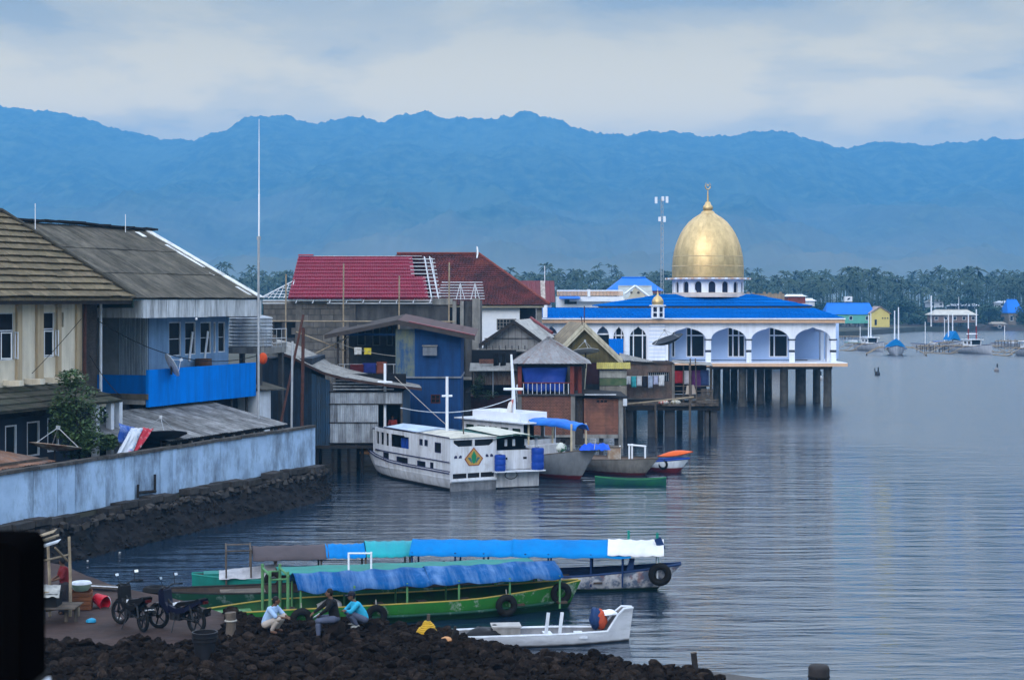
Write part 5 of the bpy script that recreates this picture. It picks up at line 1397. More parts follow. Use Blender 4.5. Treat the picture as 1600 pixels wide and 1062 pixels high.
# the far left wing with narrower arches
for a, b, c, d_ in ((978, 1014, 983, 1011.5), (955, 978, 958, 976), (925, 955, 932, 952), (897, 925, 900, 922), (872, 897, 884, 896), (848, 872, 852, 875.9)):
    if d_ > b: d_ = b - 1
    bay(a, b, c, d_, 533 if a > 950 else 527, 510 if a > 950 else 509, 0, .3, zF - 1.2)
for a, b in ((1011.5, 1014), (976, 983), (952, 958)):
    for k in range(6): MB().b(X(a) - .02, X(b) + .02, -.05, .35, zF - 1.2 + k * .55 + .02, zF - .65 + k * .55 - .02).build('column_block', MWH, mq)
for a, b, py in ((983, 1011.5, 512), (958, 976, 514)):
    MB().b(X(a), X(b), .45, .5, zF - 1.2, zE - .2).build('glass_screen', GLASS, mq)
    for t_ in (0.02, .25, .75, .98): MB().b(X(a) + (X(b) - X(a)) * t_ - .05, X(a) + (X(b) - X(a)) * t_ + .05, .36, .44, zF - 1.2, zE - .3).build('screen_mullion', MWH, mq)
    MB().b(X(a), X(b), .35, .44, Z(525), Z(523)).build('screen_transom', MWH, mq)
for a, b in ((852, 871), (884, 896), (900, 922), (932, 952)):
    MB().b(X(a), X(b), .5, .56, zF - 1.2, Z(522)).build('glass_screen', GLASS, mq)
    MB().b(X(a), X(b), .4, .49, Z(523), Z(521)).build('screen_transom', MWH, mq)
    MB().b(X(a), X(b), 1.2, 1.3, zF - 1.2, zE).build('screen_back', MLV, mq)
# inner wall of the verandah with tall windows
VI = 3.2
wins = [(1049, 1055), (1072, 1101), (1137, 1164), (1201.5, 1231)]
hs_ = [(X(a, VI), X(b, VI), Z(558, VI), Z(511, VI)) for a, b in wins]
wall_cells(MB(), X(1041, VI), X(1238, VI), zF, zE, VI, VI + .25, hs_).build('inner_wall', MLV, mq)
for i, h in enumerate(hs_):
    w_ = window(mq, h, VI + .03, MWH, GLASS, 1, 1, .1)
    if i:
        z_ = Z(524, VI)
        MB().b(h[0], h[1], VI - .02, VI + .08, z_ - .06, z_ + .06).build('transom', MWH, w_)
        for t_ in ((.28,) if i != 2 else (.3, .64)): MB().b(h[0] + (h[1] - h[0]) * t_ - .06, h[0] + (h[1] - h[0]) * t_ + .06, VI - .03, VI + .08, h[2], h[3]).build('mullion', MWH, w_)
MB().b(X(1238, VI), X(1238, VI) + .25, VI + .26, 18, zF, zE).build('side_wall', MWH, mq)
MB().b(X(1240, 9), X(1306, 9) + .3, 9, 9.25, zF, zE).build('end_wall', MLV, mq)
for k in range(3):    # east arcade side
    y0 = .36 + k * 3.2
    MB().b(X(1306) - .32, X(1306), y0 + 2.4, y0 + 3.2, zF, zE).build('side_column', MWH, mq)
MB().b(X(1306) - .3, X(1306) - .02, .36, 22, zE - .9, zE).build('side_lintel', MWH, mq)
for a, b in ((1050, 1102), (1111, 1166), (1174, 1233), (1242, 1262)): MB().tube([(X(a), -.3 + .4, Z(562.5)), (X(b), .1, Z(562.5))], .04, 6).build('hand_rail', GLASS, mq)
MB().b(X(1170) - .05, X(1170) + .05, 2.9, 3.1, zE - .6, zE - .1).build('lamp', MATS['dark_band'], mq)
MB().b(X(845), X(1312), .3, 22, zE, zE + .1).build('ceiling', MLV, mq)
MB().b(X(848), X(848) + .3, .31, 20, zF - 1.2, zE).build('side_wall', MWH, mq)
MB().b(X(848), X(1040), .9, 20, zF - 1.4, zF - 1.21).build('wing_floor', CONC, mq)
# cornice
MB().b(X(847), X(1321, -.9), -.5, 22.6, zE + .1, Z(500, -.9)).build('cornice', MWH, mq)
MB().b(X(846.5), X(1321.5, -.9), -.55, -.503, Z(504.5, -.5), Z(499, -.5)).build('cornice_band', PEACH, mq)
MB().b(X(1321.5, -.9) - .04, X(1321.5, -.9), -.5, 22.6, Z(504.5, -.9), Z(499, -.9)).build('cornice_band', PEACH, mq)
MB().b(X(845), X(1322, -.9), -.7, -.45, Z(499, -.5) + .003, Z(497, -.5)).build('gutter', MWH, mq)
# lower and upper roof of stepped blue sheets
def blue_roof(e, r, nrow, ncol):
    """e: eave rectangle (x0,x1,y0,y1,z), r: top rectangle"""
    E = [Vector((e[0], e[2], e[4])), Vector((e[1], e[2], e[4])), Vector((e[1], e[3], e[4])), Vector((e[0], e[3], e[4]))]
    T = [Vector((r[0], r[2], r[4])), Vector((r[1], r[2], r[4])), Vector((r[1], r[3], r[4])), Vector((r[0], r[3], r[4]))]
    for s_ in range(4):
        p0, p1, t0_, t1_ = E[s_], E[(s_ + 1) % 4], T[s_], T[(s_ + 1) % 4]
        nn = (p1 - p0).cross(t0_ - p0).normalized()
        q = lambda a, c: p0.lerp(p1, a).lerp(t0_.lerp(t1_, a), c)
        cn = ncol if s_ in (0, 2) else max(3, ncol // 3)
        for j in range(nrow):
            c0, c1 = j / nrow, (j + 1) / nrow
            if s_ == 2:
                MB().add([q(0, c0), q(1, c0), q(1, c1), q(0, c1)], [(0, 1, 2, 3)]).build('roof_panel', MBL, mq)
                continue
            for i in range(cn):
                a0, a1 = i / cn, (i + 1) / cn
                MB().corr(q(a0, c0) + nn * .05, q(a1, c0) + nn * .05, q(a1, c1), q(a0, c1), 8, .022).add([q(a0, c0) + nn * .06, q(a1, c0) + nn * .06, q(a1, c0) - nn * .04, q(a0, c0) - nn * .04], [(0, 1, 2, 3)]).build('roof_panel', MBL, mq)
zG = Z(496.5, -.5)
xl, xr = X(848), X(1320, -.9)
blue_roof((xl, xr, -.55, 22, zG), (X(848) + .1, X(1270, 5), 5, 17, Z(481, 5)), 5, 16)
MB().b(X(935, 5), X(1268, 5), 5.0, 5.15, Z(481.5, 5), Z(478, 5)).build('roof_step', mat('olive_step', (.14, .13, .07), (.1, .09, .05), s=2), mq)
MB().b(X(1267, 5), X(1268, 5), 5.15, 17, Z(481.5, 5), Z(478, 5)).build('roof_step', MATS['olive_step'], mq)
DX0, DX1 = X(1040, 10), X(1171, 10)
blue_roof((X(935, 5), X(1269, 5), 4.85, 17.3, Z(478, 4.8)), (DX0, DX1, 8, 13.5, Z(459.5, 9)), 4, 12)
# drum with arched lights, flanges and dome
DC = (X(1106, 10.5), 10.5)
dR = (X(1162, 10.5) - X(1051, 10.5)) / 2
zd0, zd1 = Z(457, 10.5), Z(437, 10.5)
MB().lathe([(0, zd0 - .45), (dR * 1.2, zd0 - .45), (dR * 1.2, zd0 - .1), (dR, zd0 - .1), (dR, zd0), (0, zd0)], 40, (*DC, 0)).build('drum_base', mat('pale_peach', (.62, .54, .50), s=1), mq, smooth=30)
ND = 16
MB().lathe([(dR * .93, zd0), (dR * .93, zd1)], 40, (*DC, 0)).build('drum_core', mat('drum_dark', (.02, .03, .07)), mq, smooth=30)
for k in range(ND):
    a = 2 * PI * (k + .5) / ND - PI / 2 + PI / ND
    w_ = 2 * dR * math.tan(PI / ND)
    hw = w_ * .24
    arc = [(hw * math.cos(PI - PI * j / 8), zd0 + .75 + hw * math.sin(PI * j / 8)) for j in range(9)]
    poly = [(-w_ / 2, zd0), (-hw, zd0), (-hw, zd0 + .12), (-hw, zd0 + .7)] + arc + [(hw, zd0 + .7), (hw, zd0 + .12), (hw, zd0), (w_ / 2, zd0), (w_ / 2, zd1), (-w_ / 2, zd1)]
    mb = MB().prism(poly, -dR * math.cos(PI / ND) * 1.0, -dR * math.cos(PI / ND) + .18)
    mb.xf(Matrix.Translation((*DC, 0)) @ Matrix.Rotation(a + PI / 2, 4, 'Z')).build('drum_panel', MWH, mq)
MB().lathe([(0, zd1), (dR * 1.19, zd1), (dR * 1.19, zd1 + .16), (dR * .98, zd1 + .2), (0, zd1 + .2)], 40, (*DC, 0)).build('drum_cornice', MATS['pale_peach'], mq, smooth=30)
for k in range(40):
    a = 2 * PI * k / 40
    MB().box((DC[0] + dR * 1.195 * math.cos(a), DC[1] + dR * 1.195 * math.sin(a), zd1 + .09), (.05, .3, .15), a).build('cornice_tooth', PEACH if k % 2 else MWH, mq)
dome = [(1.0, 433), (1.005, 424), (1.0, 414), (.985, 404), (.955, 394), (.91, 384), (.845, 374), (.765, 364.5), (.665, 355.5), (.54, 347), (.40, 340.5), (.27, 336), (.19, 333)]
nseg = 36
for k in range(nseg):      # gores, each slightly proud of the next
    a0, a1 = 2 * PI * k / nseg, 2 * PI * (k + 1) / nseg
    mb = MB().lathe([(dR * r_ + (.006 if k % 2 else 0), Z(py, 10.5)) for r_, py in dome], 3, (*DC, 0), a0=a0, a1=a1)
    mb.build('dome_gore', GOLD, mq, smooth=60)
for py, rr in ((416, 1.003), (401, .978)): MB().lathe([(dR * rr, Z(py + .7, 10.5)), (dR * rr + .035, Z(py, 10.5)), (dR * rr, Z(py - .7, 10.5))], 48, (*DC, 0)).build('dome_band', GOLD, mq, smooth=30)
fin = [(.2, 334), (.18, 331), (.12, 329), (.145, 326), (.13, 322), (.085, 319.5), (.07, 316), (.03, 315), (.022, 306), (.016, 298), (.0, 298)]
MB().lathe([(dR * r_, Z(py, 10.5)) for r_, py in fin], 18, (*DC, 0)).build('finial', GOLD, mq, smooth=60)
cz = Z(290.5, 10.5)
cm = MB()
pts = [Vector((DC[0] + .26 * math.sin(a), DC[1], cz + .36 * -math.cos(a))) for a in [R(-150) + R(300) * k / 16 for k in range(17)]]
cm.tube(pts, [.015 + .06 * math.sin(PI * k / 16) for k in range(17)], 6)
cm.build('crescent', GOLD, mq, smooth=60)
st = MB()
sp_ = []
for k in range(10):
    r_ = .16 if k % 2 == 0 else .07
    a = PI / 2 + 2 * PI * k / 10
    sp_.append((DC[0] + r_ * math.cos(a), cz + .08 + r_ * math.sin(a)))
st.prism(sp_, DC[1] - .03, DC[1] + .03).build('star', GOLD, mq)
MB().ball((X(1084, 8), 7.7, Z(456, 8)), .28, 10, 6).build('loudspeaker', MWH, mq, smooth=60)
# little turret on the eave
tc_ = (X(1027), -.45)
zt0, zt1 = Z(497), Z(478)
for k in range(6):
    a = PI * 2 * k / 6 + PI / 6
    w_ = .68; hw = .2
    poly = [(-w_ / 2, zt0), (w_ / 2, zt0), (w_ / 2, zt1), (-w_ / 2, zt1)]
    d6 = w_ / 2 / math.tan(PI / 6)
    mb = MB()
    wall_cells(mb, -w_ / 2, w_ / 2, zt0, zt1, -d6, -d6 + .08, [(-hw, hw, zt0 + .12, zt0 + .5), (-hw, hw, zt0 + .58, zt1 - .12)])
    mb.xf(Matrix.Translation((*tc_, 0)) @ Matrix.Rotation(a, 4, 'Z')).build('turret_panel', MWH, mq)
MB().lathe([(.42, zt0 + .05), (.42, zt1 - .05)], 6, (*tc_, 0)).build('turret_core', MATS['drum_dark'], mq)
MB().lathe([(0, zt1), (.78, zt1), (.78, zt1 + .1), (0, zt1 + .12)], 12, (*tc_, 0)).build('turret_cornice', MWH, mq)
MB().lathe([(.5, zt1 + .11), (.56, zt1 + .3), (.52, zt1 + .55), (.36, zt1 + .8), (.15, zt1 + .97), (.07, zt1 + 1.1), (.09, zt1 + 1.2), (.03, zt1 + 1.3), (.015, zt1 + 1.75), (0, zt1 + 1.75)], 18, (*tc_, 0)).build('turret_dome', GOLD, mq, smooth=60)
MB().b(X(848), X(855), -.6, -.2, Z(496), Z(476)).build('turret_stub', MWH, mq)
# piles
PILE = mat('pile_concrete', (0.085, 0.08, 0.075), (0.03, 0.03, 0.03), s=1.2, dirt=.5, bump=.3, patch=.0)
zsl = Z(571.5, -1.2) - .005
def pile(px, v, r):
    o = MB().tube([(X(px, v), v, -2.2), (X(px, v), v, .75), (X(px, v), v, .76), (X(px, v), v, zsl)], [r * 1.08, r * 1.04, r, r], 14)
    return o.build('pile', PILE, mq, smooth=40)
for px in (1160, 1225, 1293): pile(px, 0, .38)
for px, v in ((1096, 0), (1120, 4), (1135, 8), (1147, 12), (1173, 8), (1188, 4), (1200.5, 12), (1251, 3.5), (1276, 6)): pile(px, v, .36 if px != 1251 else .50)
MB().b(X(1110), X(1300), -.2, .3, zsl - .35, zsl - .001).build('cross_beam', PILE, mq)
for v in (4, 8, 12): MB().b(X(1090), X(1300), v - .2, v + .2, zsl - .4, zsl - .001).build('cross_beam', PILE, mq)
for x_ in (1160, 1225, 1293): MB().b(X(x_) - .2, X(x_) + .2, .31, 20, zsl - .3, zsl - .001).build('long_beam', PILE, mq)
# blue sheet awning low in front of the wing
MB().corr((X(952, -6), -6, Z(553, -6)), (X(974, -6), -6, Z(553, -6)), (X(974, -3), -3, Z(529, -3)), (X(951, -3), -3, Z(529, -3)), 16, .03).build('wing_awning', MBL, mq)

# --- telecom tower behind the mosque
tw = Fr((wx(1034, 330), 330, 1.4), 0)
tt = fthing('telecom_tower', 'slim steel lattice telecom tower with white panel antennas left of the dome', 'tower', tw)
zt = tw.w(309, 0, 0)
for a in range(3):
    c_, s_ = math.cos(2.1 * a), math.sin(2.1 * a)
    MB().tube([(.40 * c_, .40 * s_, 0), (.26 * c_, .26 * s_, zt)], .05, 5).build('leg', STEEL, tt)
mb = MB()
for k in range(26):
    z0, z1 = zt * k / 26, zt * (k + 1) / 26
    for a in range(3):
        p = lambda i, z: (.33 * math.cos(2.1 * i), .33 * math.sin(2.1 * i), z)
        mb.tube([p(a, z0), p(a + 1, z1)], .035, 3, False)
mb.build('lattice_bracing', STEEL, tt)
for px, y0, y1 in ((1025, 308, 318), (1035.5, 307, 314), (1042, 307, 317), (1030.5, 339, 346), (1038, 338, 347)):
    x_ = tw.u(px)
    t_ = MB().b(x_ - .25, x_ + .25, -.4, -.1, tw.w(y1, 0, 0), tw.w(y0, 0, 0)).build('panel_antenna', WHITE_CLEAN, tt)
    MB().tube([(0, 0, tw.w((y0 + y1) / 2, 0, 0)), (x_, -.1, tw.w((y0 + y1) / 2, 0, 0))], .05, 4).build('bracket', STEEL, tt)
# ================================================================ BOATS
def hull_parts(t, st, m_out, m_in, n=7, th=.06, rail=None, q=.75, p=.55, deck=None, smooth=35, railr=.04, rake=0.0):
    """st: stations (x, half beam, keel z, gunwale z) from stern to bow, bow at +x"""
    xb_ = st[-1][0]; xm_ = (st[0][0] + xb_) / 2
    def sec(x, hb, zk, zg, i):
        out = []
        for j in range(-n, n + 1):
            s_ = j / n
            a = abs(s_) * PI / 2
            y = hb * math.sin(a) ** p * (1 if s_ >= 0 else -1)
            h_ = (1 - math.cos(a)) ** q
            z = zk + (zg - zk) * h_
            k_ = max(0.0, (x - xm_) / (xb_ - xm_)) ** 3
            out.append((x + rake * k_ * (h_ - 1), y * (1 - .35 * k_ * (1 - h_)), z))
        return out
    mb = MB(); k = 2 * n + 1
    for s_ in st: mb.v.extend(sec(*s_, 0))
    for i in range(len(st) - 1):
        for j in range(k - 1): mb.f.append((i * k + j, i * k + j + 1, (i + 1) * k + j + 1, (i + 1) * k + j))
    mb.f.append(tuple(range(k)))
    mb.f.append(tuple(reversed(range((len(st) - 1) * k, len(st) * k))))
    h = mb.build('hull', m_out, t, smooth)
    st2 = [(x + (th if i == 0 else -th if i == len(st) - 1 else 0), max(hb - th, .01), max(zk + th, .06) if deck is None else deck, zg) for i, (x, hb, zk, zg) in enumerate(st)]
    mi = MB()
    for s_ in st2: mi.v.extend(sec(*s_, 0))
    for i in range(len(st) - 1):
        for j in range(k - 1): mi.f.append((i * k + j + 1, i * k + j, (i + 1) * k + j, (i + 1) * k + j + 1))
    mi.build('inner_hull', m_in, t, smooth)
    for sgn in (-1, 1):
        MB().tube([(x, sgn * (hb - th / 2), zg + .01) for x, hb, zk, zg in st], railr, 6).build('gunwale', rail or m_in, t, smooth=50)
    MB().tube([(st[0][0], -st[0][1] + th / 2, st[0][3] + .01), (st[0][0], st[0][1] - th / 2, st[0][3] + .01)], railr, 6).build('transom_rail', rail or m_in, t, smooth=50)
    return h
def boat_at(name, label, pa, da, pb, db, group=None, cat='boat'):
    """stern at photo column pa and distance da, bow at pb and db; returns thing and its length"""
    a = Vector((wx(pa, da), da, 0)); b = Vector((wx(pb, db), db, 0))
    return thing(name, label, cat, a, math.atan2(b.y - a.y, b.x - a.x), group), (b - a).length
def canopy(t, x0, x1, hb, z0, zr, m_, name='canopy', sag=.03, n=18, seed=0, flat=False, droop=.0):
    def fn(a, c):
        x = x0 + (x1 - x0) * a
        s_ = c * 2 - 1
        z = zr - (zr - z0) * (abs(s_) ** 1.3 if not flat else abs(s_) ** 3)
        z += sag * noise.noise(Vector((x * 1.4 + seed, s_ * 2, seed))) - .03 * abs(math.sin(a * PI * 5)) - droop * abs(s_) ** 2 * abs(math.sin(a * PI * 4 + seed))
        return (x, s_ * hb, z)
    o = MB().grid(fn, n * 2, 10).build(name, m_, t, smooth=50)
    md = o.modifiers.new('thickness', 'SOLIDIFY'); md.thickness = .012
    return o
def tyre(t, x, y, z, r=.34, rr=.105, rope_z=None, axis='y', name='tyre_fender'):
    o = MB().torus((x, y, z), r - rr, rr, 20, 8, axis).build(name, RUBBER, t, smooth=60)
    if rope_z is not None: MB().tube([(x, y, z + r - .05), (x, y + (.05 if y < 0 else -.05), rope_z)], .015, 5).build('lashing', ROPE, o)
    return o
GREENH = mat('green_boat_paint', (0.020, 0.135, 0.022), (0.016, 0.10, 0.02), rough=.5, s=1.2, patch=.8, pc=(.28, .32, .28), ps=2.4, dirt=.2, dc=(.03, .05, .03))
DGREEN = mat('dark_green_boat_paint', (0.008, 0.05, 0.030), (0.006, 0.035, 0.022), rough=.5, s=1.2, patch=.5, pc=(.16, .2, .2), ps=2.2)
TEAL = mat('teal_boat_paint', (0.012, 0.19, 0.16), (0.01, 0.15, 0.13), rough=.5, s=1.2, dirt=.2)
YELP = mat('yellow_trim', (.32, .24, .05), (.22, .17, .05), s=2)
INW = mat('boat_inside_wood', (.07, .05, .04), (.04, .03, .026), s=2, dirt=.3)
TARPB = mat('bright_blue_tarp', (0.002, 0.17, 0.46), (0.002, 0.13, 0.38), rough=.6, spec=.03, s=.8, bump=.25, bs=2.5, dirt=.15, dc=(.03, .06, .2), ds=(2, 2, 2))
TARPW = mat('worn_blue_tarp', (0.001, 0.045, 0.16), (0.002, 0.07, 0.23), rough=.55, spec=.05, s=1.1, bump=.35, bs=2.5, patch=.3, pc=(.12, .22, .42), ps=1.1, dirt=.25, dc=(.24, .36, .55), ds=(2.4, .35, .35))
TARPT = mat('teal_tarp', (0.008, 0.26, 0.30), (0.008, 0.2, 0.26), rough=.45, s=.8, bump=.2, bs=2.5)
TARPG = mat('brown_grey_tarp', (0.075, 0.06, 0.068), (0.055, 0.045, 0.05), rough=.7, s=.8, bump=.2, bs=2.5)
TARPWH = mat('white_tarp', (.62, .62, .64), (.5, .5, .53), rough=.6, s=1, bump=.2, bs=3)
DKB2 = mat('boat_dark_blue', (.012, .035, .11), (.01, .025, .08), rough=.5, s=2)

# --- green longboat, nearest
t, Ln = boat_at('longboat', 'green longboat with worn blue tarp roof lying behind the rocks', 297, 50.6, 905, 54.2)
st = []
for k in range(15):
    a = k / 14
    hb = 1.0 * min(1, (a * 4.2 + .12)) ** .6 * min(1, ((1 - a) * 3.4 + .03)) ** .55
    zg = .46 + .12 * min(1, a * 5) + .42 * max(0, a - .62) ** 1.5 * 3.0
    st.append((Ln * a, hb, -.35 + .25 * max(0, .15 - a) * 4 + .3 * max(0, a - .9) * 6, zg))
hull_parts(t, st, paint_below(GREENH, .2, (.007, .035, .016)), mat('green_inside', (.014, .075, .02), (.02, .05, .02), s=1.5, dirt=.4), rail=YELP, p=.5, q=.85, railr=.03, deck=.12, rake=.5)
bx = lambda px, d_: (Vector((wx(px, d_), d_, 0)) - t.location).dot(Vector((math.cos(t.rotation_euler.z), math.sin(t.rotation_euler.z), 0)))
MB().tube([(x, -hb * 1.0 - .012, zg * .38) for x, hb, zk, zg in st[1:-1]], .05, 6).build('rubbing_strake', DGREEN, t, smooth=50)
MB().tube([(x, hb * 1.0 + .012, zg * .38) for x, hb, zk, zg in st[1:-1]], .05, 6).build('rubbing_strake', DGREEN, t, smooth=50)
cx0, cx1 = bx(458, 51.5), bx(874, 53.5)
canopy(t, cx0, (cx0 + cx1) * .5, .92, 1.16, 1.55, TARPW, seed=3, sag=.09, droop=.09)
canopy(t, (cx0 + cx1) * .5 - .1, cx1, .92, 1.18, 1.57, TARPW, seed=9, sag=.09, droop=.08)
LG = mat('pale_green_post', (.10, .24, .10), (.07, .17, .08), s=3)
for px, tall in ((418, 1.75), (447, 1.72)):
    x = bx(px, 51)
    for y in (-.78, .78): MB().tube([(x, y, .1), (x, y, tall)], .05, 6).build('post', LG, t)
    MB().tube([(x, -.9, tall - .12), (x, .9, tall - .12)], .035, 6).build('crossbar', LG, t)
for y in (-.78, .78): MB().tube([(bx(418, 51), y, 1.5), (bx(447, 51), y, 1.5)], .03, 6).build('tie_bar', LG, t)
for k in range(6):
    x = cx0 + .1 + (cx1 - cx0 - .2) * k / 5
    for y in (-.82, .82): MB().tube([(x, y, .15), (x, y, 1.2)], .035, 6).build('post', LG, t)
for k in range(7):
    x = cx0 + (cx1 - cx0) * k / 6
    MB().b(x - .15, x + .15, -.85, .85, .3, .36).build('thwart', INW, t)
MB().b(Ln * .03, Ln * .15, -.45, .45, .40, .45).build('stern_deck', GREENH, t)
for px, dz in ((462, .3), (584, .28), (784, .36), (884, .58)):
    x = bx(px, 51.5 if px < 700 else 53)
    a = x / Ln; hb = 1.0 * min(1, (a * 4.2 + .12)) ** .6 * min(1, ((1 - a) * 3.4 + .03)) ** .55
    tyre(t, x, -hb - .08, dz, .36, .11, dz + .5)
t2 = thing('sack', 'pale grey sack lying in the green longboat', 'sack', t.matrix_basis @ Vector((bx(516, 51.2), -.45, .36)), .2)
lumpy((0, 0, .16), (.42, .28, .24), 3).build('bag', mat('grey_sack', (.36, .35, .36), (.25, .24, .25), s=4, bump=.4, bs=9), t2, smooth=60)
MB().lathe([(.05, 0), (.09, .05), (.04, .12), (.1, .2), (.0, .22)], 9, (-.38, 0, .1), 'x').build('neck', ROPE, t2, smooth=60)

# --- dark green boat with the long teal roof, second row
t, Ln = boat_at('longboat', 'dark green longboat with flat teal roof squeezed between two others', 238, 53.2, 838, 56.0)
st = [(Ln * a, .85 * min(1, (a * 4 + .15)) ** .6 * min(1, ((1 - a) * 4 + .04)) ** .55, -.3, .62 + .1 * max(0, .2 - a) * 4 + .3 * max(0, a - .8)) for a in [k / 12 for k in range(13)]]
hull_parts(t, st, DGREEN, INW, rail=WOOD_D, p=.45, deck=.1)
bx = lambda px, d_: (Vector((wx(px, d_), d_, 0)) - t.location).dot(Vector((math.cos(t.rotation_euler.z), math.sin(t.rotation_euler.z), 0)))
canopy(t, bx(432, 54.2), bx(830, 56), .8, 1.20, 1.27, TEAL, 'roof', .01, flat=True, seed=2)
for k in range(7):
    x = bx(436, 54.2) + (bx(826, 56) - bx(436, 54.2)) * k / 6
    for y in (-.7, .7): MB().tube([(x, y, .1), (x, y, 1.22)], .035, 6).build('post', WOOD_D, t)
for px in (541, 577):
    MB().tube([(bx(px, 54.6), -.6, 1.24), (bx(px, 54.6), -.6, 1.80)], .035, 6).build('roof_post', WHITE_CLEAN, t)
MB().tube([(bx(541, 54.6), -.6, 1.78), (bx(577, 54.6), -.6, 1.75)], .03, 6).build('roof_rail', WHITE_CLEAN, t)
tyre(t, .1, -.1, .72, .42, .14, axis='z')
MB().b(bx(345, 53.6), bx(415, 54), -.7, .6, .5, .56).build('foredeck', WOOD, t)

# --- rear left boat with brown, blue and teal awnings
t, Ln = boat_at('longboat', 'teal bowed longboat with brown and blue awnings moored at the back', 655, 58.6, 300, 57.2)
st = [(Ln * a, .95 * min(1, (a * 4 + .3)) ** .6 * min(1, ((1 - a) * 3 + .05)) ** .55, -.3, .42 + .25 * max(0, a - .7) ** 1.3 * 3) for a in [k / 12 for k in range(13)]]
hull_parts(t, st, TEAL, INW, rail=TEAL, p=.45, deck=.1)
ca, sa = math.cos(t.rotation_euler.z), math.sin(t.rotation_euler.z)
bx = lambda px, d_: (Vector((wx(px, d_), d_, 0)) - t.location).dot(Vector((ca, sa, 0)))
def cx_(px): return bx(px, 57.9)
canopy(t, cx_(512), cx_(394), .9, 1.12, 1.5, TARPG, seed=5)
canopy(t, cx_(570), cx_(508), .9, 1.13, 1.5, TARPB, seed=6)
canopy(t, cx_(648), cx_(571), .92, 1.13, 1.56, TARPT, seed=7)
for px in (353, 391):
    for y in (-.75, .75): MB().tube([(cx_(px), y, .2), (cx_(px), y, 1.5)], .035, 6).build('post', WOOD, t)
    MB().tube([(cx_(px), -.85, 1.46), (cx_(px), .85, 1.46)], .03, 6).build('crossbar', WOOD, t)
for y in (-.75, .75): MB().tube([(cx_(353), y, 1.44), (cx_(391), y, 1.44)], .03, 6).build('tie_bar', WOOD, t)
for px in (430, 500, 570, 640):
    for y in (-.75, .75): MB().tube([(cx_(px), y, .2), (cx_(px), y, 1.15)], .035, 6).build('post', WOOD, t)
mb = MB().grid(lambda a, c: (cx_(432) + (cx_(342) - cx_(432)) * a, -.85 + 1.7 * c, .50 + .32 * math.sin(c * PI) * (1 - a * .5) + .07 * noise.noise(Vector((a * 6, c * 5, 2)))), 14, 10)
mb.build('deck_cover', mat('pale_deck_cover', (.40, .40, .43), (.28, .28, .31), s=2.5, bump=.3, dirt=.3), t, smooth=60)
tyre(t, cx_(425), .95, .45, .32, .1)
MB().b(Ln * .86, Ln * .95, -.35, .35, .5, .62).build('bow_deck', TEAL, t)

# --- rear right boat with the long bright blue awning
GRAF = mat('peeling_white_hull', (.42, .42, .46), (.10, .13, .20), rough=.6, s=3.5, lo=.44, hi=.56, patch=.7, pc=(.22, .09, .08), ps=3, dirt=.3)
t, Ln = boat_at('longboat', 'longboat with peeling white hull and long bright blue awning with white end', 630, 58.2, 1064, 57.4)
st = [(Ln * a, .95 * min(1, (a * 4 + .35)) ** .6 * min(1, ((1 - a) * 2.6 + .06)) ** .6, -.3 + .35 * max(0, a - .75) * 2.5, .5 + .55 * max(0, a - .5) ** 1.6 * 2.2) for a in [k / 14 for k in range(15)]]
hull_parts(t, st, paint_below(GRAF, .12, (.006, .022, .018)), DKB2, rail=DKB2, p=.6, deck=.1, railr=.045, rake=.9)
bx = lambda px, d_=57.4: (Vector((wx(px, d_), d_, 0)) - t.location).dot(Vector((math.cos(t.rotation_euler.z), math.sin(t.rotation_euler.z), 0)))
canopy(t, bx(640), bx(803), .95, 1.22, 1.66, TARPB, seed=11)
canopy(t, bx(800), bx(986), .95, 1.22, 1.70, TARPB, seed=12)
canopy(t, bx(950), bx(1037), .9, 1.30, 1.73, TARPWH, seed=13)
for px in (644, 712, 757, 822, 858, 924, 973, 1027):
    for y in (-.8, .8): MB().tube([(bx(px), y * (.6 if px > 1000 else 1), .2), (bx(px), y * (.6 if px > 1000 else 1), 1.3)], .035, 6).build('post', WHITE if px > 1000 else DKB2, t)
MB().tube([(bx(1027), -.3, .7), (bx(1027), -.3, 2.0)], .05, 7).build('bow_post', TEAL, t)
MB().box((bx(1031), -.3, 1.62), (.24, .1, .42), 0, 0, -.4).build('wrapped_cloth', DKB2, t)
MB().tube([(bx(982), .2, 1.5), (bx(982), .2, 2.0)], .05, 6).build('short_post', TEAL, t)
MB().slab((bx(976), -.5, .5), (bx(988), -.5, .5), (bx(992), -.5, 1.15), (bx(984), -.5, 1.15), .06).build('back_board', DKB2, t)
tyre(t, bx(1031), -.62, .62, .40, .12, 1.0)
for k in range(6): MB().b(bx(660 + k * 55) - .15, bx(660 + k * 55) + .15, -.85, .85, .3, .36).build('thwart', INW, t)

# --- small white boat in front
t, Ln = boat_at('boat', 'small open white boat with upturned bow beside the rocks', 680, 48.0, 988, 48.9)
st = [(Ln * a, .62 * min(1, (a * 4 + .5)) ** .6 * min(1, ((1 - a) * 2.4 + .06)) ** .6, -.25, .34 + (.0 if a < .86 else .62 * min(1, (a - .86) / .08))) for a in (0, .1, .2, .3, .4, .5, .6, .7, .8, .86, .89, .92, .95, 1)]
hull_parts(t, st, paint_below(mat('white_boat_paint', (.52, .54, .60), (.42, .44, .5), rough=.55, s=1.2, dirt=.4, dc=(.16, .16, .18), ds=(1, 1, 4)), .06, (.02, .02, .022)), mat('grey_inside', (.2, .2, .22), (.13, .13, .14), s=2, dirt=.3), rail=WHITE, p=.55, deck=.08, rake=.15)
bx = lambda px, d_=48.3: (Vector((wx(px, d_), d_, 0)) - t.location).dot(Vector((math.cos(t.rotation_euler.z), math.sin(t.rotation_euler.z), 0)))
for px in (853, 875): MB().box((bx(px), -.4, .65), (.09, .05, .62), 0, 0, .12).build('upright_board', WHITE, t)
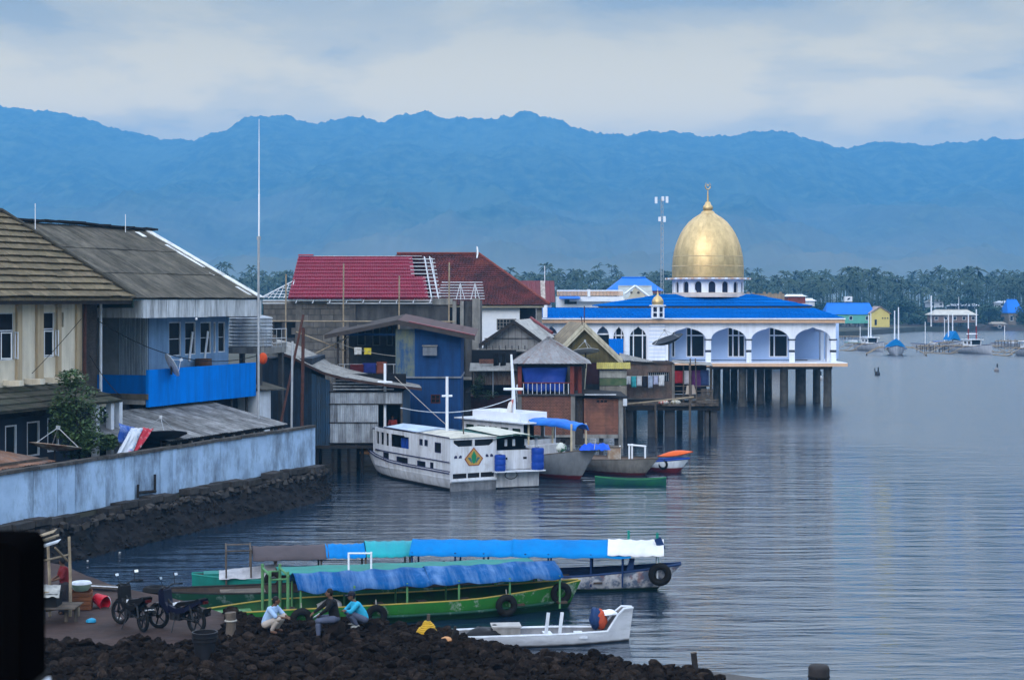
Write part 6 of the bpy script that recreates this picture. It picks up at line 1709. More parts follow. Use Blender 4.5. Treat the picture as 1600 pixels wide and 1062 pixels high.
for px in (800, 860, 910): MB().b(bx(px) - .12, bx(px) + .12, -.55, .55, .2, .25).build('thwart', WHITE, t)
tb = thing('box', 'grey wooden box standing in the small white boat', 'box', t.matrix_basis @ Vector((bx(790), -.05, .12)), .1)
MB().b(-.4, .4, -.28, .28, 0, .42).build('body', mat('grey_box', (.28, .27, .27), s=3, dirt=.3), tb)
MB().b(-.43, .43, -.31, .31, .423, .47).build('lid', mat('grey_lid', (.34, .33, .33), s=3), tb)
tb = thing('sack', 'black rubbish sack in the stern of the small white boat', 'sack', t.matrix_basis @ Vector((bx(755), -.1, .12)))
lumpy((0, 0, .16), (.58, .38, .26), 6).build('bag', mat('black_plastic', (.012, .012, .015), rough=.3, s=3, bump=.5, bs=7), tb, smooth=60)
MB().ball((.3, .05, .42), (.1, .1, .08), 8, 5).build('knot', RUBBER, tb)
tb = thing('bundle', 'orange and dark blue cloth bundle in the bow of the white boat', 'bundle', t.matrix_basis @ Vector((bx(943), 0, .3)))
lumpy((0, 0, .30), (.20, .3, .36), 2).build('orange_cloth', mat('orange_cloth', (.42, .07, .03), (.3, .05, .03), s=4), tb, smooth=60)
lumpy((-.14, -.05, .34), (.18, .26, .36), 5).build('blue_cloth', DKB2, tb, smooth=60)
lumpy((.24, .0, .52), (.26, .22, .10), 8).build('white_cloth', WHITE_CLEAN, tb, smooth=60)

# --- white two deck ferry with the emblem
FW = mat('ferry_white', (.60, .62, .68), (.50, .52, .58), rough=.55, s=.8, dirt=.4, dc=(.20, .19, .19), patch=.25, pc=(.25, .17, .13), ps=1.6)
NV = mat('navy_trim', (.03, .035, .09), s=2)
t, Ln = boat_at('ferry_boat', 'white two deck passenger boat with leaf emblem on its stern', 739, 87.4, 571, 98.5)
XS = (0, .03, .1, .25, .4, .55, .7, .8, .88, .94, 1.0)
def fhb(a): return 1.42 * (1 if a < .5 else max(.03, 1 - ((a - .5) / .5) ** 2.2))
st = [(Ln * a, fhb(a), -.35 + 1.0 * (max(0, a - .5) / .5) ** 2.2 + .2 * max(0, .1 - a) * 5, 1.02 + (.62 * max(0, a - .45) ** 1.4 * 2.2)) for a in XS]
hull_parts(t, st, paint_below(FW, .13, (.015, .015, .018)), INW, rail=NV, p=.45, q=.8, deck=.6, rake=1.1)
MB().tube([(x, hb + .01, zg * .92) for x, hb, zk, zg in st], .035, 5).build('rub_rail', NV, t)
MB().b(-.05, .04, -1.36, 1.36, -.3, .46).build('transom', mat('grimy_transom', (.20, .21, .24), (.10, .105, .12), s=1.4, dirt=.5), t)
zr_ = 2.78
# side walls: port is +y here (left of heading, facing the quay)
for sgn in (1, -1):
    segs = [(0, .14), (.14, .26), (.26, .40), (.40, .52), (.52, .64)]
    mb = MB()
    def wl(a0, a1, z0, z1, o_=0):
        y0, y1 = sgn * (fhb(a0) - .03), sgn * (fhb(a1) - .03)
        mb.hexa([(Ln * a0, y0, z0), (Ln * a1, y1, z0), (Ln * a1, y1 - sgn * .07, z0), (Ln * a0, y0 - sgn * .07, z0), (Ln * a0, y0, z1), (Ln * a1, y1, z1), (Ln * a1, y1 - sgn * .07, z1), (Ln * a0, y0 - sgn * .07, z1)])
    hl_ = {(.075, .125): (1.95, 2.45), (.19, .215): (2.2, 2.5), (.235, .26): (2.2, 2.5), (.36, .40): (1.85, 2.5), (.40, .53): (1.85, 2.55), (.55, .58): (1.85, 2.55), (.60, .64): (1.85, 2.55), (.66, .70): (1.85, 2.55),
           }
    low = {(.14, .165): (.85, 1.35), (.21, .28): (1.05, 1.32), (.37, .47): (1.0, 1.35), (.55, .60): (1.05, 1.45)}
    cuts = sorted({0, .72, *[x for k in hl_ for x in k]})
    for a0, a1 in zip(cuts, cuts[1:]):
        h = [v for k, v in hl_.items() if k[0] <= (a0 + a1) / 2 <= k[1]]
        if h: wl(a0, a1, 1.5, h[0][0]); wl(a0, a1, h[0][1], zr_ - .02)
        else: wl(a0, a1, 1.5, zr_ - .02)
    cuts = sorted({0, .72, *[x for k in low for x in k]})
    for a0, a1 in zip(cuts, cuts[1:]):
        h = [v for k, v in low.items() if k[0] <= (a0 + a1) / 2 <= k[1]]
        if h: wl(a0, a1, .62, h[0][0]); wl(a0, a1, h[0][1], 1.497)
        else: wl(a0, a1, .62, 1.497)
    mb.build('side_wall', FW, t)
    for (a0, a1), (z0, z1) in list(low.items()) + [((.075, .125), (1.95, 2.45)), ((.19, .215), (2.2, 2.5)), ((.235, .26), (2.2, 2.5))]:
        y = sgn * (fhb((a0 + a1) / 2) - .075)
        w_ = MB().b(Ln * a0, Ln * a1, y - .01, y + .01, z0, z1).build('side_window', GLASS, t)
        fm = MB()
        for xx in (Ln * a0, Ln * a1): fm.b(xx - .02, xx + .02, y + sgn * .02, y + sgn * .06, z0, z1)
        for zz in (z0, z1): fm.b(Ln * a0, Ln * a1, y + sgn * .02, y + sgn * .06, zz - .02, zz + .02)
        fm.build('window_frame', NV, w_)
    MB().tube([(Ln * a, sgn * (fhb(a) + .0), 1.5 + .02) for a in (0, .1, .2, .3, .4, .5, .6, .7)], .03, 5).build('belt_line', NV, t)
MB().b(.1, Ln * .7, -1.28, 1.28, 1.46, 1.5).build('upper_deck', INW, t)
MB().b(.3, Ln * .7, -.05, .05, .7, 2.6).build('cabin_core', DARK, t)
# stern wall with window band, emblem, lower openings
SW = MB()
wall_cells(SW, -1.39, 1.39, .46, zr_ - .02, -.08, -.003, [(-1.2, -.06, 2.32, 2.66), (.06, 1.2, 2.32, 2.66), (-1.25, -.42, .66, .92), (-.36, .36, .66, .92), (.42, 1.25, .66, .92)])
Mrot = Matrix.Rotation(-PI / 2, 4, 'Z')
SW.xf(Mrot).build('stern_wall', FW, t)
def stern(poly, y0, y1, name, m_, par=None):
    return MB().prism(poly, y0, y1).xf(Mrot).build(name, m_, par or t)
for s_ in (-1, 1):
    stern([(s_ * .06, 2.32), (s_ * 1.2, 2.32), (s_ * 1.2, 2.66), (s_ * .06, 2.66)], .03, .05, 'stern_window', GLASS)
    stern([(s_ * 1.2, 2.32), (s_ * .92, 2.32), (s_ * 1.2, 2.52)], -.085, -.06, 'window_corner', FW)
    for k in (0, 1): stern([(s_ * (.72 + k * .28), 1.72), (s_ * (.90 + k * .28), 1.72), (s_ * (.88 + k * .28), 1.82), (s_ * (.80 + k * .28), 1.88), (s_ * (.72 + k * .28), 1.84)], -.092, -.082, 'cut_out', NV)
for a, b in ((-1.25, -.42), (-.36, .36), (.42, 1.25)): stern([(a, .66), (b, .66), (b, .92), (a, .92)], -.035, -.012, 'lower_opening', DARK)
em = stern([(0, 2.26), (.56, 1.66), (.30, 1.30), (-.30, 1.30), (-.56, 1.66)], -.098, -.083, 'emblem', mat('emblem_red', (.25, .05, .03)))
stern([(0, 2.19), (.50, 1.66), (.27, 1.34), (-.27, 1.34), (-.50, 1.66)], -.104, -.099, 'emblem_field', mat('emblem_gold', (.46, .27, .08)), em)
GRL = mat('emblem_green', (.02, .22, .10))
stern([(0, 2.08), (.16, 1.80), (.10, 1.48), (0, 1.40), (-.10, 1.48), (-.16, 1.80)], -.111, -.105, 'emblem_leaf', GRL, em)
for s_ in (-1, 1): stern([(s_ * .12, 1.42), (s_ * .38, 1.72), (s_ * .22, 1.74), (s_ * .13, 1.60)], -.110, -.105, 'emblem_leaf', mat('emblem_teal', (.05, .16, .17)), em)
MB().b(-.16, -.02, -1.36, 1.36, .52, .58).build('stern_step', WHITE, t)
# roof in two shades, beams, masts
RFB = mat('pale_blue_roof', (.42, .50, .62), (.34, .42, .54), s=1, dirt=.25)
RFC = mat('cream_roof', (.50, .48, .42), (.42, .40, .36), s=1, dirt=.3)
MB().add([(-.15, -1.45, zr_), (-.15, 1.45, zr_), (Ln * .3, 1.42, zr_), (Ln * .3, -1.42, zr_), (Ln * .28, 0, zr_ + .16), (0, 0, zr_ + .16)], [(0, 5, 4, 3), (1, 2, 4, 5), (0, 1, 5), (2, 3, 4), (0, 3, 2, 1)]).build('aft_roof', RFC, t)
MB().add([(Ln * .305, -1.42, zr_ + .05), (Ln * .305, 1.42, zr_ + .05), (Ln * .62, 1.3, zr_ + .05), (Ln * .62, -1.3, zr_ + .05), (Ln * .62, 0, zr_ + .22), (Ln * .305, 0, zr_ + .22)], [(0, 5, 4, 3), (1, 2, 4, 5), (0, 1, 5), (2, 3, 4), (0, 3, 2, 1)]).build('fore_roof', RFB, t)
MB().hexa([(Ln * .625, -1.25, zr_ - .15), (Ln * .95, -.4, zr_ - .3), (Ln * .95, .4, zr_ - .3), (Ln * .625, 1.25, zr_ - .15), (Ln * .625, -1.25, zr_ - .09), (Ln * .95, -.4, zr_ - .24), (Ln * .95, .4, zr_ - .24), (Ln * .625, 1.25, zr_ - .09)]).build('bow_awning', mat('dark_awning', (.06, .06, .07), s=2), t)
for a in (.78, .92):
    for s_ in (-1, 1): MB().tube([(Ln * a, s_ * fhb(a) * .8, 1.0), (Ln * a, s_ * fhb(a) * .8, zr_ - .22)], .06, 6).build('awning_post', WHITE, t)
MB().tube([(0, 1.42, zr_ + .02), (Ln * .6, 1.33, zr_ + .08)], .03, 5).build('roof_rail', NV, t)
for a, top, cb in ((.80, wz(568, 96), wz(597, 96)), (.22, wz(588, 90), wz(618, 90))):
    m0 = MB().tube([(Ln * a, 0, .8), (Ln * a, 0, top)], [.09, .075], 9).build('mast', WHITE_CLEAN, t, smooth=50)
    MB().tube([(Ln * a - (.05 if a < .5 else .35), -.28, cb), (Ln * a + (.05 if a < .5 else .35), .28, cb)], .06, 6).build('crosstree', WHITE_CLEAN, m0)
MB().tube([(Ln * .05, .2, zr_ + .05), (Ln * .05, .25, zr_ + 1.1)], .04, 6).build('stern_pole', WOOD, t)
tb = thing('bundle', 'white and orange cloth heap on the fore deck of the white ferry', 'bundle', t.matrix_basis @ Vector((Ln * .82, .1, .95)))
lumpy((0, 0, .24), (.55, .45, .4), 9).build('white_cloth', WHITE, tb, smooth=60)
lumpy((-.8, .1, .2), (.5, .35, .2), 12).build('orange_cloth', mat('tan_cloth', (.40, .2, .07), s=3), tb, smooth=60)
for i, a in enumerate((.43, .475)):
    tb = thing('barrel', ['blue drum on the upper deck of the ferry, nearer the stern', 'blue drum on the upper deck of the ferry, nearer the bow'][i], 'barrel', t.matrix_basis @ Vector((Ln * a, .85, 1.5)), 0, 'drums on the ferry deck')
    MB().lathe([(0, 0), (.22, 0), (.24, .1), (.22, .3), (.24, .6), (.22, .85), (0, .87)], 14).build('drum', mat('blue_plastic', (.01, .05, .30), (.01, .04, .24), rough=.4), tb, smooth=40)
    MB().lathe([(.0, .875), (.08, .875), (.08, .9), (0, .9)], 8).build('cap', NV, tb)
ferry = t
wire('white rope sagging from the ferry bow to the brick house', (wx(626, 95), 95, wz(637, 95)), (wx(800, 108), 108, wz(622, 108)), .55, .03, WHITE)
wire('mooring line slanting from the ferry mast to the roof', (wx(617, 95), 95, wz(588, 95)), (wx(698, 90), 90, wz(664, 90)), .05, .02, ROPE)

# --- second boat with blue drums on its stern
t, Ln = boat_at('ferry_boat', 'white work boat with green canopy and open dark stern beside the ferry', 806, 88.6, 700, 99.0)
def fhb2(a): return 1.35 * (1 if a < .5 else max(.03, 1 - ((a - .5) / .5) ** 2.2))
st = [(Ln * a, fhb2(a), -.3 + .5 * max(0, a - .7) * 2.2, .85 + (.6 * max(0, a - .5) ** 1.5 * 2)) for a in XS]
hull_parts(t, st, paint_below(FW, .13, (.02, .02, .024)), INW, rail=WHITE, p=.45, q=.8, deck=.5, rake=1.0)
MB().b(-.06, .05, -1.3, 1.3, .06, .84).build('transom', mat('scuffed_white', (.42, .43, .47), (.3, .31, .34), s=1.6, dirt=.5), t)
MB().b(-.2, .0, -1.42, 1.42, .87, .95).build('stern_shelf', WHITE, t)
MB().b(.08, .18, -1.18, 1.18, .97, 2.0).build('stern_panel', FW, t)
for s_ in (-1, 1):
    MB().b(.07, .2, s_ * .55 - .1, s_ * .55 + .1, 1.5, 1.62).build('hole', DARK, t)
    MB().b(.1, Ln * .5, s_ * 1.3 - .04, s_ * 1.3 + .04, .86, 1.95).build('side_wall', FW, t)
    for a in (.02, .2, .35, .5): MB().b(Ln * a, Ln * a + .12, s_ * 1.28 - .06, s_ * 1.28 + .06, 1.951, 2.62).build('canopy_post', WHITE, t)
MB().b(1.6, 1.7, -1.2, 1.2, .9, 2.6).build('bulkhead', DARK, t)
for y in (-.7, .0, .45): MB().b(.3, .36, y - .07, y + .07, 2.2, 2.55).build('hanging_cloth', WHITE, t)
canopy(t, -.3, Ln * .52, 1.42, 2.62, 2.85, mat('dull_green_canopy', (.05, .13, .12), (.04, .10, .09), s=1, dirt=.3), 'canopy', .01, seed=4)
MB().grid(lambda a, c: (Ln * .52 * a, -.9 + 1.8 * c, 2.87 - .08 * abs(c * 2 - 1)), 4, 4).build('canopy_sheet', mat('cream_sheet', (.5, .5, .44), s=1.5), t)
t2m = t.matrix_basis.copy()
for i, (y, zb_, h_, r_) in enumerate(((1.02, .96, .85, .30), (-1.12, .96, 1.15, .34))):
    tb = thing('barrel', ['shorter blue drum on the stern shelf, next to the emblem boat', 'taller blue drum at the right corner of the stern shelf'][i], 'barrel', t2m @ Vector((-.33, y, zb_)), 0, 'drums on the work boat stern')
    MB().lathe([(0, 0), (r_ * .92, 0), (r_, .06), (r_, h_ * .3), (r_ * .95, h_ * .34), (r_, h_ * .38), (r_, h_ * .68), (r_ * .95, h_ * .72), (r_, h_ * .76), (r_, h_ - .05), (r_ * .9, h_), (0, h_)], 16).build('drum', MATS['blue_plastic'], tb, smooth=40)
    MB().lathe([(.0, h_ + .002), (.09, h_ + .002), (.09, h_ + .03), (0, h_ + .03)], 8).build('cap', NV, tb)
MB().b(-.66, -.2, -1.45, 1.42, .90, .955).build('drum_platform', WHITE, t)
MB().tube([Vector((-.08, .3, .7)) + Vector((0, .35 * math.cos(a), .22 * math.sin(a))) for a in [2 * PI * k / 12 for k in range(13)]], .02, 5).build('rope_loop', RUBBER, t)

# --- grey bowed boat with the blue awning and white wheelhouse
GHL = mat('grey_hull', (.20, .215, .235), (.15, .16, .18), rough=.55, s=1, dirt=.35, dc=(.08, .08, .085))
REDB = mat('red_bottom', (.10, .015, .02), s=2)
t, Ln = boat_at('fishing_boat', 'grey hulled boat with white wheelhouse and blue awning facing right', 742, 100, 933, 91.6)
st = [(Ln * a, 1.45 * min(1, a * 3 + .55) * (1 if a < .5 else max(.03, 1 - ((a - .5) / .5) ** 2.3)), -.3 + .3 * max(0, a - .8) * 3, 1.05 + .95 * max(0, a - .45) ** 1.5 * 2.0) for a in XS]
hull_parts(t, st, paint_below(GHL, .22, (.09, .012, .016)), INW, rail=WOOD, p=.8, q=1.0, deck=.7, rake=1.5)
bx = lambda px, d_: (Vector((wx(px, d_), d_, 0)) - t.location).dot(Vector((math.cos(t.rotation_euler.z), math.sin(t.rotation_euler.z), 0)))
zc = 2.95
hw_ = []
xa, xb = .4, Ln * .55
for k in range(5): hw_.append((xa + .3 + k * (xb - xa - .2) / 5, xa + .3 + (k + .72) * (xb - xa - .2) / 5, 2.05, 2.65))
wall_cells(MB(), xa, xb, .75, zc, -1.25, -1.18, hw_).build('wheelhouse_wall', FW, t)
wall_cells(MB(), xa, xb, .75, zc, 1.18, 1.25, hw_).build('wheelhouse_wall', FW, t)
for h in hw_: MB().b(h[0] + .01, h[1] - .01, -1.2, -1.19, h[2], h[3]).build('window_pane', mat('green_dark_glass', (.02, .04, .03), rough=.1), t)
MB().b(xa, xa + .06, -1.17, 1.17, .75, zc).build('wheelhouse_end', FW, t)
MB().b(xb - .06, xb, -1.17, 1.17, .75, 2.0).build('wheelhouse_end', FW, t)
MB().b(xa + .5, xb - .5, -.02, .02, .8, 2.9).build('partition', DARK, t)
MB().b(xa - .5, xb + .5, -1.5, 1.5, zc, zc + .07).build('wheelhouse_roof', WHITE, t)
x2, x3 = Ln * .10, Ln * .50
for s_ in (-1, 1): MB().b(x2, x3, s_ * 1.0 - .03, s_ * 1.0 + .03, zc + .071, zc + .55).build('top_bulwark', WHITE_CLEAN, t)
for x_ in (x2, x3): MB().b(x_ - .03, x_ + .03, -.96, .96, zc + .071, zc + .55).build('top_bulwark', WHITE_CLEAN, t)
xm = bx(800, 97)
m0 = MB().tube([(xm, 0, 1), (xm - .1, 0, wz(606, 97)), (xm - .35, .05, wz(554, 97))], [.16, .11, .06], 9).build('mast', WHITE_CLEAN, t, smooth=50)
MB().tube([(xm - .45, -.45, wz(608, 97)), (xm + .3, .4, wz(608, 97))], .075, 7).build('crosstree', WHITE_CLEAN, m0)
MB().grid(lambda a, c: (xm + .1 - .5 * a, -.2 - .1 * math.sin(c * 4), zc + .2 + 1.1 * c - .3 * a), 4, 8).build('flag', mat('red_white_flag', (.42, .04, .03), (.6, .58, .56), s=1.6, lo=.48, hi=.53), t)
x4, x5 = Ln * .56, Ln * .86
for x_ in (x4, x5):
    for s_ in (-1, 1): MB().tube([(x_, s_ * .9 * (1 if x_ == x4 else .6), 1.0), (x_, s_ * .9 * (1 if x_ == x4 else .6), wz(660, 93.5))], .06, 6).build('awning_post', mat('cream_post', (.5, .42, .3), s=3), t)
za = wz(661, 93.5)
mb = MB().grid(lambda a, c: (x4 - .4 + (x5 - x4 + .7) * a, (-.75 + 1.5 * c) * (1 - .3 * a), za + .16 * math.sin(PI * c) + .1 * math.sin(a * PI) - .12 * a + .06 * noise.noise(Vector((a * 9, c * 6, 3))) - (.22 * max(0, abs(c - .5) - .38) * 8)), 24, 14)
ob_ = mb.build('awning', BLUE_T, t, smooth=60); ob_.modifiers.new('thickness', 'SOLIDIFY').thickness = .05
MB().b(Ln * .52, Ln * .64, -1.1, 1.1, .9, 1.75).build('deck_house', FW, t)
tb = thing('tarpaulin_heap', 'rumpled bright blue tarpaulin heaped on the grey bow', 'tarpaulin', t.matrix_basis @ Vector((Ln * .985, -.1, 1.75)))
MB().grid(lambda a, c: (-.8 + 1.7 * a, -.4 + .8 * c, .42 * math.sin(PI * a) ** .3 * math.sin(PI * c) ** .5 * (.75 + .6 * noise.noise(Vector((a * 4.5, c * 3, 9)))) + .10 * noise.noise(Vector((a * 9, c * 6, 1)))), 16, 10).build('folded_sheet', mat('vivid_blue_tarp', (.008, .06, .45), (.012, .09, .6), s=2, rough=.45), tb, smooth=60)
MB().tube([(0, -.5, .05), (.1, 0, .55), (0, .5, .05)], .02, 5).build('cord', ROPE, tb)
tb = thing('bundle', 'white and green bag standing by the awning post', 'bag', t.matrix_basis @ Vector((Ln * .80, -.75, 1.5)))
lumpy((0, 0, .22), (.3, .25, .32), 15).build('bag', mat('white_green_bag', (.5, .52, .5), (.05, .16, .1), s=3, lo=.5, hi=.55), tb, smooth=60)
MB().ball((.12, .1, .6), (.16, .15, .16), 8, 6).build('dark_cap', RUBBER, tb, smooth=60)

# --- fourth boat, brown deck
t, Ln = boat_at('fishing_boat', 'low grey boat with brown deck and white goalpost frame', 896, 98, 1028, 94.2)
st = [(Ln * a, 1.2 * min(1, a * 3 + .5) * (1 if a < .5 else max(.03, 1 - ((a - .5) / .5) ** 2.2)), -.3 + .2 * max(0, a - .8) * 3, .8 + .35 * max(0, a - .4)) for a in XS]
hull_parts(t, st, paint_below(mat('grey_hull_b', (.21, .20, .19), (.13, .125, .12), s=1.2, dirt=.5, dc=(.09, .08, .07)), .16, (.07, .012, .016)), mat('rusty_deck', (.13, .09, .07), (.08, .06, .05), s=2), rail=WOOD, p=.8, q=1.0, deck=.65, rake=1.1)
bx = lambda px, d_=95.5: (Vector((wx(px, d_), d_, 0)) - t.location).dot(Vector((math.cos(t.rotation_euler.z), math.sin(t.rotation_euler.z), 0)))
for px, dz in ((984, 1.7), (991, 1.75), (1023, 1.7)): MB().tube([(bx(px), 0, .7), (bx(px), 0, dz)], .05, 6).build('frame_post', WHITE_CLEAN, t)
MB().tube([(bx(981), 0, 1.68), (bx(1025), 0, 1.66)], .055, 6).build('frame_beam', WHITE_CLEAN, t)
MB().tube([(bx(961), 0, .7), (bx(961), 0, 1.6)], .05, 6).build('short_post', WHITE_CLEAN, t)
tb = thing('engine_box', 'tan engine box on the deck of the low grey boat', 'box', t.matrix_basis @ Vector((bx(946), 0, .68)))
MB().b(-.36, .36, -.4, .4, 0, .8).build('body', mat('tan_box', (.28, .19, .13), (.36, .32, .28), s=2.5, lo=.45, hi=.6), tb)
MB().b(-.4, .4, -.44, .44, .803, .86).build('lid', WOOD, tb)

# --- fifth boat with the orange cover
t, Ln = boat_at('fishing_boat', 'small white boat with red bottom and blue stripe, bow to the right', 1000, 97.5, 1077, 96.2)
st = [(Ln * a, .9 * min(1, a * 3 + .6) * (1 if a < .5 else max(.03, 1 - ((a - .5) / .5) ** 2.2)), -.25, .62 + .3 * max(0, a - .3)) for a in XS]
hull_parts(t, st, paint_below(WHITE, .30, (.11, .012, .018)), INW, rail=mat('boat_blue_rail', (.02, .06, .3), s=2), p=.85, q=1.0, deck=.4, railr=.06, rake=.8)
bx = lambda px, d_=96.6: (Vector((wx(px, d_), d_, 0)) - t.location).dot(Vector((math.cos(t.rotation_euler.z), math.sin(t.rotation_euler.z), 0)))
tb = thing('canoe', 'bright orange plastic canoe lying on the small white boat', 'canoe', t.matrix_basis @ Vector((bx(1030), 0, .78)), t.rotation_euler.z + .1)
def oc(a, c):
    x = 2.1 * a - .2; w_ = .42 * math.sin(PI * min(max(a, .02), .98)) ** .6; s_ = c * 2 - 1
    return (x, w_ * s_, .12 + .32 * a ** 2.2 + .28 * (1 - s_ * s_) * math.sin(PI * a))
MB().grid(oc, 16, 8).add([], []).build('upturned_hull', mat('orange_plastic', (.62, .10, .015), (.5, .08, .015), rough=.4, s=2), tb, smooth=60)
MB().tube([oc(k / 10, 0) for k in range(11)], .03, 5).build('rim', mat('orange_rim', (.4, .06, .01)), tb)
tyre(t, bx(1042), -.82, .5, .3, .07, .8, name='rope_coil')
# --- green canoe
t, Ln = boat_at('canoe', 'narrow green canoe afloat before the moored boats', 930, 90.2, 1041, 89.6, cat='canoe')
st = [(Ln * a, .34 * max(.04, math.sin(PI * (a * .96 + .02))) ** .5, -.15, .30 + .12 * abs(a - .5) ** 2 * 4) for a in [k / 12 for k in range(13)]]
hull_parts(t, st, mat('canoe_green', (.012, .09, .05), (.01, .06, .06), s=1.6, rough=.45), mat('canoe_inside', (.03, .10, .12), (.02, .06, .07), s=2), rail=mat('canoe_rail', (.03, .14, .06)), p=.6, railr=.03)
for a in (.3, .5, .7): MB().b(Ln * a - .1, Ln * a + .1, -.28, .28, .2, .24).build('thwart', WOOD, t)
# ================================================================ NEAR SHORE
SHORE = [(-60, 870), (60, 876), (110, 886), (150, 905), (200, 922), (300, 945), (350, 962), (400, 974), (470, 984), (600, 984), (690, 990), (740, 1012), (850, 1034), (950, 1046), (1060, 1057), (1090, 1062), (1130, 1085), (1200, 1120)]
SH = [(wx(a, dist(b + 17, .3)), dist(b + 17, .3)) for a, b in SHORE]
def yshore(x):
    if x <= SH[0][0]: return SH[0][1]
    for (x0, y0), (x1, y1) in zip(SH, SH[1:]):
        if x <= x1: return y0 + (y1 - y0) * (x - x0) / (x1 - x0)
    return SH[-1][1] - (x - SH[-1][0]) * 3
def rocky(x, y):
    """0 on the beaten earth by the motorbikes, 1 where stones lie"""
    px, py = CXP + FPX * x / y, HOR + FPX * (CAMH - .95) / y
    if 100 < px < 372:
        edge = 1004 + 5 * math.sin(px * .05) - max(0, px - 300) * .35
        if py < edge and px < 345 + (py - 930) * .25: return 0
    if px <= 100 and py < 1000: return 0
    return 1
def gz(x, y):
    s_ = yshore(x) - y
    if s_ < 0: z = .3 + s_ * .85
    else: z = .3 + .62 * min(1, s_ / .9) ** .7
    if rocky(x, y) and s_ > .5: z += .05 + .12 * noise.noise(Vector((x * .8, y * .8, 0)))
    else: z += .035 * noise.noise(Vector((x * 1.2, y * 1.2, 3)))
    return z
DIRT = mat('wet_dirt', (0.050, 0.030, 0.026), (0.026, 0.017, 0.016), s=.9, rough=.75, bump=.5, bs=6, patch=.6, pc=(.045, .034, .036), ps=.5)
def shore_fn(a, c):
    x = -26 + 32 * a
    y1 = yshore(x) + 1.6
    y = 34 + (y1 - 34) * c
    return (x, y, gz(x, y))
GRAV = mat('dark_gravel', (0.012, 0.009, 0.008), (0.005, 0.004, 0.004), s=6, rough=.9, bump=1.0, bs=14, spec=.03)
sg_ = MB().grid(shore_fn, 220, 110)
so = sg_.build('rocky_shore', DIRT, smooth=60)
so.data.materials.append(GRAV)
for p_ in so.data.polygons:
    c_ = p_.center
    if rocky(c_.x, c_.y): p_.material_index = 1
tag(so, 'dark stony shore with a patch of beaten wet earth', kind='structure')
# stones
ROCK = mat('basalt_stone', (0.021, 0.0145, 0.0115), (0.006, 0.0045, 0.0042), s=2.2, rough=.85, bump=.7, bs=7, rnd=.65, patch=.7, pc=(.05, .037, .029), ps=1.5, spec=.03)
rng = random.Random(5)
def rock_bm(seed, sub):
    bm = bmesh.new()
    bmesh.ops.create_icosphere(bm, subdivisions=sub, radius=1)
    q = random.Random(seed * 13 + 1)
    cuts = [(Vector((q.uniform(-1, 1), q.uniform(-1, 1), q.uniform(-1, 1))).normalized(), q.uniform(.42, .82)) for _ in range(9)]
    for v in bm.verts:                     # broken stone: flat breaks on a lumpy body
        p = v.co.copy()
        p *= 1 + .22 * noise.noise(p * 1.3 + Vector((seed * 7.1, 0, 0)))
        for n_, d_ in cuts:
            k = p.dot(n_)
            if k > d_: p -= n_ * (k - d_)
        p *= 1 + .05 * noise.noise(p * 4 + Vector((0, seed, 0)))
        v.co = Vector((p.x * 1.2, p.y, p.z * .85))
    return bm
variants = []
for s_ in range(10):
    me = bpy.data.meshes.new('rock')
    bm = rock_bm(s_, 2); bm.to_mesh(me); bm.free()
    me.materials.append(ROCK)
    me.polygons.foreach_set('use_smooth', [True] * len(me.polygons))
    me.set_sharp_from_angle(angle=R(22))
    variants.append(me)
lowv = []
for s_ in range(8):
    bm = rock_bm(s_ + 30, 1)
    lowv.append(([v.co.copy() for v in bm.verts], [tuple(v.index for v in f.verts) for f in bm.faces])); bm.free()
spots = []
for _ in range(20000):
    y = rng.uniform(36.5, 58)
    x = rng.uniform(-.32, .125) * y
    s_ = yshore(x) - y
    if s_ < -.5 or not rocky(x, y): continue
    if CXP + FPX * x / y < 60 and y > 42: continue
    r = .04 + .17 * rng.random() ** 2.6
    spots.append((x, y, r))
spots.sort(key=lambda q: -q[2] / q[1] + (1 if q[1] < 38.2 else 0))
def in_view(x, y): 
    return 40 < CXP + FPX * x / y < 1250 and HOR + FPX * (CAMH - 1) / y < 1068
shown = [q for q in spots if in_view(q[0], q[1])][:290]
ids = set(id(q) for q in shown)
for q in shown:
    x, y, r = q
    piece('rock', variants[rng.randrange(10)], so, (x, y, gz(x, y) + r * .28), (rng.uniform(-.5, .5), rng.uniform(-.5, .5), rng.uniform(0, 6.3)), (r, r, r * rng.uniform(.75, 1.1)))
mb = MB()
for q in spots:
    if id(q) in ids: continue
    x, y, r = q
    vs, fs = lowv[rng.randrange(8)]
    m_ = Matrix.Translation((x, y, gz(x, y) + r * .2)) @ Matrix.Rotation(rng.uniform(0, 6.3), 4, 'Z') @ Matrix.Rotation(rng.uniform(-.5, .5), 4, 'X') @ Matrix.Scale(r, 4)
    mb.add([m_ @ v for v in vs], fs)
o = mb.build('small_stones', ROCK, so, smooth=40); o['kind'] = 'stuff'
mb = MB()          # rubble at the foot of the quay embankment
for _ in range(900):
    u = rng.uniform(-14, U_END); v = -.7 - rng.random() * 1.2
    vs, fs = lowv[rng.randrange(8)]
    c = (abs(v) - .55) / 1.6
    r = rng.uniform(.04, .12)
    m_ = Matrix.Translation((u, v, 1.38 - 2.2 * c ** 1.15 + .08)) @ Matrix.Rotation(rng.uniform(0, 6.3), 4, 'Z') @ Matrix.Scale(r, 4)
    mb.add([m_ @ q for q in vs], fs)
o = mb.build('embankment_rubble', EMB, eo, smooth=40); o['kind'] = 'stuff'
def ground(px, py):
    d_ = dist(py, .95)
    x = wx(px, d_)
    for _ in range(6):
        d_ = dist(py, gz(x, d_)); x = wx(px, d_)
    return Vector((x, d_, gz(x, d_)))

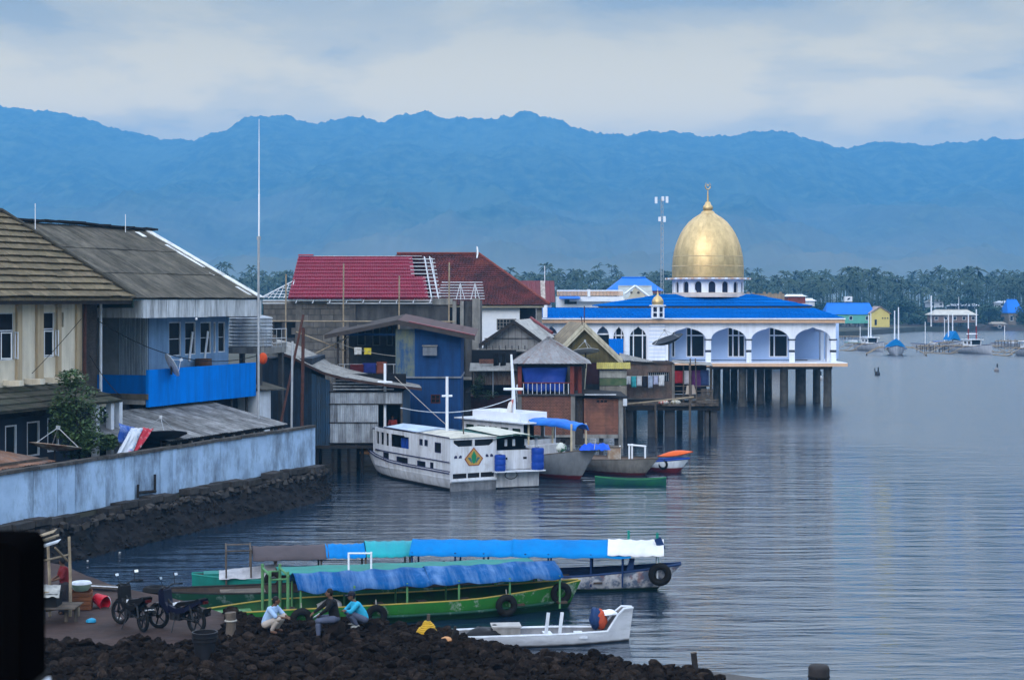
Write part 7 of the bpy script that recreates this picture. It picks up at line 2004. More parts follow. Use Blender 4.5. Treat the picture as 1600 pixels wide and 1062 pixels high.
# ---------------------------------------------------------------- people
def fuse(limbs, voxel):
    """one continuous skin from tapered limbs: (points, radii) chains and (centre, radii) balls"""
    mb = MB()
    for kind, a, b in limbs:
        if kind == 'c':
            pts = []; rs = []
            for (p, q), (r0, r1) in zip(zip(a, a[1:]), zip(b, b[1:])):
                p, q = Vector(p), Vector(q)
                for k in range(4): pts.append(p.lerp(q, k / 4)); rs.append(r0 + (r1 - r0) * k / 4)
            pts.append(Vector(a[-1])); rs.append(b[-1])
            mb.tube(pts, rs, 10)
            for p, r in zip(a, b): mb.ball(p, r, 10, 8)
        else: mb.ball(a, b, 14, 10)
    me = mb.mesh('tmp', DARK)
    ob = bpy.data.objects.new('tmp', me); col.objects.link(ob)
    md = ob.modifiers.new('r', 'REMESH'); md.mode = 'VOXEL'; md.voxel_size = voxel
    sm = ob.modifiers.new('s', 'SMOOTH'); sm.iterations = 3; sm.factor = .5
    dg = bpy.context.evaluated_depsgraph_get()
    out = bpy.data.meshes.new_from_object(ob.evaluated_get(dg))
    bpy.data.objects.remove(ob)
    out.polygons.foreach_set('use_smooth', [True] * len(out.polygons))
    return out
def addmesh(name, me, m_, parent, label=None):
    me.materials.clear(); me.materials.append(m_)
    o = bpy.data.objects.new(name, me); col.objects.link(o); o.parent = parent
    if label: o['label'] = label
    return o
def hand(limbs, wrist, elbow, out=(0, 0, -1), curl=.5):
    w, e = Vector(wrist), Vector(elbow)
    d_ = (w - e).normalized()
    o_ = Vector(out).normalized()
    s_ = d_.cross(o_).normalized()
    o_ = s_.cross(d_).normalized()
    palm = w + d_ * .055
    limbs.append(('c', [w, palm], [.026, .030]))
    for k, ln in enumerate((.068, .078, .072, .056)):
        b = palm + s_ * (.026 - .0175 * k) + d_ * .02
        m1 = b + (d_ * (1 - curl * .4) + o_ * curl * .5).normalized() * ln * .55
        limbs.append(('c', [b, m1, m1 + (d_ * (1 - curl) + o_ * curl).normalized() * ln * .5], [.0105, .0095, .008]))
    th = palm + s_ * .028 - d_ * .02
    limbs.append(('c', [th, th + (s_ * .7 + d_ * .7).normalized() * .035, th + (s_ * .3 + d_ * .9 + o_ * .3).normalized() * .06], [.012, .011, .009]))
def person(label, loc, rz, J, skin, shirt, trousers, hair, sleeve=1.0, cap=None, shoe=None, skirt=False):
    """J: joints; facing +x"""
    t = thing('person', label, 'person', loc, rz)
    V = {k: Vector(v) for k, v in J.items()}
    hd = V['head']; f = V.get('look', Vector((1, 0, 0))); f = f.normalized(); up = Vector((0, 0, 1)); sd = up.cross(f).normalized()
    B = []
    B.append(('c', [V['pelvis'], V['waist'], V['chest'], V['neck']], [.125, .115, .135, .058]))
    B.append(('c', [V['neck'], hd - up * .05], [.055, .055]))
    B.append(('b', hd, (.086, .078, .112)))
    B.append(('b', hd + f * .03 - up * .055, (.06, .055, .055)))
    B.append(('c', [hd + f * .082 + up * .01, hd + f * .105 - up * .022], [.012, .017]))
    for s_ in (1, -1): B.append(('b', hd + sd * s_ * .08 - up * .005, (.018, .014, .03)))
    for s in 'lr':
        B.append(('c', [V['sh_' + s], V['el_' + s], V['wr_' + s]], [.058, .042, .028]))
        B.append(('c', [V['chest'], V['sh_' + s]], [.10, .062]))
        hand(B, V['wr_' + s], V['el_' + s], J.get('ho_' + s, (0, 0, -1)), .55)
        B.append(('c', [V['hip_' + s], V['kn_' + s], V['an_' + s]], [.088, .062, .042]))
        B.append(('c', [V['an_' + s] - up * .02, V['toe_' + s]], [.042, .036]))
    body = addmesh('body', fuse(B, .0095), skin, t)
    C = [('c', [V['pelvis'] + up * .02, V['waist'], V['chest'], V['neck'] - up * .045], [.15, .148, .158, .075])]
    for s in 'lr':
        C.append(('c', [V['chest'], V['sh_' + s]], [.115, .078]))
        e = V['sh_' + s].lerp(V['el_' + s], min(1, sleeve))
        pts = [V['sh_' + s], e]; rs = [.078, .062]
        if sleeve > 1: pts.append(V['el_' + s].lerp(V['wr_' + s], .88)); rs.append(.042)
        C.append(('c', pts, rs))
    addmesh('shirt', fuse(C, .013), shirt, t)
    C = [('b', V['pelvis'], (.148, .155, .13))]
    for s in 'lr':
        C.append(('c', [V['hip_' + s], V['kn_' + s], V['kn_' + s].lerp(V['an_' + s], .9)], [.108, .078, .058]))
    if skirt: C.append(('c', [V['pelvis'], (V['kn_l'] + V['kn_r']) / 2, (V['an_l'] + V['an_r']) / 2], [.16, .17, .18]))
    addmesh('trousers' if not skirt else 'skirt', fuse(C, .014), trousers, t)
    addmesh('hair', fuse([('b', hd + up * .028 - f * .018, (.094, .088, .104)), ('b', hd - f * .04, (.07, .08, .09))], .012), hair, t)
    for s_ in (1, -1): MB().ball(hd + f * .079 + sd * s_ * .03 + up * .012, .011, 8, 6).build('eye', DARK, t)
    MB().box(hd + f * .088 - up * .058, (.012, .04, .008), math.atan2(f.y, f.x)).build('mouth', mat('lip', (.10, .04, .035)), t)
    if cap:
        cm = MB().lathe([(.104, .03), (.106, .06), (.09, .11), (.05, .135), (0, .14)], 14, hd)
        cm.box(hd + f * .13 + up * .04, (.12, .13, .012), math.atan2(f.y, f.x))
        cm.build('cap', cap, t, smooth=40)
    if shoe:
        for s in 'lr': addmesh('shoe', fuse([('c', [V['an_' + s] - up * .03 - f * .03, V['toe_' + s]], [.05, .045])], .012), shoe, t)
    return t
SKIN = mat('brown_skin', (.13, .07, .048), (.11, .058, .04), rough=.55, s=6)
HAIR = mat('black_hair', (.012, .011, .012), rough=.6)
PBL = mat('pale_blue_shirt', (.30, .42, .62), (.25, .36, .55), rough=.9, s=4, bump=.3, bs=9)
KHK = mat('khaki_trousers', (.38, .33, .30), (.30, .26, .24), rough=.9, s=4, bump=.3, bs=9)
BLK_ = mat('black_jacket', (.012, .012, .014), rough=.85, s=4, bump=.3, bs=9)
CYN = mat('cyan_shirt', (.03, .33, .52), (.025, .27, .44), rough=.9, s=4, bump=.3, bs=9)
JEA = mat('faded_jeans', (.085, .10, .16), (.06, .07, .11), rough=.9, s=4, bump=.3, bs=9)
SHO = mat('pale_shoe', (.38, .37, .35), (.2, .2, .2), s=8)
def squat(lean=0.0, arms=None, look=(1, 0, 0)):
    J = dict(pelvis=(-.14, 0, .22), waist=(-.10, 0, .36), chest=(.02 + lean, 0, .56), neck=(.09 + lean, 0, .72), head=(.15 + lean, 0, .86), look=look,
             sh_l=(.04 + lean, .19, .655), sh_r=(.04 + lean, -.19, .655), el_l=(.24 + lean, .23, .47), el_r=(.24 + lean, -.23, .47), wr_l=(.42, .10, .43), wr_r=(.42, -.08, .43),
             hip_l=(-.12, .10, .22), hip_r=(-.12, -.10, .22), kn_l=(.30, .17, .43), kn_r=(.30, -.17, .41), an_l=(.08, .15, .08), an_r=(.08, -.15, .08), toe_l=(.22, .17, .035), toe_r=(.22, -.17, .035))
    J.update(arms or {})
    return J
g = ground(424, 992)
person('man in pale blue shirt and khaki trousers squatting on the stones', g + Vector((0, 0, .06)), R(-18), squat(look=(1, .35, .05)), SKIN, PBL, KHK, HAIR, sleeve=.95)
g = ground(519, 996)
seat = .42
J = dict(pelvis=(-.05, 0, seat + .1), waist=(-.02, 0, seat + .26), chest=(.03, 0, seat + .46), neck=(.06, 0, seat + .62), head=(.10, 0, seat + .765), look=(1, -.1, 0),
         sh_l=(.04, .20, seat + .56), sh_r=(.04, -.20, seat + .56), el_l=(.20, .26, seat + .36), el_r=(.28, -.24, seat + .36), wr_l=(.36, .12, seat + .22), wr_r=(.50, -.18, seat + .22), ho_r=(0, 0, -1),
         hip_l=(0, .11, seat + .08), hip_r=(0, -.11, seat + .08), kn_l=(.42, .16, seat + .06), kn_r=(.36, -.18, seat + .07), an_l=(.40, .16, .09), an_r=(.34, -.2, .09), toe_l=(.54, .18, .04), toe_r=(.48, -.22, .04))
p2 = person('man in black jacket and jeans sitting with one arm stretched out', g + Vector((.02, 0, .02)), R(192), J, SKIN, BLK_, JEA, HAIR, sleeve=1.5, shoe=RUBBER)
ps_ = piece('rock', variants[3], so, g + Vector((.10, .02, .19)), (0, 0, .4), (.34, .32, .34))
pp_ = thing('folder', 'blue grey folder held on the knee of the man in black', 'folder', p2.matrix_basis @ Vector((.42, -.02, seat + .17)), R(192))
MB().box((0, 0, 0), (.22, .30, .025), .2, .3, .5).build('cover', mat('folder_blue', (.14, .17, .22), s=5), pp_)
MB().box((.01, .0, .016), (.20, .28, .008), .2, .3, .5).build('paper', WHITE, pp_)
g = ground(560, 982)
person('man in bright cyan shirt, jeans and dark cap squatting beside the tyre', g + Vector((0, 0, .05)), R(200), squat(.04, dict(wr_l=(.40, .02, .47), wr_r=(.40, .06, .50)), look=(1, -.1, -.1)), SKIN, CYN, JEA, HAIR, sleeve=1.5, cap=mat('navy_cap', (.015, .018, .03)), shoe=SHO)
g = ground(98, 960)
J = dict(pelvis=(0, 0, .86), waist=(.01, 0, 1.02), chest=(.03, 0, 1.22), neck=(.05, 0, 1.38), head=(.07, 0, 1.52), look=(.6, -.8, -.15),
         sh_l=(.03, .18, 1.32), sh_r=(.03, -.18, 1.32), el_l=(.12, .24, 1.08), el_r=(.12, -.24, 1.08), wr_l=(.32, .12, 1.0), wr_r=(.32, -.1, 1.0),
         hip_l=(0, .1, .84), hip_r=(0, -.1, .84), kn_l=(.03, .1, .46), kn_r=(.03, -.1, .46), an_l=(0, .1, .08), an_r=(0, -.1, .08), toe_l=(.14, .12, .035), toe_r=(.14, -.12, .035))
person('woman in dark red top standing at the bamboo stall', g + Vector((0, .2, 0)), R(205), J, SKIN, mat('dark_red_top', (.16, .018, .022), (.12, .015, .02), rough=.9, s=4), mat('dark_skirt', (.03, .028, .035)), HAIR, sleeve=1.0, skirt=True)
# someone in the dark doorway of the warehouse
fw = fr(490, 96)
J2 = dict(J); J2['look'] = (1, 0, 0)
person('person in red shirt standing in the dark warehouse doorway', Vector((wx(614, 97.2), 97.2, wz(693, 96) - .08)), R(-100), J2, SKIN, mat('red_shirt', (.35, .05, .04), s=4), NAVY, HAIR, sleeve=.9)

# ---------------------------------------------------------------- motorbikes
MBK = mat('bike_black', (.005, .005, .006), (.008, .008, .010), rough=.4, s=3, spec=.15)
MNV = mat('bike_navy', (.006, .007, .022), (.005, .006, .018), rough=.35, s=3, spec=.2)
CHR = mat('bike_metal', (.035, .035, .04), (.02, .02, .024), rough=.4, metal=.5, s=5)
def motorbike(label, loc, rz, paint, steer=.25, plate='N 34L5'):
    t = thing('motorbike', label, 'motorbike', loc, rz, 'motorbikes parked on the shore')
    t.scale = (1.16, 1.16, 1.2)
    def wheel(x, nm, st=0.0):
        c = Vector((x, 0, .29))
        rot = Matrix.Translation(c) @ Matrix.Rotation(st, 4, 'Z')
        w = MB().torus((0, 0, 0), .255, .04, 24, 8).xf(rot).build(nm, RUBBER, t, smooth=60)
        rm = MB().lathe([(.225, -.02), (.205, -.025), (.2, 0), (.205, .025), (.225, .02)], 24, (0, 0, 0), 'y')
        for k in range(5):
            a = 2 * PI * k / 5
            rm.box((.11 * math.cos(a), 0, .11 * math.sin(a)), (.2, .022, .03), 0, 0, -a)
        rm.lathe([(0, -.05), (.045, -.05), (.045, .05), (0, .05)], 10, (0, 0, 0), 'y')
        rm.xf(rot).build('rim', CHR, w, smooth=30)
        return w
    wheel(.63, 'front_wheel', steer); wheel(-.60, 'rear_wheel')
    MB().tube([(.42, 0, .80), (.25, 0, .62), (-.1, 0, .52), (-.45, 0, .66), (-.78, 0, .72)], .032, 7).tube([(.36, 0, .72), (.18, 0, .36), (-.18, 0, .33), (-.3, 0, .5)], .026, 7).tube([(-.15, .07, .34), (-.6, .075, .29)], .022, 6).tube([(-.15, -.07, .34), (-.6, -.075, .29)], .022, 6).build('frame', MBK, t, smooth=50)
    MB().b(-.16, .16, -.11, .11, .27, .46).lathe([(0, -.15), (.085, -.15), (.085, .15), (0, .15)], 12, (.02, 0, .36), 'y').tube([(.12, 0, .42), (.28, 0, .46)], .06, 8).build('engine', CHR, t, smooth=30)
    for s_ in (1, -1):
        MB().tube([(.63, s_ * .075, .29), (.45, s_ * .075, .82)], .022, 7).build('fork_leg', CHR, t, smooth=50)
        MB().tube([(-.48, s_ * .10, .64), (-.58, s_ * .10, .32)], .028, 8).build('shock_absorber', CHR, t)
    MB().prism([(.50, .62), (.52, .86), (.42, .98), (.34, .92), (.30, .66), (.14, .44), (.20, .40)], -.13, .13).build('front_cowl', paint, t)
    MB().prism([(.20, .60), (-.02, .54), (-.30, .58), (-.62, .74), (-.86, .82), (-.84, .74), (-.55, .60), (-.3, .46), (.0, .42), (.24, .5)], -.12, .12).build('side_cowl', paint, t)
    MB().prism([(.0, .60), (-.1, .69), (-.35, .725), (-.62, .78), (-.78, .83), (-.80, .79), (-.5, .68), (-.2, .60)], -.125, .125).build('seat', MBK, t)
    MB().prism([(.05, .66), (-.06, .665), (-.1, .60), (.04, .60)], -.123, .123).build('panel_stripe', WHITE, t)
    MB().lathe([(0, .0), (.05, .0), (.075, .06), (.08, .10), (0, .11)], 14, (.46, 0, .86), 'x').build('headlight', GLASS, t, smooth=40)
    hbm = Matrix.Translation((.37, 0, .96)) @ Matrix.Rotation(steer, 4, 'Z')
    hb = MB().tube([(-.12, .34, .05), (-.03, .2, .06), (0, 0, 0), (-.03, -.2, .06), (-.12, -.34, .05)], .016, 7).xf(hbm).build('handlebar', MBK, t, smooth=50)
    for s_ in (1, -1):
        MB().tube([(-.12, s_ * .34, .05), (-.16, s_ * .43, .045)], .021, 7).xf(hbm).build('grip', RUBBER, hb)
        m0 = MB().tube([(-.06, s_ * .24, .06), (-.03, s_ * .30, .24)], .008, 5).xf(hbm).build('mirror_stalk', MBK, t)
        MB().box((-.04, s_ * .32, .27), (.02, .13, .075), s_ * .1, .0, .35).xf(hbm).build('mirror', MBK, m0)
        MB().box((-.052, s_ * .32, .272), (.006, .115, .06), s_ * .1, .0, .35).xf(hbm).build('mirror_glass', mat('mirror_silver', (.85, .87, .9), rough=.05, metal=1.0), m0)
    MB().tube([(.1, -.13, .36), (-.1, -.16, .27), (-.35, -.17, .30), (-.85, -.17, .46)], [.02, .024, .05, .052], 9).build('exhaust', MBK, t, smooth=50)
    MB().tube([(-.5, -.178, .42), (-.8, -.178, .50)], .035, 7).build('heat_shield', mat('pale_shield', (.45, .42, .33), rough=.4), t)
    MB().lathe([(.33, -.05), (.335, 0), (.33, .05)], 12, (-.60, 0, .29), 'y', R(20), R(140)).build('rear_fender', MBK, t, smooth=50)
    MB().lathe([(.31, -.045), (.318, 0), (.31, .045)], 12, (.63, 0, .29), 'y', R(30), R(170)).build('front_fender', paint, t, smooth=50)
    pl = MB().box((-.93, 0, .56), (.012, .26, .11), 0, 0, -.35).build('number_plate', mat('plate_black', (.015, .015, .016), rough=.4), t)
    MB().box((-.89, 0, .74), (.05, .14, .06)).build('tail_light', mat('tail_red', (.06, .006, .006), rough=.4), t)
    if plate:
        cu = bpy.data.curves.new('plate_text', 'FONT'); cu.body = plate; cu.size = .075; cu.align_x = 'CENTER'; cu.align_y = 'CENTER'; cu.extrude = .002
        cu.materials.append(WHITE_CLEAN)
        tmp = bpy.data.objects.new('tmp', cu); col.objects.link(tmp)
        me = bpy.data.meshes.new_from_object(tmp.evaluated_get(bpy.context.evaluated_depsgraph_get()))
        bpy.data.objects.remove(tmp)
        tx = piece('plate_lettering', me, pl, (-.939, 0, .558), (R(90) - .35, 0, -PI / 2))
    MB().tube([(-.02, .13, .3), (-.08, .3, .02)], .014, 6).build('kick_stand', CHR, t)
    return t
g = ground(206, 980)
motorbike('black motorbike with raised mirrors, nearer the stall', g + Vector((0, 0, -.01)), R(128), MBK, .35)
g = ground(278, 985)
motorbike('dark navy motorbike with white stripe, nearer the longboats', g + Vector((0, 0, -.01)), R(147), MNV, .2, None)

# ---------------------------------------------------------------- bamboo stall and its goods
g0 = ground(56, 975)
st_ = thing('market_stall', 'rickety bamboo stall frame with plank table at the left', 'stall', (g0.x, g0.y, g0.z))
def sp(px, py, d_): return Vector((wx(px, d_), d_, wz(py, d_))) - st_.location
for a, b in (((57, 984), (49, 832)), ((110, 968), (108, 838)), ((78, 958), (75, 850)), ((122, 955), (121, 945))):
    d_ = g0.y + (0 if a[0] < 60 else 1.2)
    p = sp(a[0], a[1], d_); p.z = -.05
    MB().tube([p, sp((a[0] + b[0]) / 2 + 1, (a[1] + b[1]) / 2, d_), sp(b[0], b[1], d_)], [.05, .045, .04], 7).build('post', BAMBOO, st_, smooth=50)
for (a, b, da, db) in (((50, 880), (108, 866), 0, 1.2), ((50, 850), (92, 836), 0, .6), ((86, 855), (106, 876), .6, 1.2), ((50, 958), (118, 946), .1, 1.0), ((52, 925), (76, 925), 0, .3)):
    MB().tube([sp(*a, g0.y + da), sp(*b, g0.y + db)], .03, 6).build('pole', BAMBOO, st_, smooth=50)
for k in range(3):
    a, b = sp(52 + k * 2, 843 + k * 8, g0.y + .1 * k), sp(84 + k * 3, 832 + k * 8, g0.y + .3 + .2 * k)
    MB().slab(a, b, b + Vector((0, .35, .05)), a + Vector((0, .35, .05)), .02).build('roof_sheet', WHITE if k == 2 else BAMBOO, st_)
tz = wz(946, g0.y + .4) - st_.location.z
for k in range(6):
    MB().b(sp(57, 946, g0.y).x, sp(116, 946, g0.y).x, .02 + k * .17, .17 + k * .17, tz - .04 + random.uniform(-.01, .01), tz).build('table_plank', WOOD, st_)
for px in (66, 92, 97, 112): MB().tube([(sp(px, 946, g0.y).x, .15 + (px % 3) * .3, -.05), (sp(px, 946, g0.y).x, .15 + (px % 3) * .3, tz - .05)], .055, 7).build('table_leg', WOOD, st_)
TZ = st_.location.z + tz
tb = thing('box', 'black box on the stall table under a pale cloth', 'box', (wx(73, g0.y + .45), g0.y + .45, TZ))
MB().b(-.36, .36, -.3, .3, 0, .34).build('body', mat('black_box', (.012, .012, .014), s=3), tb)
MB().b(-.38, .38, -.32, .32, .342, .37).build('lid', RUBBER, tb)
W = Vector((wx(73, g0.y + .4), g0.y + .4, TZ + .40))
cloth('tarpaulin', 'pale striped cloth thrown over the black box', 'cloth', [W + Vector((-.42, -.4, -.06)), W + Vector((.46, -.4, -.1)), W + Vector((.3, .35, .12)), W + Vector((-.3, .35, .14))], mat('pale_striped_cloth', (.34, .34, .33), (.2, .2, .2), s=5), 12, 10, .06, 3.0)
W = Vector((wx(46, g0.y + .5), g0.y + .5, TZ))
cloth('tarpaulin', 'deep blue sheet hanging at the edge of the stall', 'tarpaulin', [W + Vector((-.6, 0, -.3)), W + Vector((.1, 0, -.3)), W + Vector((.1, .2, .9)), W + Vector((-.6, .2, .9))], MATS['deep_blue_tarp'], 8, 8, .06, 5.0)
for i, (px, c) in enumerate(((62, (.03, .09, .25)), (68, (.45, .45, .47)), (84, (.42, .43, .42)))):
    tb = thing('bottle', ['blue jug', 'white tub', 'pale bottle'][i] + ' at the back of the stall table', 'container', (wx(px, g0.y + .9), g0.y + .9, TZ))
    MB().lathe([(0, 0), (.1, 0), (.11, .05), (.11, .22), (.06, .3), (.04, .36), (0, .36)], 12).build('body', mat('jug_%d' % i, c, rough=.4), tb, smooth=40)
    MB().lathe([(0, .36), (.045, .36), (.045, .4), (0, .4)], 10).build('cap', WHITE, tb)
g = ground(127, 951)
ORG = mat('orange_brown_crate', (.17, .065, .03), (.11, .045, .025), s=3, rnd=.15)
tb = thing('crate', 'orange brown slatted crate beside the stall', 'crate', g, .15)
for k in range(4):
    z = .02 + k * .13
    for y in (-.25, .25): MB().b(-.3, .3, y - .012, y + .012, z, z + .11).build('slat', ORG, tb)
    for x in (-.3, .3): MB().b(x - .012, x + .012, -.236, .236, z, z + .11).build('slat', ORG, tb)
for x in (-.27, .27):
    for y in (-.22, .22): MB().b(x - .025, x + .025, y - .025, y + .025, 0, .54).build('corner_post', ORG, tb)
MB().b(-.28, .28, -.23, .23, .0, .02).build('base', ORG, tb)
tb2 = thing('bowl', 'pale green lidded basin on top of the crate', 'basin', g + Vector((0, 0, .55)))
MB().lathe([(0, 0), (.2, 0), (.28, .12), (.3, .2), (.27, .2), (.2, .04), (0, .03)], 16).build('basin', mat('pale_green_plastic', (.22, .32, .26), rough=.4), tb2, smooth=40)
MB().lathe([(.31, .2), (.26, .26), (.06, .29), (0, .29)], 16).build('lid', WHITE, tb2, smooth=40)
g = ground(158, 948)
tb = thing('bucket', 'red plastic bucket tipped on its side on the earth', 'bucket', g + Vector((0, 0, .19)), R(-35))
Mt = Matrix.Rotation(R(105), 4, 'Y')
MB().lathe([(0, -.2), (.14, -.2), (.2, .2), (.215, .2), (.215, .17), (.15, -.22), (0, -.22)], 16).xf(Mt).build('shell', mat('red_plastic', (.45, .015, .03), (.36, .012, .025), rough=.35, s=3), tb, smooth=40)
MB().tube([Mt @ Vector((.2 * math.cos(a), .05, .2 + .18 * math.sin(a))) for a in [PI * k / 10 for k in range(11)]], .01, 5).build('handle', STEEL, tb)
g = ground(160, 921)
tb = thing('plank', 'long grey board lying at the water edge behind the red bucket', 'plank', g + Vector((0, 0, .08)), R(-14))
MB().b(-.85, .8, -.2, .2, 0, .05).build('board', WOOD, tb)
MB().tube([(-.7, -.21, .07), (.85, -.19, .06)], .02, 5).build('pipe', WHITE, tb)
g = ground(320, 1028)
tb = thing('bin', 'black plastic rubbish bin standing among the stones', 'bin', g + Vector((0, 0, -.08)))
MB().lathe([(0, 0), (.24, 0), (.28, .50), (.315, .52), (.315, .70), (.33, .71), (.33, .75), (.29, .75), (.25, .1), (0, .08)], 22).build('shell', mat('black_bin', (.010, .010, .013), (.016, .016, .02), rough=.5), tb, smooth=35)
MB().lathe([(.317, .60), (.33, .62), (.317, .64)], 22).build('rim_band', RUBBER, tb)
g = ground(360, 992)
tb = thing('mooring_post', 'weathered wooden mooring stump beside the green longboat', 'post', g + Vector((0, 0, -.1)))
MB().tube([(0, 0, 0), (.02, 0, .45), (.0, 0, .72)], [.15, .13, .15], 10).build('stump', WOOD, tb, smooth=40)
MB().torus((.01, 0, .5), .15, .025, 14, 6, 'z').build('rope_turn', ROPE, tb, smooth=60)
g = ground(668, 990)
YR = mat('yellow_rope', (.55, .33, .03), (.42, .25, .03), s=6, rough=.8)
tb = thing('rope_coil', 'heap of yellow rope coiled round a short stake', 'rope', g + Vector((0, 0, .02)))
for k in range(7): MB().torus((random.uniform(-.02, .02), random.uniform(-.02, .02), .04 + k * .045), .27 - k * .033, .03, 18, 6, 'z').build('turn', YR, tb, smooth=60)
MB().tube([(.0, 0, -.1), (.03, 0, .52)], .045, 7).build('stake', WOOD, tb)
g = ground(706, 1003)
tb = thing('stake', 'short leaning wooden stake with orange cloth on the stones', 'stake', g)
MB().tube([(-.06, 0, -.1), (.1, 0, .42)], .04, 7).build('shaft', WOOD_D, tb)
lumpy((-.14, -.05, .08), (.14, .1, .08), 7).build('cloth', mat('peach_cloth', (.5, .25, .12), s=5), tb, smooth=60)
g = ground(1086, 1052)
tb = thing('stake', 'short dark stake at the tip of the stony shore', 'stake', g + Vector((0, 0, -.1)))
MB().box((0, 0, .3), (.12, .1, .62), .2, 0, -.12).build('shaft', WOOD_D, tb)
MB().box((-.03, 0, .6), (.13, .11, .03), .2, 0, -.12).build('cut_end', WOOD, tb)
for i, (px, py, c) in enumerate(((142, 972, (.02, .25, .45)), (185, 968, (.4, .4, .4)))):
    g = ground(px, py)
    tb = thing('litter', ['blue plastic bag crumpled on the earth by the stall', 'pale scrap of plastic on the earth near the motorbikes'][i], 'litter', g)
    lumpy((0, 0, .04), (.16 - .08 * i, .1, .08 - .05 * i), i + 3).build('bag', mat('litter_%d' % i, c, rough=.4, s=6), tb, smooth=60)
# litter drifting at the foot of the embankment
LIT = mat('litter_white', (.35, .35, .35), rough=.6)
for px, py in ((168, 858), (162, 861), (187, 863), (137, 876)):
    d_ = dist(py)
    tb = thing('litter', 'small white scrap of litter floating below the quay wall', 'litter', (wx(px, d_), d_, 0), random.uniform(0, 3), 'floating litter')
    s_ = random.uniform(.04, .09)
    MB().hexa([(-s_, -s_ * .6, -.02), (s_, -s_ * .5, -.02), (s_ * .9, s_ * .6, -.02), (-s_, s_ * .5, -.02), (-s_ * .7, -s_ * .4, .025), (s_ * .8, -s_ * .4, .02), (s_ * .6, s_ * .5, .03), (-s_ * .8, s_ * .3, .015)]).build('scrap', LIT, tb)
# ---------------------------------------------------------------- concrete ledge, bollard, ship's post
LED = mat('ledge_concrete', (.085, .08, .078), (.055, .052, .052), s=1.5, bump=.4, bs=8)
lz = .62
def lg(px, py): d_ = dist(py, lz); return (wx(px, d_), d_, lz)
P_ = [lg(1076, 1049), lg(1105, 1047.5), lg(1212, 1062), lg(1420, 1074), (14, 30, lz), (2, 30, lz)]
n_ = len(P_)
lo = MB().add(P_ + [(x, y, -1.5) for x, y, z in P_], [tuple(reversed(range(n_)))] + [(i, (i + 1) % n_, (i + 1) % n_ + n_, i + n_) for i in range(n_)])
tag(lo.build('concrete_ledge', LED), 'grey concrete ledge at the tip of the shore', kind='structure')
d_ = 40.2
tb = thing('bollard', 'round topped black mooring bollard at the bottom edge', 'bollard', (wx(1279.5, d_), d_, lz))
rb_ = 16.5 * d_ / FPX; zb_ = wz(1037.5, d_) - lz
MB().lathe([(0, 0), (rb_ * 1.25, 0), (rb_ * 1.25, .05), (rb_, .08), (rb_, zb_ - .1), (rb_ * .96, zb_ - .05), (rb_ * .8, zb_ - .015), (0, zb_)], 22).build('post', mat('black_iron', (.02, .018, .02), (.035, .03, .03), s=4, bump=.3, rough=.7), tb, smooth=40)
MB().lathe([(rb_ * 1.0, zb_ - .32), (rb_ * 1.06, zb_ - .29), (rb_ * 1.0, zb_ - .26)], 22).build('ring', RUBBER, tb)
d_ = 6.0
x1 = wx(51, d_); z0, z1 = wz(1072, d_), wz(838, d_)
tb = thing('rail_post', 'black steel post on a white rail close to the camera', 'post', (x1 - .16, d_, z0))
pr = []
h_ = z1 - z0
for k in range(7): a = PI / 2 * k / 6; pr.append((.16 - .05 + .05 * math.cos(a), h_ - .05 + .05 * math.sin(a)))
poly = [(-.16, 0), (.16, 0)] + pr + [(-x, z) for x, z in reversed(pr)]
MB().prism(poly, -.16, .16).build('post', mat('black_steel', (.002, .002, .0025), rough=.9, spec=0.0), tb)
MB().b(-.17, .17, -.17, .17, 0.002, .02).build('base_plate', RUBBER, tb)
tb = thing('bulwark', 'white painted steel bulwark under the black post', 'bulwark', (x1 - .5, d_, 0))
MB().b(-.9, .52, -.3, .165, z0 - .12, z0 - .002).build('cap_rail', WHITE, tb)
MB().b(-.9, .40, -.1, .1, -1, z0 - .125).build('plate', WHITE, tb)
# ================================================================ FAR SHORE
PALM = mat('palm_green', (0.018, 0.036, 0.020), (0.034, 0.055, 0.026), s=.02, rough=.7, spec=.2)
def palm_mesh(mb, x, y, z, h, r):
    lean = Vector((random.uniform(-1, 1), random.uniform(-1, 1), 0)) * h * .06
    top = Vector((x, y, z + h)) + lean
    mb.tube([(x, y, z), Vector((x, y, z + h * .5)) + lean * .35, top], [.22, .16, .12], 3, False)
    nf = random.randint(10, 14)
    for k in range(nf):
        a = 2 * PI * k / nf + random.uniform(-.3, .3)
        el = random.uniform(-.35, 1.0)
        d1 = Vector((math.cos(a) * math.cos(el), math.sin(a) * math.cos(el), math.sin(el)))
        side = Vector((-math.sin(a), math.cos(a), 0))
        L_ = r * random.uniform(.8, 1.15)
        m1 = top + d1 * L_ * .5; e = top + d1 * L_ * .85 + Vector((math.cos(a), math.sin(a), 0)) * L_ * .1 - Vector((0, 0, L_ * .38))
        w1 = side * L_ * .13; dn = Vector((0, 0, -L_ * .10))
        mb.add([top, m1 + w1 + dn, m1, m1 - w1 + dn, e], [(0, 1, 2), (0, 2, 3), (1, 4, 2), (2, 4, 3)])
random.seed(21)
mb = MB()
for _ in range(2300):
    y = random.uniform(566, 800)
    k = random.uniform(-.36, .50)
    x = k * y
    if x < -150 and random.random() < .5: continue
    palm_mesh(mb, x, y, 1.4, (12.2 + 6.5 * noise.noise(Vector((x * .035, y * .03, 7))) + random.uniform(-2.5, 4.5)) + (y - 566) * .014, random.uniform(3.2, 4.6))
tag(mb.build('palm_grove', PALM), 'dense grove of coconut palms along the far shore', 'palm grove', kind='stuff')
UND = mat('undergrowth', (0.020, 0.042, 0.018), (0.038, 0.062, 0.024), s=.08, rough=.8, spec=.1)
mb = MB()
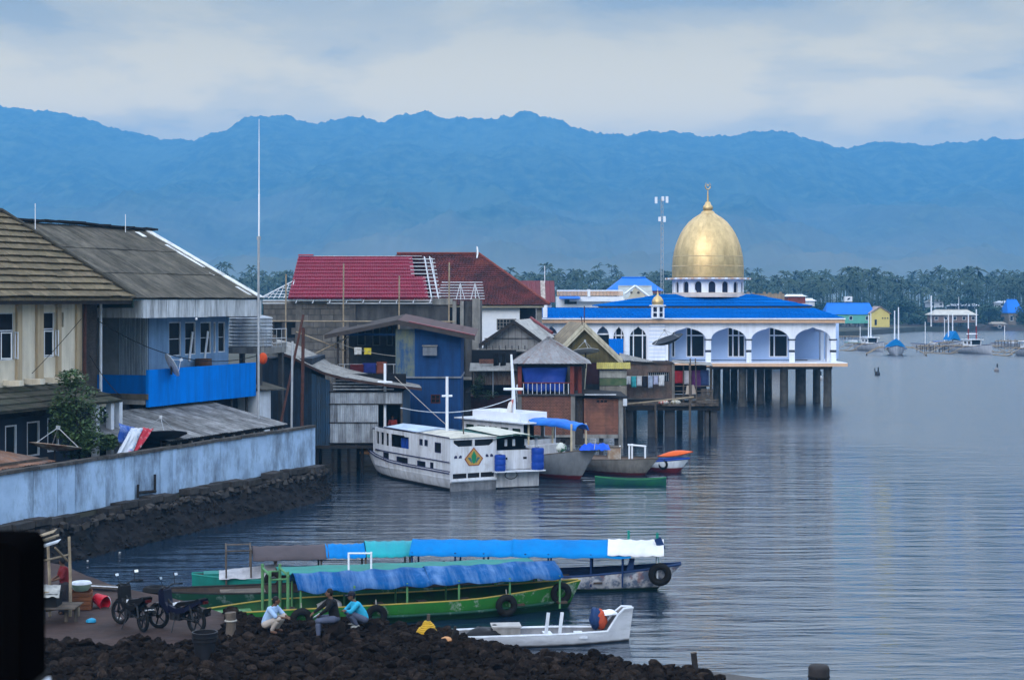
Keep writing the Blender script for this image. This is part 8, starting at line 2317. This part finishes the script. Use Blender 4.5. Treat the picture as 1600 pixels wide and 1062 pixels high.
cs = [((random.uniform(-.30, .46) * 570, random.uniform(556, 600), 2.5), (random.uniform(4, 9), 4, random.uniform(2.5, 5.5))) for _ in range(170)]
cs += [((random.uniform(-.30, .46) * 640, random.uniform(600, 690), random.uniform(3, 6.5)), (random.uniform(6, 12), 6, random.uniform(3.5, 6.5))) for _ in range(170)]
cs += [((random.uniform(-.30, .46) * 740, random.uniform(700, 800), random.uniform(4, 9)), (random.uniform(8, 14), 6, random.uniform(4.5, 7.5))) for _ in range(150)]
leaf_cloud(mb, cs, 60000, 1.1)
tag(mb.build('undergrowth', UND), 'green scrub and bushes under the far palms', kind='stuff')
GRN2 = mat('mangrove_green', (0.016, 0.040, 0.016), (0.030, 0.062, 0.022), s=.15, rough=.7, spec=.2)
def far_tree(label, px, py, d_, rx, rz, nl=900):
    x = wx(px, d_); zc_ = wz(py, d_) - 1.4; s_ = d_ / FPX
    R_ = rx * s_
    crown = [((random.uniform(-.6, .6) * R_, random.uniform(-.5, .5) * R_, zc_ + random.uniform(-.4, .4) * rz * s_), (R_ * .5, R_ * .5, rz * s_ * .55)) for _ in range(9)]
    tree('broadleaf_tree', label, (x, d_, 1.4), max(1.5, zc_), crown, nl, .5, 6, GRN2, .3, 'broad trees on the far shore')
far_tree('wide dark tree left of the thatched stilt house', 1420, 478, 546, 34, 13, 1500)
far_tree('round dark tree just right of the yellow gable house', 1400, 490, 545, 14, 8)
far_tree('low green bush right of the yellow gable house at the water', 1425, 500, 541, 24, 7)
far_tree('dark tree right of the thatched stilt house', 1545, 486, 548, 24, 12, 1200)
far_tree('tall dark tree at the right edge of the far shore', 1598, 496, 540, 16, 22, 1300)
far_tree('dark tree behind the thatched stilt house roof', 1500, 470, 572, 30, 10)
far_tree('bushy tree between the blue roofed house and the mosque', 1284, 480, 560, 12, 8)
def far_house(label, px0, px1, yb, ye, yr, d_, roof_m, wall_m, hip=.25, win=0, depth=9.0, stilt=False, over=.4):
    f_ = Fr((wx((px0 + px1) / 2, d_), d_, 1.4), 0)
    t = fthing('house', label, 'house', f_)
    x0, x1 = f_.u(px0), f_.u(px1)
    ze, zr, zb_ = f_.w(ye, 0, 0), f_.w(yr, 0, depth / 2), f_.w(yb, 0, 0)
    hs = []
    for k in range(win):
        c = x0 + (x1 - x0) * (k + .5) / win
        hs.append((c - .55, c + .55, zb_ + (ze - zb_) * .35, zb_ + (ze - zb_) * .8))
    shell(t, 'wall', wall_m, x0 + over, x1 - over, 0, depth, max(zb_, 0), ze, hs, .2)
    for h in hs: window(t, h, .03, WHITE_CLEAN, GLASS, 1, 1, .08)
    hx = (x1 - x0) * hip
    r_ = MB().add([(x0, -over, ze), (x1, -over, ze), (x1, depth + over, ze), (x0, depth + over, ze), (x0 + hx, depth / 2, zr), (x1 - hx, depth / 2, zr)],
             [(0, 1, 5, 4), (1, 2, 5), (2, 3, 4, 5), (3, 0, 4), (0, 3, 2, 1)]).build('roof', roof_m, t)
    MB().tube([(x0 + hx, depth / 2, zr + .05), (x1 - hx, depth / 2, zr + .05)], .1, 5).build('ridge_cap', roof_m, r_)
    if stilt:
        for k in range(6):
            for v in (.4, depth - .4): MB().tube([(x0 + .6 + (x1 - x0 - 1.2) * k / 5, v, -1), (x0 + .6 + (x1 - x0 - 1.2) * k / 5, v, zb_)], .14, 6).build('stilt', WOOD_D, t)
    return t, f_
FBL = mat('far_blue_roof', (0.006, 0.14, 0.58), (0.006, 0.12, 0.5), rough=.5, s=.4)
CRMW = mat('far_cream_wall', (.55, .50, .40), s=.5)
# behind the mosque
t, f_ = far_house('blue hip roofed house rising behind the mosque wing', 950, 1037, 458, 454, 434, 250, FBL, mat('pinkish_wall', (.35, .12, .16), s=1), .28)
t, f_ = far_house('cream gable house in front of the blue hip roof', 968, 1021, 474, 468, 447.5, 232, mat('grey_pale_roof', (.36, .38, .38), s=1), CRMW, .0, 0, 6)
MB().prism([(f_.u(978), f_.w(470, 0, 0)), (f_.u(1016), f_.w(465, 0, 0)), (f_.u(992), f_.w(448, 0, 0))], -.6, -.3).build('gable_wall', CRMW, t)
for q in ((976, 459), (1017, 466)): MB().tube([(f_.u(992), -.65, f_.w(446.5, 0, 0)), (f_.u(q[0]), -.65, f_.w(q[1], 0, 0))], .16, 4).build('barge_board', WHITE_CLEAN, t)
for px in (986, 997): MB().lathe([(0, 0), (.18, 0), (.18, .05), (0, .05)], 10, (f_.u(px), -.66, f_.w(457, 0, 0)), 'y').build('gable_vent', WOOD, t)
f_ = Fr((wx(922, 215), 215, 1.4), 0)
t = fthing('building', 'white flat roofed building with peach balustrade behind the mosque wing', 'building', f_)
MB().b(f_.u(871), f_.u(974), 0, 8, 0, f_.w(463, 0, 0)).build('wall', WHITE_CLEAN, t)
MB().b(f_.u(870), f_.u(973), -.3, -.1, f_.w(455, 0, 0), f_.w(453, 0, 0)).build('balustrade_rail', WHITE_CLEAN, t)
MB().b(f_.u(890), f_.u(975), -.9, -.01, f_.w(471, 0, 0), f_.w(466, 0, 0)).build('balcony_band', WHITE_CLEAN, t)
for k in range(48): 
    x = f_.u(871) + (f_.u(972) - f_.u(871)) * k / 47
    MB().b(x - .06, x + .06, -.28, -.14, f_.w(462, 0, 0), f_.w(455, 0, 0)).build('baluster', PEACH, t)
MB().b(f_.u(918), f_.u(922), -.4, -.05, f_.w(463, 0, 0), f_.w(452, 0, 0)).build('balustrade_pier', WHITE_CLEAN, t)
MB().slab((f_.u(873), -2, f_.w(467, 0, -2)), (f_.u(906), -2, f_.w(467, 0, -2)), (f_.u(905), -.1, f_.w(463.5, 0, 0)), (f_.u(874), -.1, f_.w(463.5, 0, 0)), .08).build('porch_roof', FBL, t)
MB().b(f_.u(882), f_.u(901), -.05, -.02, f_.w(475, 0, 0), f_.w(468, 0, 0)).build('dark_window', GLASS, t)
f_ = Fr((wx(1190, 240), 240, 1.4), 0)
t = fthing('building', 'tan unfinished upper wall behind the right of the dome', 'building', f_)
MB().b(f_.u(1165), f_.u(1226), 0, 7, 0, f_.w(459, 0, 0)).build('wall', mat('tan_far_wall', (.30, .23, .17), (.22, .17, .13), s=.8, dirt=.4), t)
for k in range(7): MB().b(f_.u(1167 + k * 8.5), f_.u(1171 + k * 8.5), -.05, .3, f_.w(459, 0, 0), f_.w(456 + (k % 3), 0, 0)).build('raised_block', MATS['tan_far_wall'], t)
far_house('small white house with brick red wall right of the mosque roof', 1228, 1262, 474, 463, 461, 300, WHITE_CLEAN, mat('far_brick_wall', (.22, .05, .04), s=1), .1, 0, 5)
far_house('long low white roofed house right of the mosque roof', 1246, 1276, 478, 470, 467, 330, WHITE_CLEAN, WHITE, .1, 0, 5)
# green and yellow stilt house
GRW = mat('mint_wall', (.12, .40, .33), (.1, .34, .28), s=.5)
YLW = mat('yellow_wall', (.62, .50, .13), (.55, .44, .12), s=.5)
D_ = 520
t, f_ = far_house('mint green stilt house with bright blue roof beyond the mosque', 1291, 1368, 505, 491, 473.5, D_, FBL, GRW, .06, 3, 9, True)
f_ = Fr((wx(1375, D_ - 2), D_ - 2, 1.4), 0)
t = fthing('house', 'small yellow gable fronted house by the far water', 'house', f_)
tp = [(f_.u(1360), -1), (f_.u(1390), -1), (f_.u(1390), f_.w(490, 0, 0)), (f_.u(1375), f_.w(480, 0, 0)), (f_.u(1360), f_.w(490, 0, 0))]
MB().prism(tp, 0, 8).build('wall', YLW, t)
for s_, q in ((-1, 1358), (1, 1392)):
    MB().slab((f_.u(1375), -.5, f_.w(479, 0, 0)), (f_.u(q), -.5, f_.w(490.5, 0, 0)), (f_.u(q), 8.5, f_.w(490.5, 0, 0)), (f_.u(1375), 8.5, f_.w(479, 0, 0)), .15 * s_).build('roof', mat('pinkish_roof', (.36, .26, .22), s=1), t)
MB().b(f_.u(1366.5), f_.u(1370), -.05, -.01, f_.w(508, 0, 0), f_.w(499, 0, 0)).build('door', DARK, t)
for px in (1379, 1383, 1387): MB().b(f_.u(px) - .2, f_.u(px) + .2, -.05, -.01, f_.w(498, 0, 0), f_.w(496, 0, 0)).build('vent_hole', DARK, t)
# thatched stilt house and neighbours
t, f_ = far_house('stilt house with pale sheet roof and woven brown walls', 1456, 1528, 504, 492, 484, 528, mat('pale_cream_roof', (.50, .47, .42), s=.5), mat('woven_wall', (.20, .13, .10), (.15, .10, .08), s=1.5), .14, 5, 9, True, .8)
far_house('pale roofed building up behind the thatched stilt house', 1488, 1532, 484, 478, 475, 575, WHITE_CLEAN, mat('dark_far_wall', (.06, .07, .07)), .05, 3, 8)
far_house('grey roof low among the trees left of the stilt house', 1452, 1476, 480, 472, 467.5, 600, mat('grey_far_roof', (.28, .28, .28), s=.5), WHITE, .2, 2, 8)
far_house('house with steep blue roof at the right edge of the far shore', 1574, 1600, 508, 489, 468, 552, FBL, mat('tan_wall_far', (.2, .16, .12)), .2, 2, 9)
t, f_ = far_house('small shed with pale frame on the far bank', 1550, 1574, 516, 506, 503, 532, mat('tan_far_roof', (.3, .26, .22), s=1), mat('tan_shed_wall', (.22, .16, .12), s=1), .1, 1, 5)
far_house('pale low house behind the shore bushes near the water tower', 1560, 1582, 480, 473, 470.5, 590, WHITE, WHITE, .15, 2, 7)
f_ = Fr((wx(1325, 560), 560, 1.4), 0)
t = fthing('water_tower', 'small square white water tower above the blue roofed house', 'tower', f_)
MB().b(-1.2, 1.2, -1.2, 1.2, f_.w(471, 0, 0), f_.w(463, 0, 0)).build('tank', WHITE_CLEAN, t)
for x in (-1, 1):
    for y in (-1, 1): MB().b(x - .12, x + .12, y - .12, y + .12, 0, f_.w(471, 0, 0)).build('leg', CONC, t)
MB().prism([(-.5, f_.w(469, 0, 0)), (.4, f_.w(467.5, 0, 0)), (.5, f_.w(465, 0, 0)), (-.3, f_.w(466, 0, 0))], -1.25, -1.21).build('painted_sign', DARK, t)
pole('lamp_post', 'white pole standing left of the thatched stilt house', 'pole', (wx(1455, 530), 530, 1.2), (wx(1455, 530), 530, wz(462, 530)), .22, WHITE_CLEAN)
pole('lamp_post', 'thin pale pole behind the roof of the stilt house', 'pole', (wx(1498, 560), 560, 1.2), (wx(1498, 560), 560, wz(464, 560)), .12, WHITE)
# rough bank of the far shore
bk_ = MB().grid(lambda a, c: (90 + 420 * a, 537 - 7 * c + 9 * a + 2.5 * noise.noise(Vector((a * 60, c, 0))), 2.0 - 2.6 * c ** 1.2 + .7 * noise.noise(Vector((a * 160, c * 3, 2)))), 260, 6)
tag(bk_.build('far_bank', mat('red_brown_bank', (.055, .038, .036), (.034, .036, .028), s=.2, rough=1), smooth=60), 'low red brown bank of the far shore', kind='structure')

# --- outrigger fishing boats at anchor
OW = mat('outrigger_white', (.40, .41, .46), (.32, .33, .38), s=.8, dirt=.25)
def outrigger(label, px, d_, hbeam, Ln, masts, cabin=True, tarp=None, face=-1, arms=6.0, red=False, yawj=.25):
    t = thing('outrigger_boat', label, 'boat', (wx(px, d_), d_ + Ln / 2, 0), -PI / 2 + yawj, 'outrigger boats at anchor')
    st = [(Ln * (a - .5), hbeam * (1 if a < .5 else max(.04, 1 - ((a - .5) / .5) ** 2.2)) * min(1, a * 4 + .4), -.3, 1.15 + .7 * max(0, a - .55) * 2) for a in XS]
    hull_parts(t, st, OW, INW, n=5, rail=NV, p=.6, deck=.8, railr=.07)
    for s_ in (-1, 1):
        MB().tube([(-Ln * .42, s_ * arms, .12), (-Ln * .2, s_ * arms, .05), (Ln * .25, s_ * arms, .1), (Ln * .45, s_ * arms, .4)], .13, 6).build('float', BAMBOO, t)
        for a in (-.25, .05, .28):
            MB().tube([(Ln * a, 0, 1.5), (Ln * a, s_ * arms * .6, 1.35), (Ln * a, s_ * arms, .2)], .07, 6).build('outrigger_arm', BAMBOO, t)
        MB().tube([(-Ln * .3, s_ * arms * .55, 1.42), (Ln * .3, s_ * arms * .55, 1.42)], .08, 5).build('side_pole', BAMBOO, t)
    for dx, py, m_ in masts:
        x = wx(px + dx, d_) - wx(px, d_)
        h = wz(py, d_ + Ln / 2)
        if red:
            MB().tube([(0, x, 1), (0, x, h * .62)], .13, 6).build('mast', mat('mast_red', (.22, .03, .03)), t)
            MB().tube([(0, x, h * .62), (0, x, h)], .11, 6).build('mast_top', WHITE_CLEAN, t)
        else: MB().tube([(0, x, 1), (0, x, h)], [.14, .10], 6).build('mast', WHITE_CLEAN, t)
    if red: MB().tube([(0, -1.1 * face * 0 - 1.2, 3.6), (0, 1.2, 3.6)], .12, 5).build('mast_rung', WHITE_CLEAN, t)
    if cabin:
        wall_cells(MB(), -1.3, 1.3, 1.0, 2.5, -1.1, -1.0, [(-1.0, -.2, 1.7, 2.2), (.2, 1.0, 1.7, 2.2)]).b(-1.3, 1.3, 1.0, 1.1, 1.0, 2.5).b(-1.3, -1.2, -1, 1, 1, 2.5).b(1.2, 1.3, -1, 1, 1, 1.6).build('cabin', WHITE_CLEAN, t)
        MB().b(-1.6, 1.6, -1.4, 1.4, 2.5, 2.6).build('cabin_roof', WHITE_CLEAN, t)
        MB().b(1.19, 1.22, -.9, .9, 1.6, 2.4).build('cabin_window', GLASS, t)
    if tarp:
        w_, z_ = tarp
        MB().prism([(-w_, z_ - .5), (-w_ * .2, z_ - .2), (w_ * .9, z_ - .6), (w_ * .35, z_ + .8), (0, z_ + 1.3), (-w_ * .5, z_ + .5)], -1.8, 1.8).xf(Matrix.Rotation(PI / 2, 4, 'Z')).build('tarp_tent', TARPB, t)
    return t
outrigger('grey outrigger boat with white cabin nearest the mosque', 1368, 322, 1.25, 11, ((-1.5, 492, 0), (2.5, 489, 0)), True, None, arms=5.5, yawj=.3)
outrigger('outrigger boat with two tall white masts and blue tarp tent', 1411, 296, 1.5, 11, ((-2, 485, 0), (4, 480, 0)), False, (2.2, 1.7), arms=5.2, yawj=-.2)
outrigger('outrigger boat with two white masts and small blue cover', 1498, 330, 1.2, 10, ((-6, 492, 0), (1, 490, 0)), False, (1.2, 2.4), arms=5.5, yawj=.15)
outrigger('outrigger boat with red based masts and long white hull', 1533, 305, 1.9, 12, ((-7, 490, 0), (8, 483, 0)), True, None, arms=7, red=True, yawj=.35)
outrigger('outrigger boat cut off by the right edge of the view', 1622, 292, 1.4, 10, ((6, 490, 0),), True, None, arms=5.0, yawj=.1)
for i, (px, d_, lab) in enumerate(((1342, 360, 'small white boat moored left of the masted boats, nearest the mosque'), (1448, 345, 'small white boat moored beside the landing stage, right of the blue tent'), (1474, 352, 'small white boat moored just left of the boat with small blue cover'), (1572, 350, 'small white boat moored by the fishing rack at the right'))):
    t = thing('small_boat', lab, 'boat', (wx(px, d_), d_, 0), R((12, 160, 25, 172)[i]), 'small moored boats')
    st = [(6.5 * (a - .5), .85 * (1 if a < .5 else max(.04, 1 - ((a - .5) / .5) ** 2.2)) * min(1, a * 4 + .4), -.25, .75 + .4 * max(0, a - .5)) for a in XS]
    hull_parts(t, st, OW, INW, n=4, rail=NV if i % 2 else TEAL, p=.7, deck=.35, railr=.06, rake=.6)
    MB().tube([(.3, 0, .3), (.3, 0, (4.2, 5.4, 6.0, 4.6)[i])], .07, 5).build('mast', WHITE_CLEAN, t)
    MB().b(-2.2, -.6, -.6, .6, .5, 1.25).build('cuddy', WHITE if i != 2 else FBL, t)
# bamboo landing stages
def stage(label, px0, px1, py, d_, n_):
    f_ = Fr((wx((px0 + px1) / 2, d_), d_, 0), 0)
    t = fthing('landing_stage', label, 'jetty', f_, 'bamboo landing stages')
    z = f_.w(py, 0, 0)
    for k in range(n_):
        x = f_.u(px0) + (f_.u(px1) - f_.u(px0)) * k / (n_ - 1)
        for v in (0, 2.2): MB().tube([(x, v, -1.5), (x + random.uniform(-.2, .2), v, z + random.uniform(0, .5))], .1, 5).build('stake', WOOD, t)
        MB().tube([(x, -.3, z - .05), (x, 2.6, z - .05)], .07, 5).build('bearer', BAMBOO, t)
    for v in (0, .7, 1.4, 2.1): MB().tube([(f_.u(px0), v, z + .08), (f_.u(px1), v, z + .08)], .08, 5).build('runner', BAMBOO, t)
stage('low bamboo landing stage between the blue tarp boat and the masted boats', 1438, 1502, 541, 318, 10)
stage('bamboo landing stage under the mint green house', 1298, 1345, 526, 420, 9)
stage('bamboo fishing rack running out of the right edge', 1560, 1640, 533, 345, 9)
for i, (px, py, c, lab) in enumerate(((1371, 586, (.03, .03, .035), 'small dark net float with two prongs right of the mosque'), (1557, 580, (.2, .19, .2), 'small grey net float with black top near the right edge'), (1281, 593, (.4, .4, .42), 'tiny pale net float seen past the last mosque pile'))):
    d_ = dist(py)
    t = thing('net_float', lab, 'float', (wx(px, d_), d_, 0), 0, 'net floats on the open water')
    MB().ball((0, 0, .15), (.36, .36, .4), 10, 7).build('ball', mat('float_%d' % i, c), t, smooth=60)
    MB().tube([(.1, 0, .4), (.12, 0, 1.05)], .1, 6).build('flag_stick', RUBBER, t)
    if i == 0: MB().tube([(-.3, 0, .3), (-.36, 0, .95)], .07, 6).build('prong', RUBBER, t)
# ---------------------------------------------------------------- the air itself
hz = bpy.data.materials.new('haze_air'); hz.use_nodes = True
t = hz.node_tree
for n_ in list(t.nodes):
    if n_.type != 'OUTPUT_MATERIAL': t.nodes.remove(n_)
pv = nd(t, 'ShaderNodeVolumePrincipled')
pv.inputs['Color'].default_value = (0.125, 0.43, 0.86, 1)
pv.inputs['Density'].default_value = 0.00036
pv.inputs['Anisotropy'].default_value = 0.0
pv.inputs['Density Attribute'].default_value = ''
pv.inputs['Temperature Attribute'].default_value = ''
pv.inputs['Color Attribute'].default_value = ''
try: hz.cycles.homogeneous_volume = True
except Exception: pass
t.links.new(pv.outputs[0], [n_ for n_ in t.nodes if n_.type == 'OUTPUT_MATERIAL'][0].inputs['Volume'])
hb = MB().b(-6000, 6000, -6000, 5700, -4.0, 522)
tag(hb.build('haze', hz), 'thin blue haze in the air', kind='stuff')
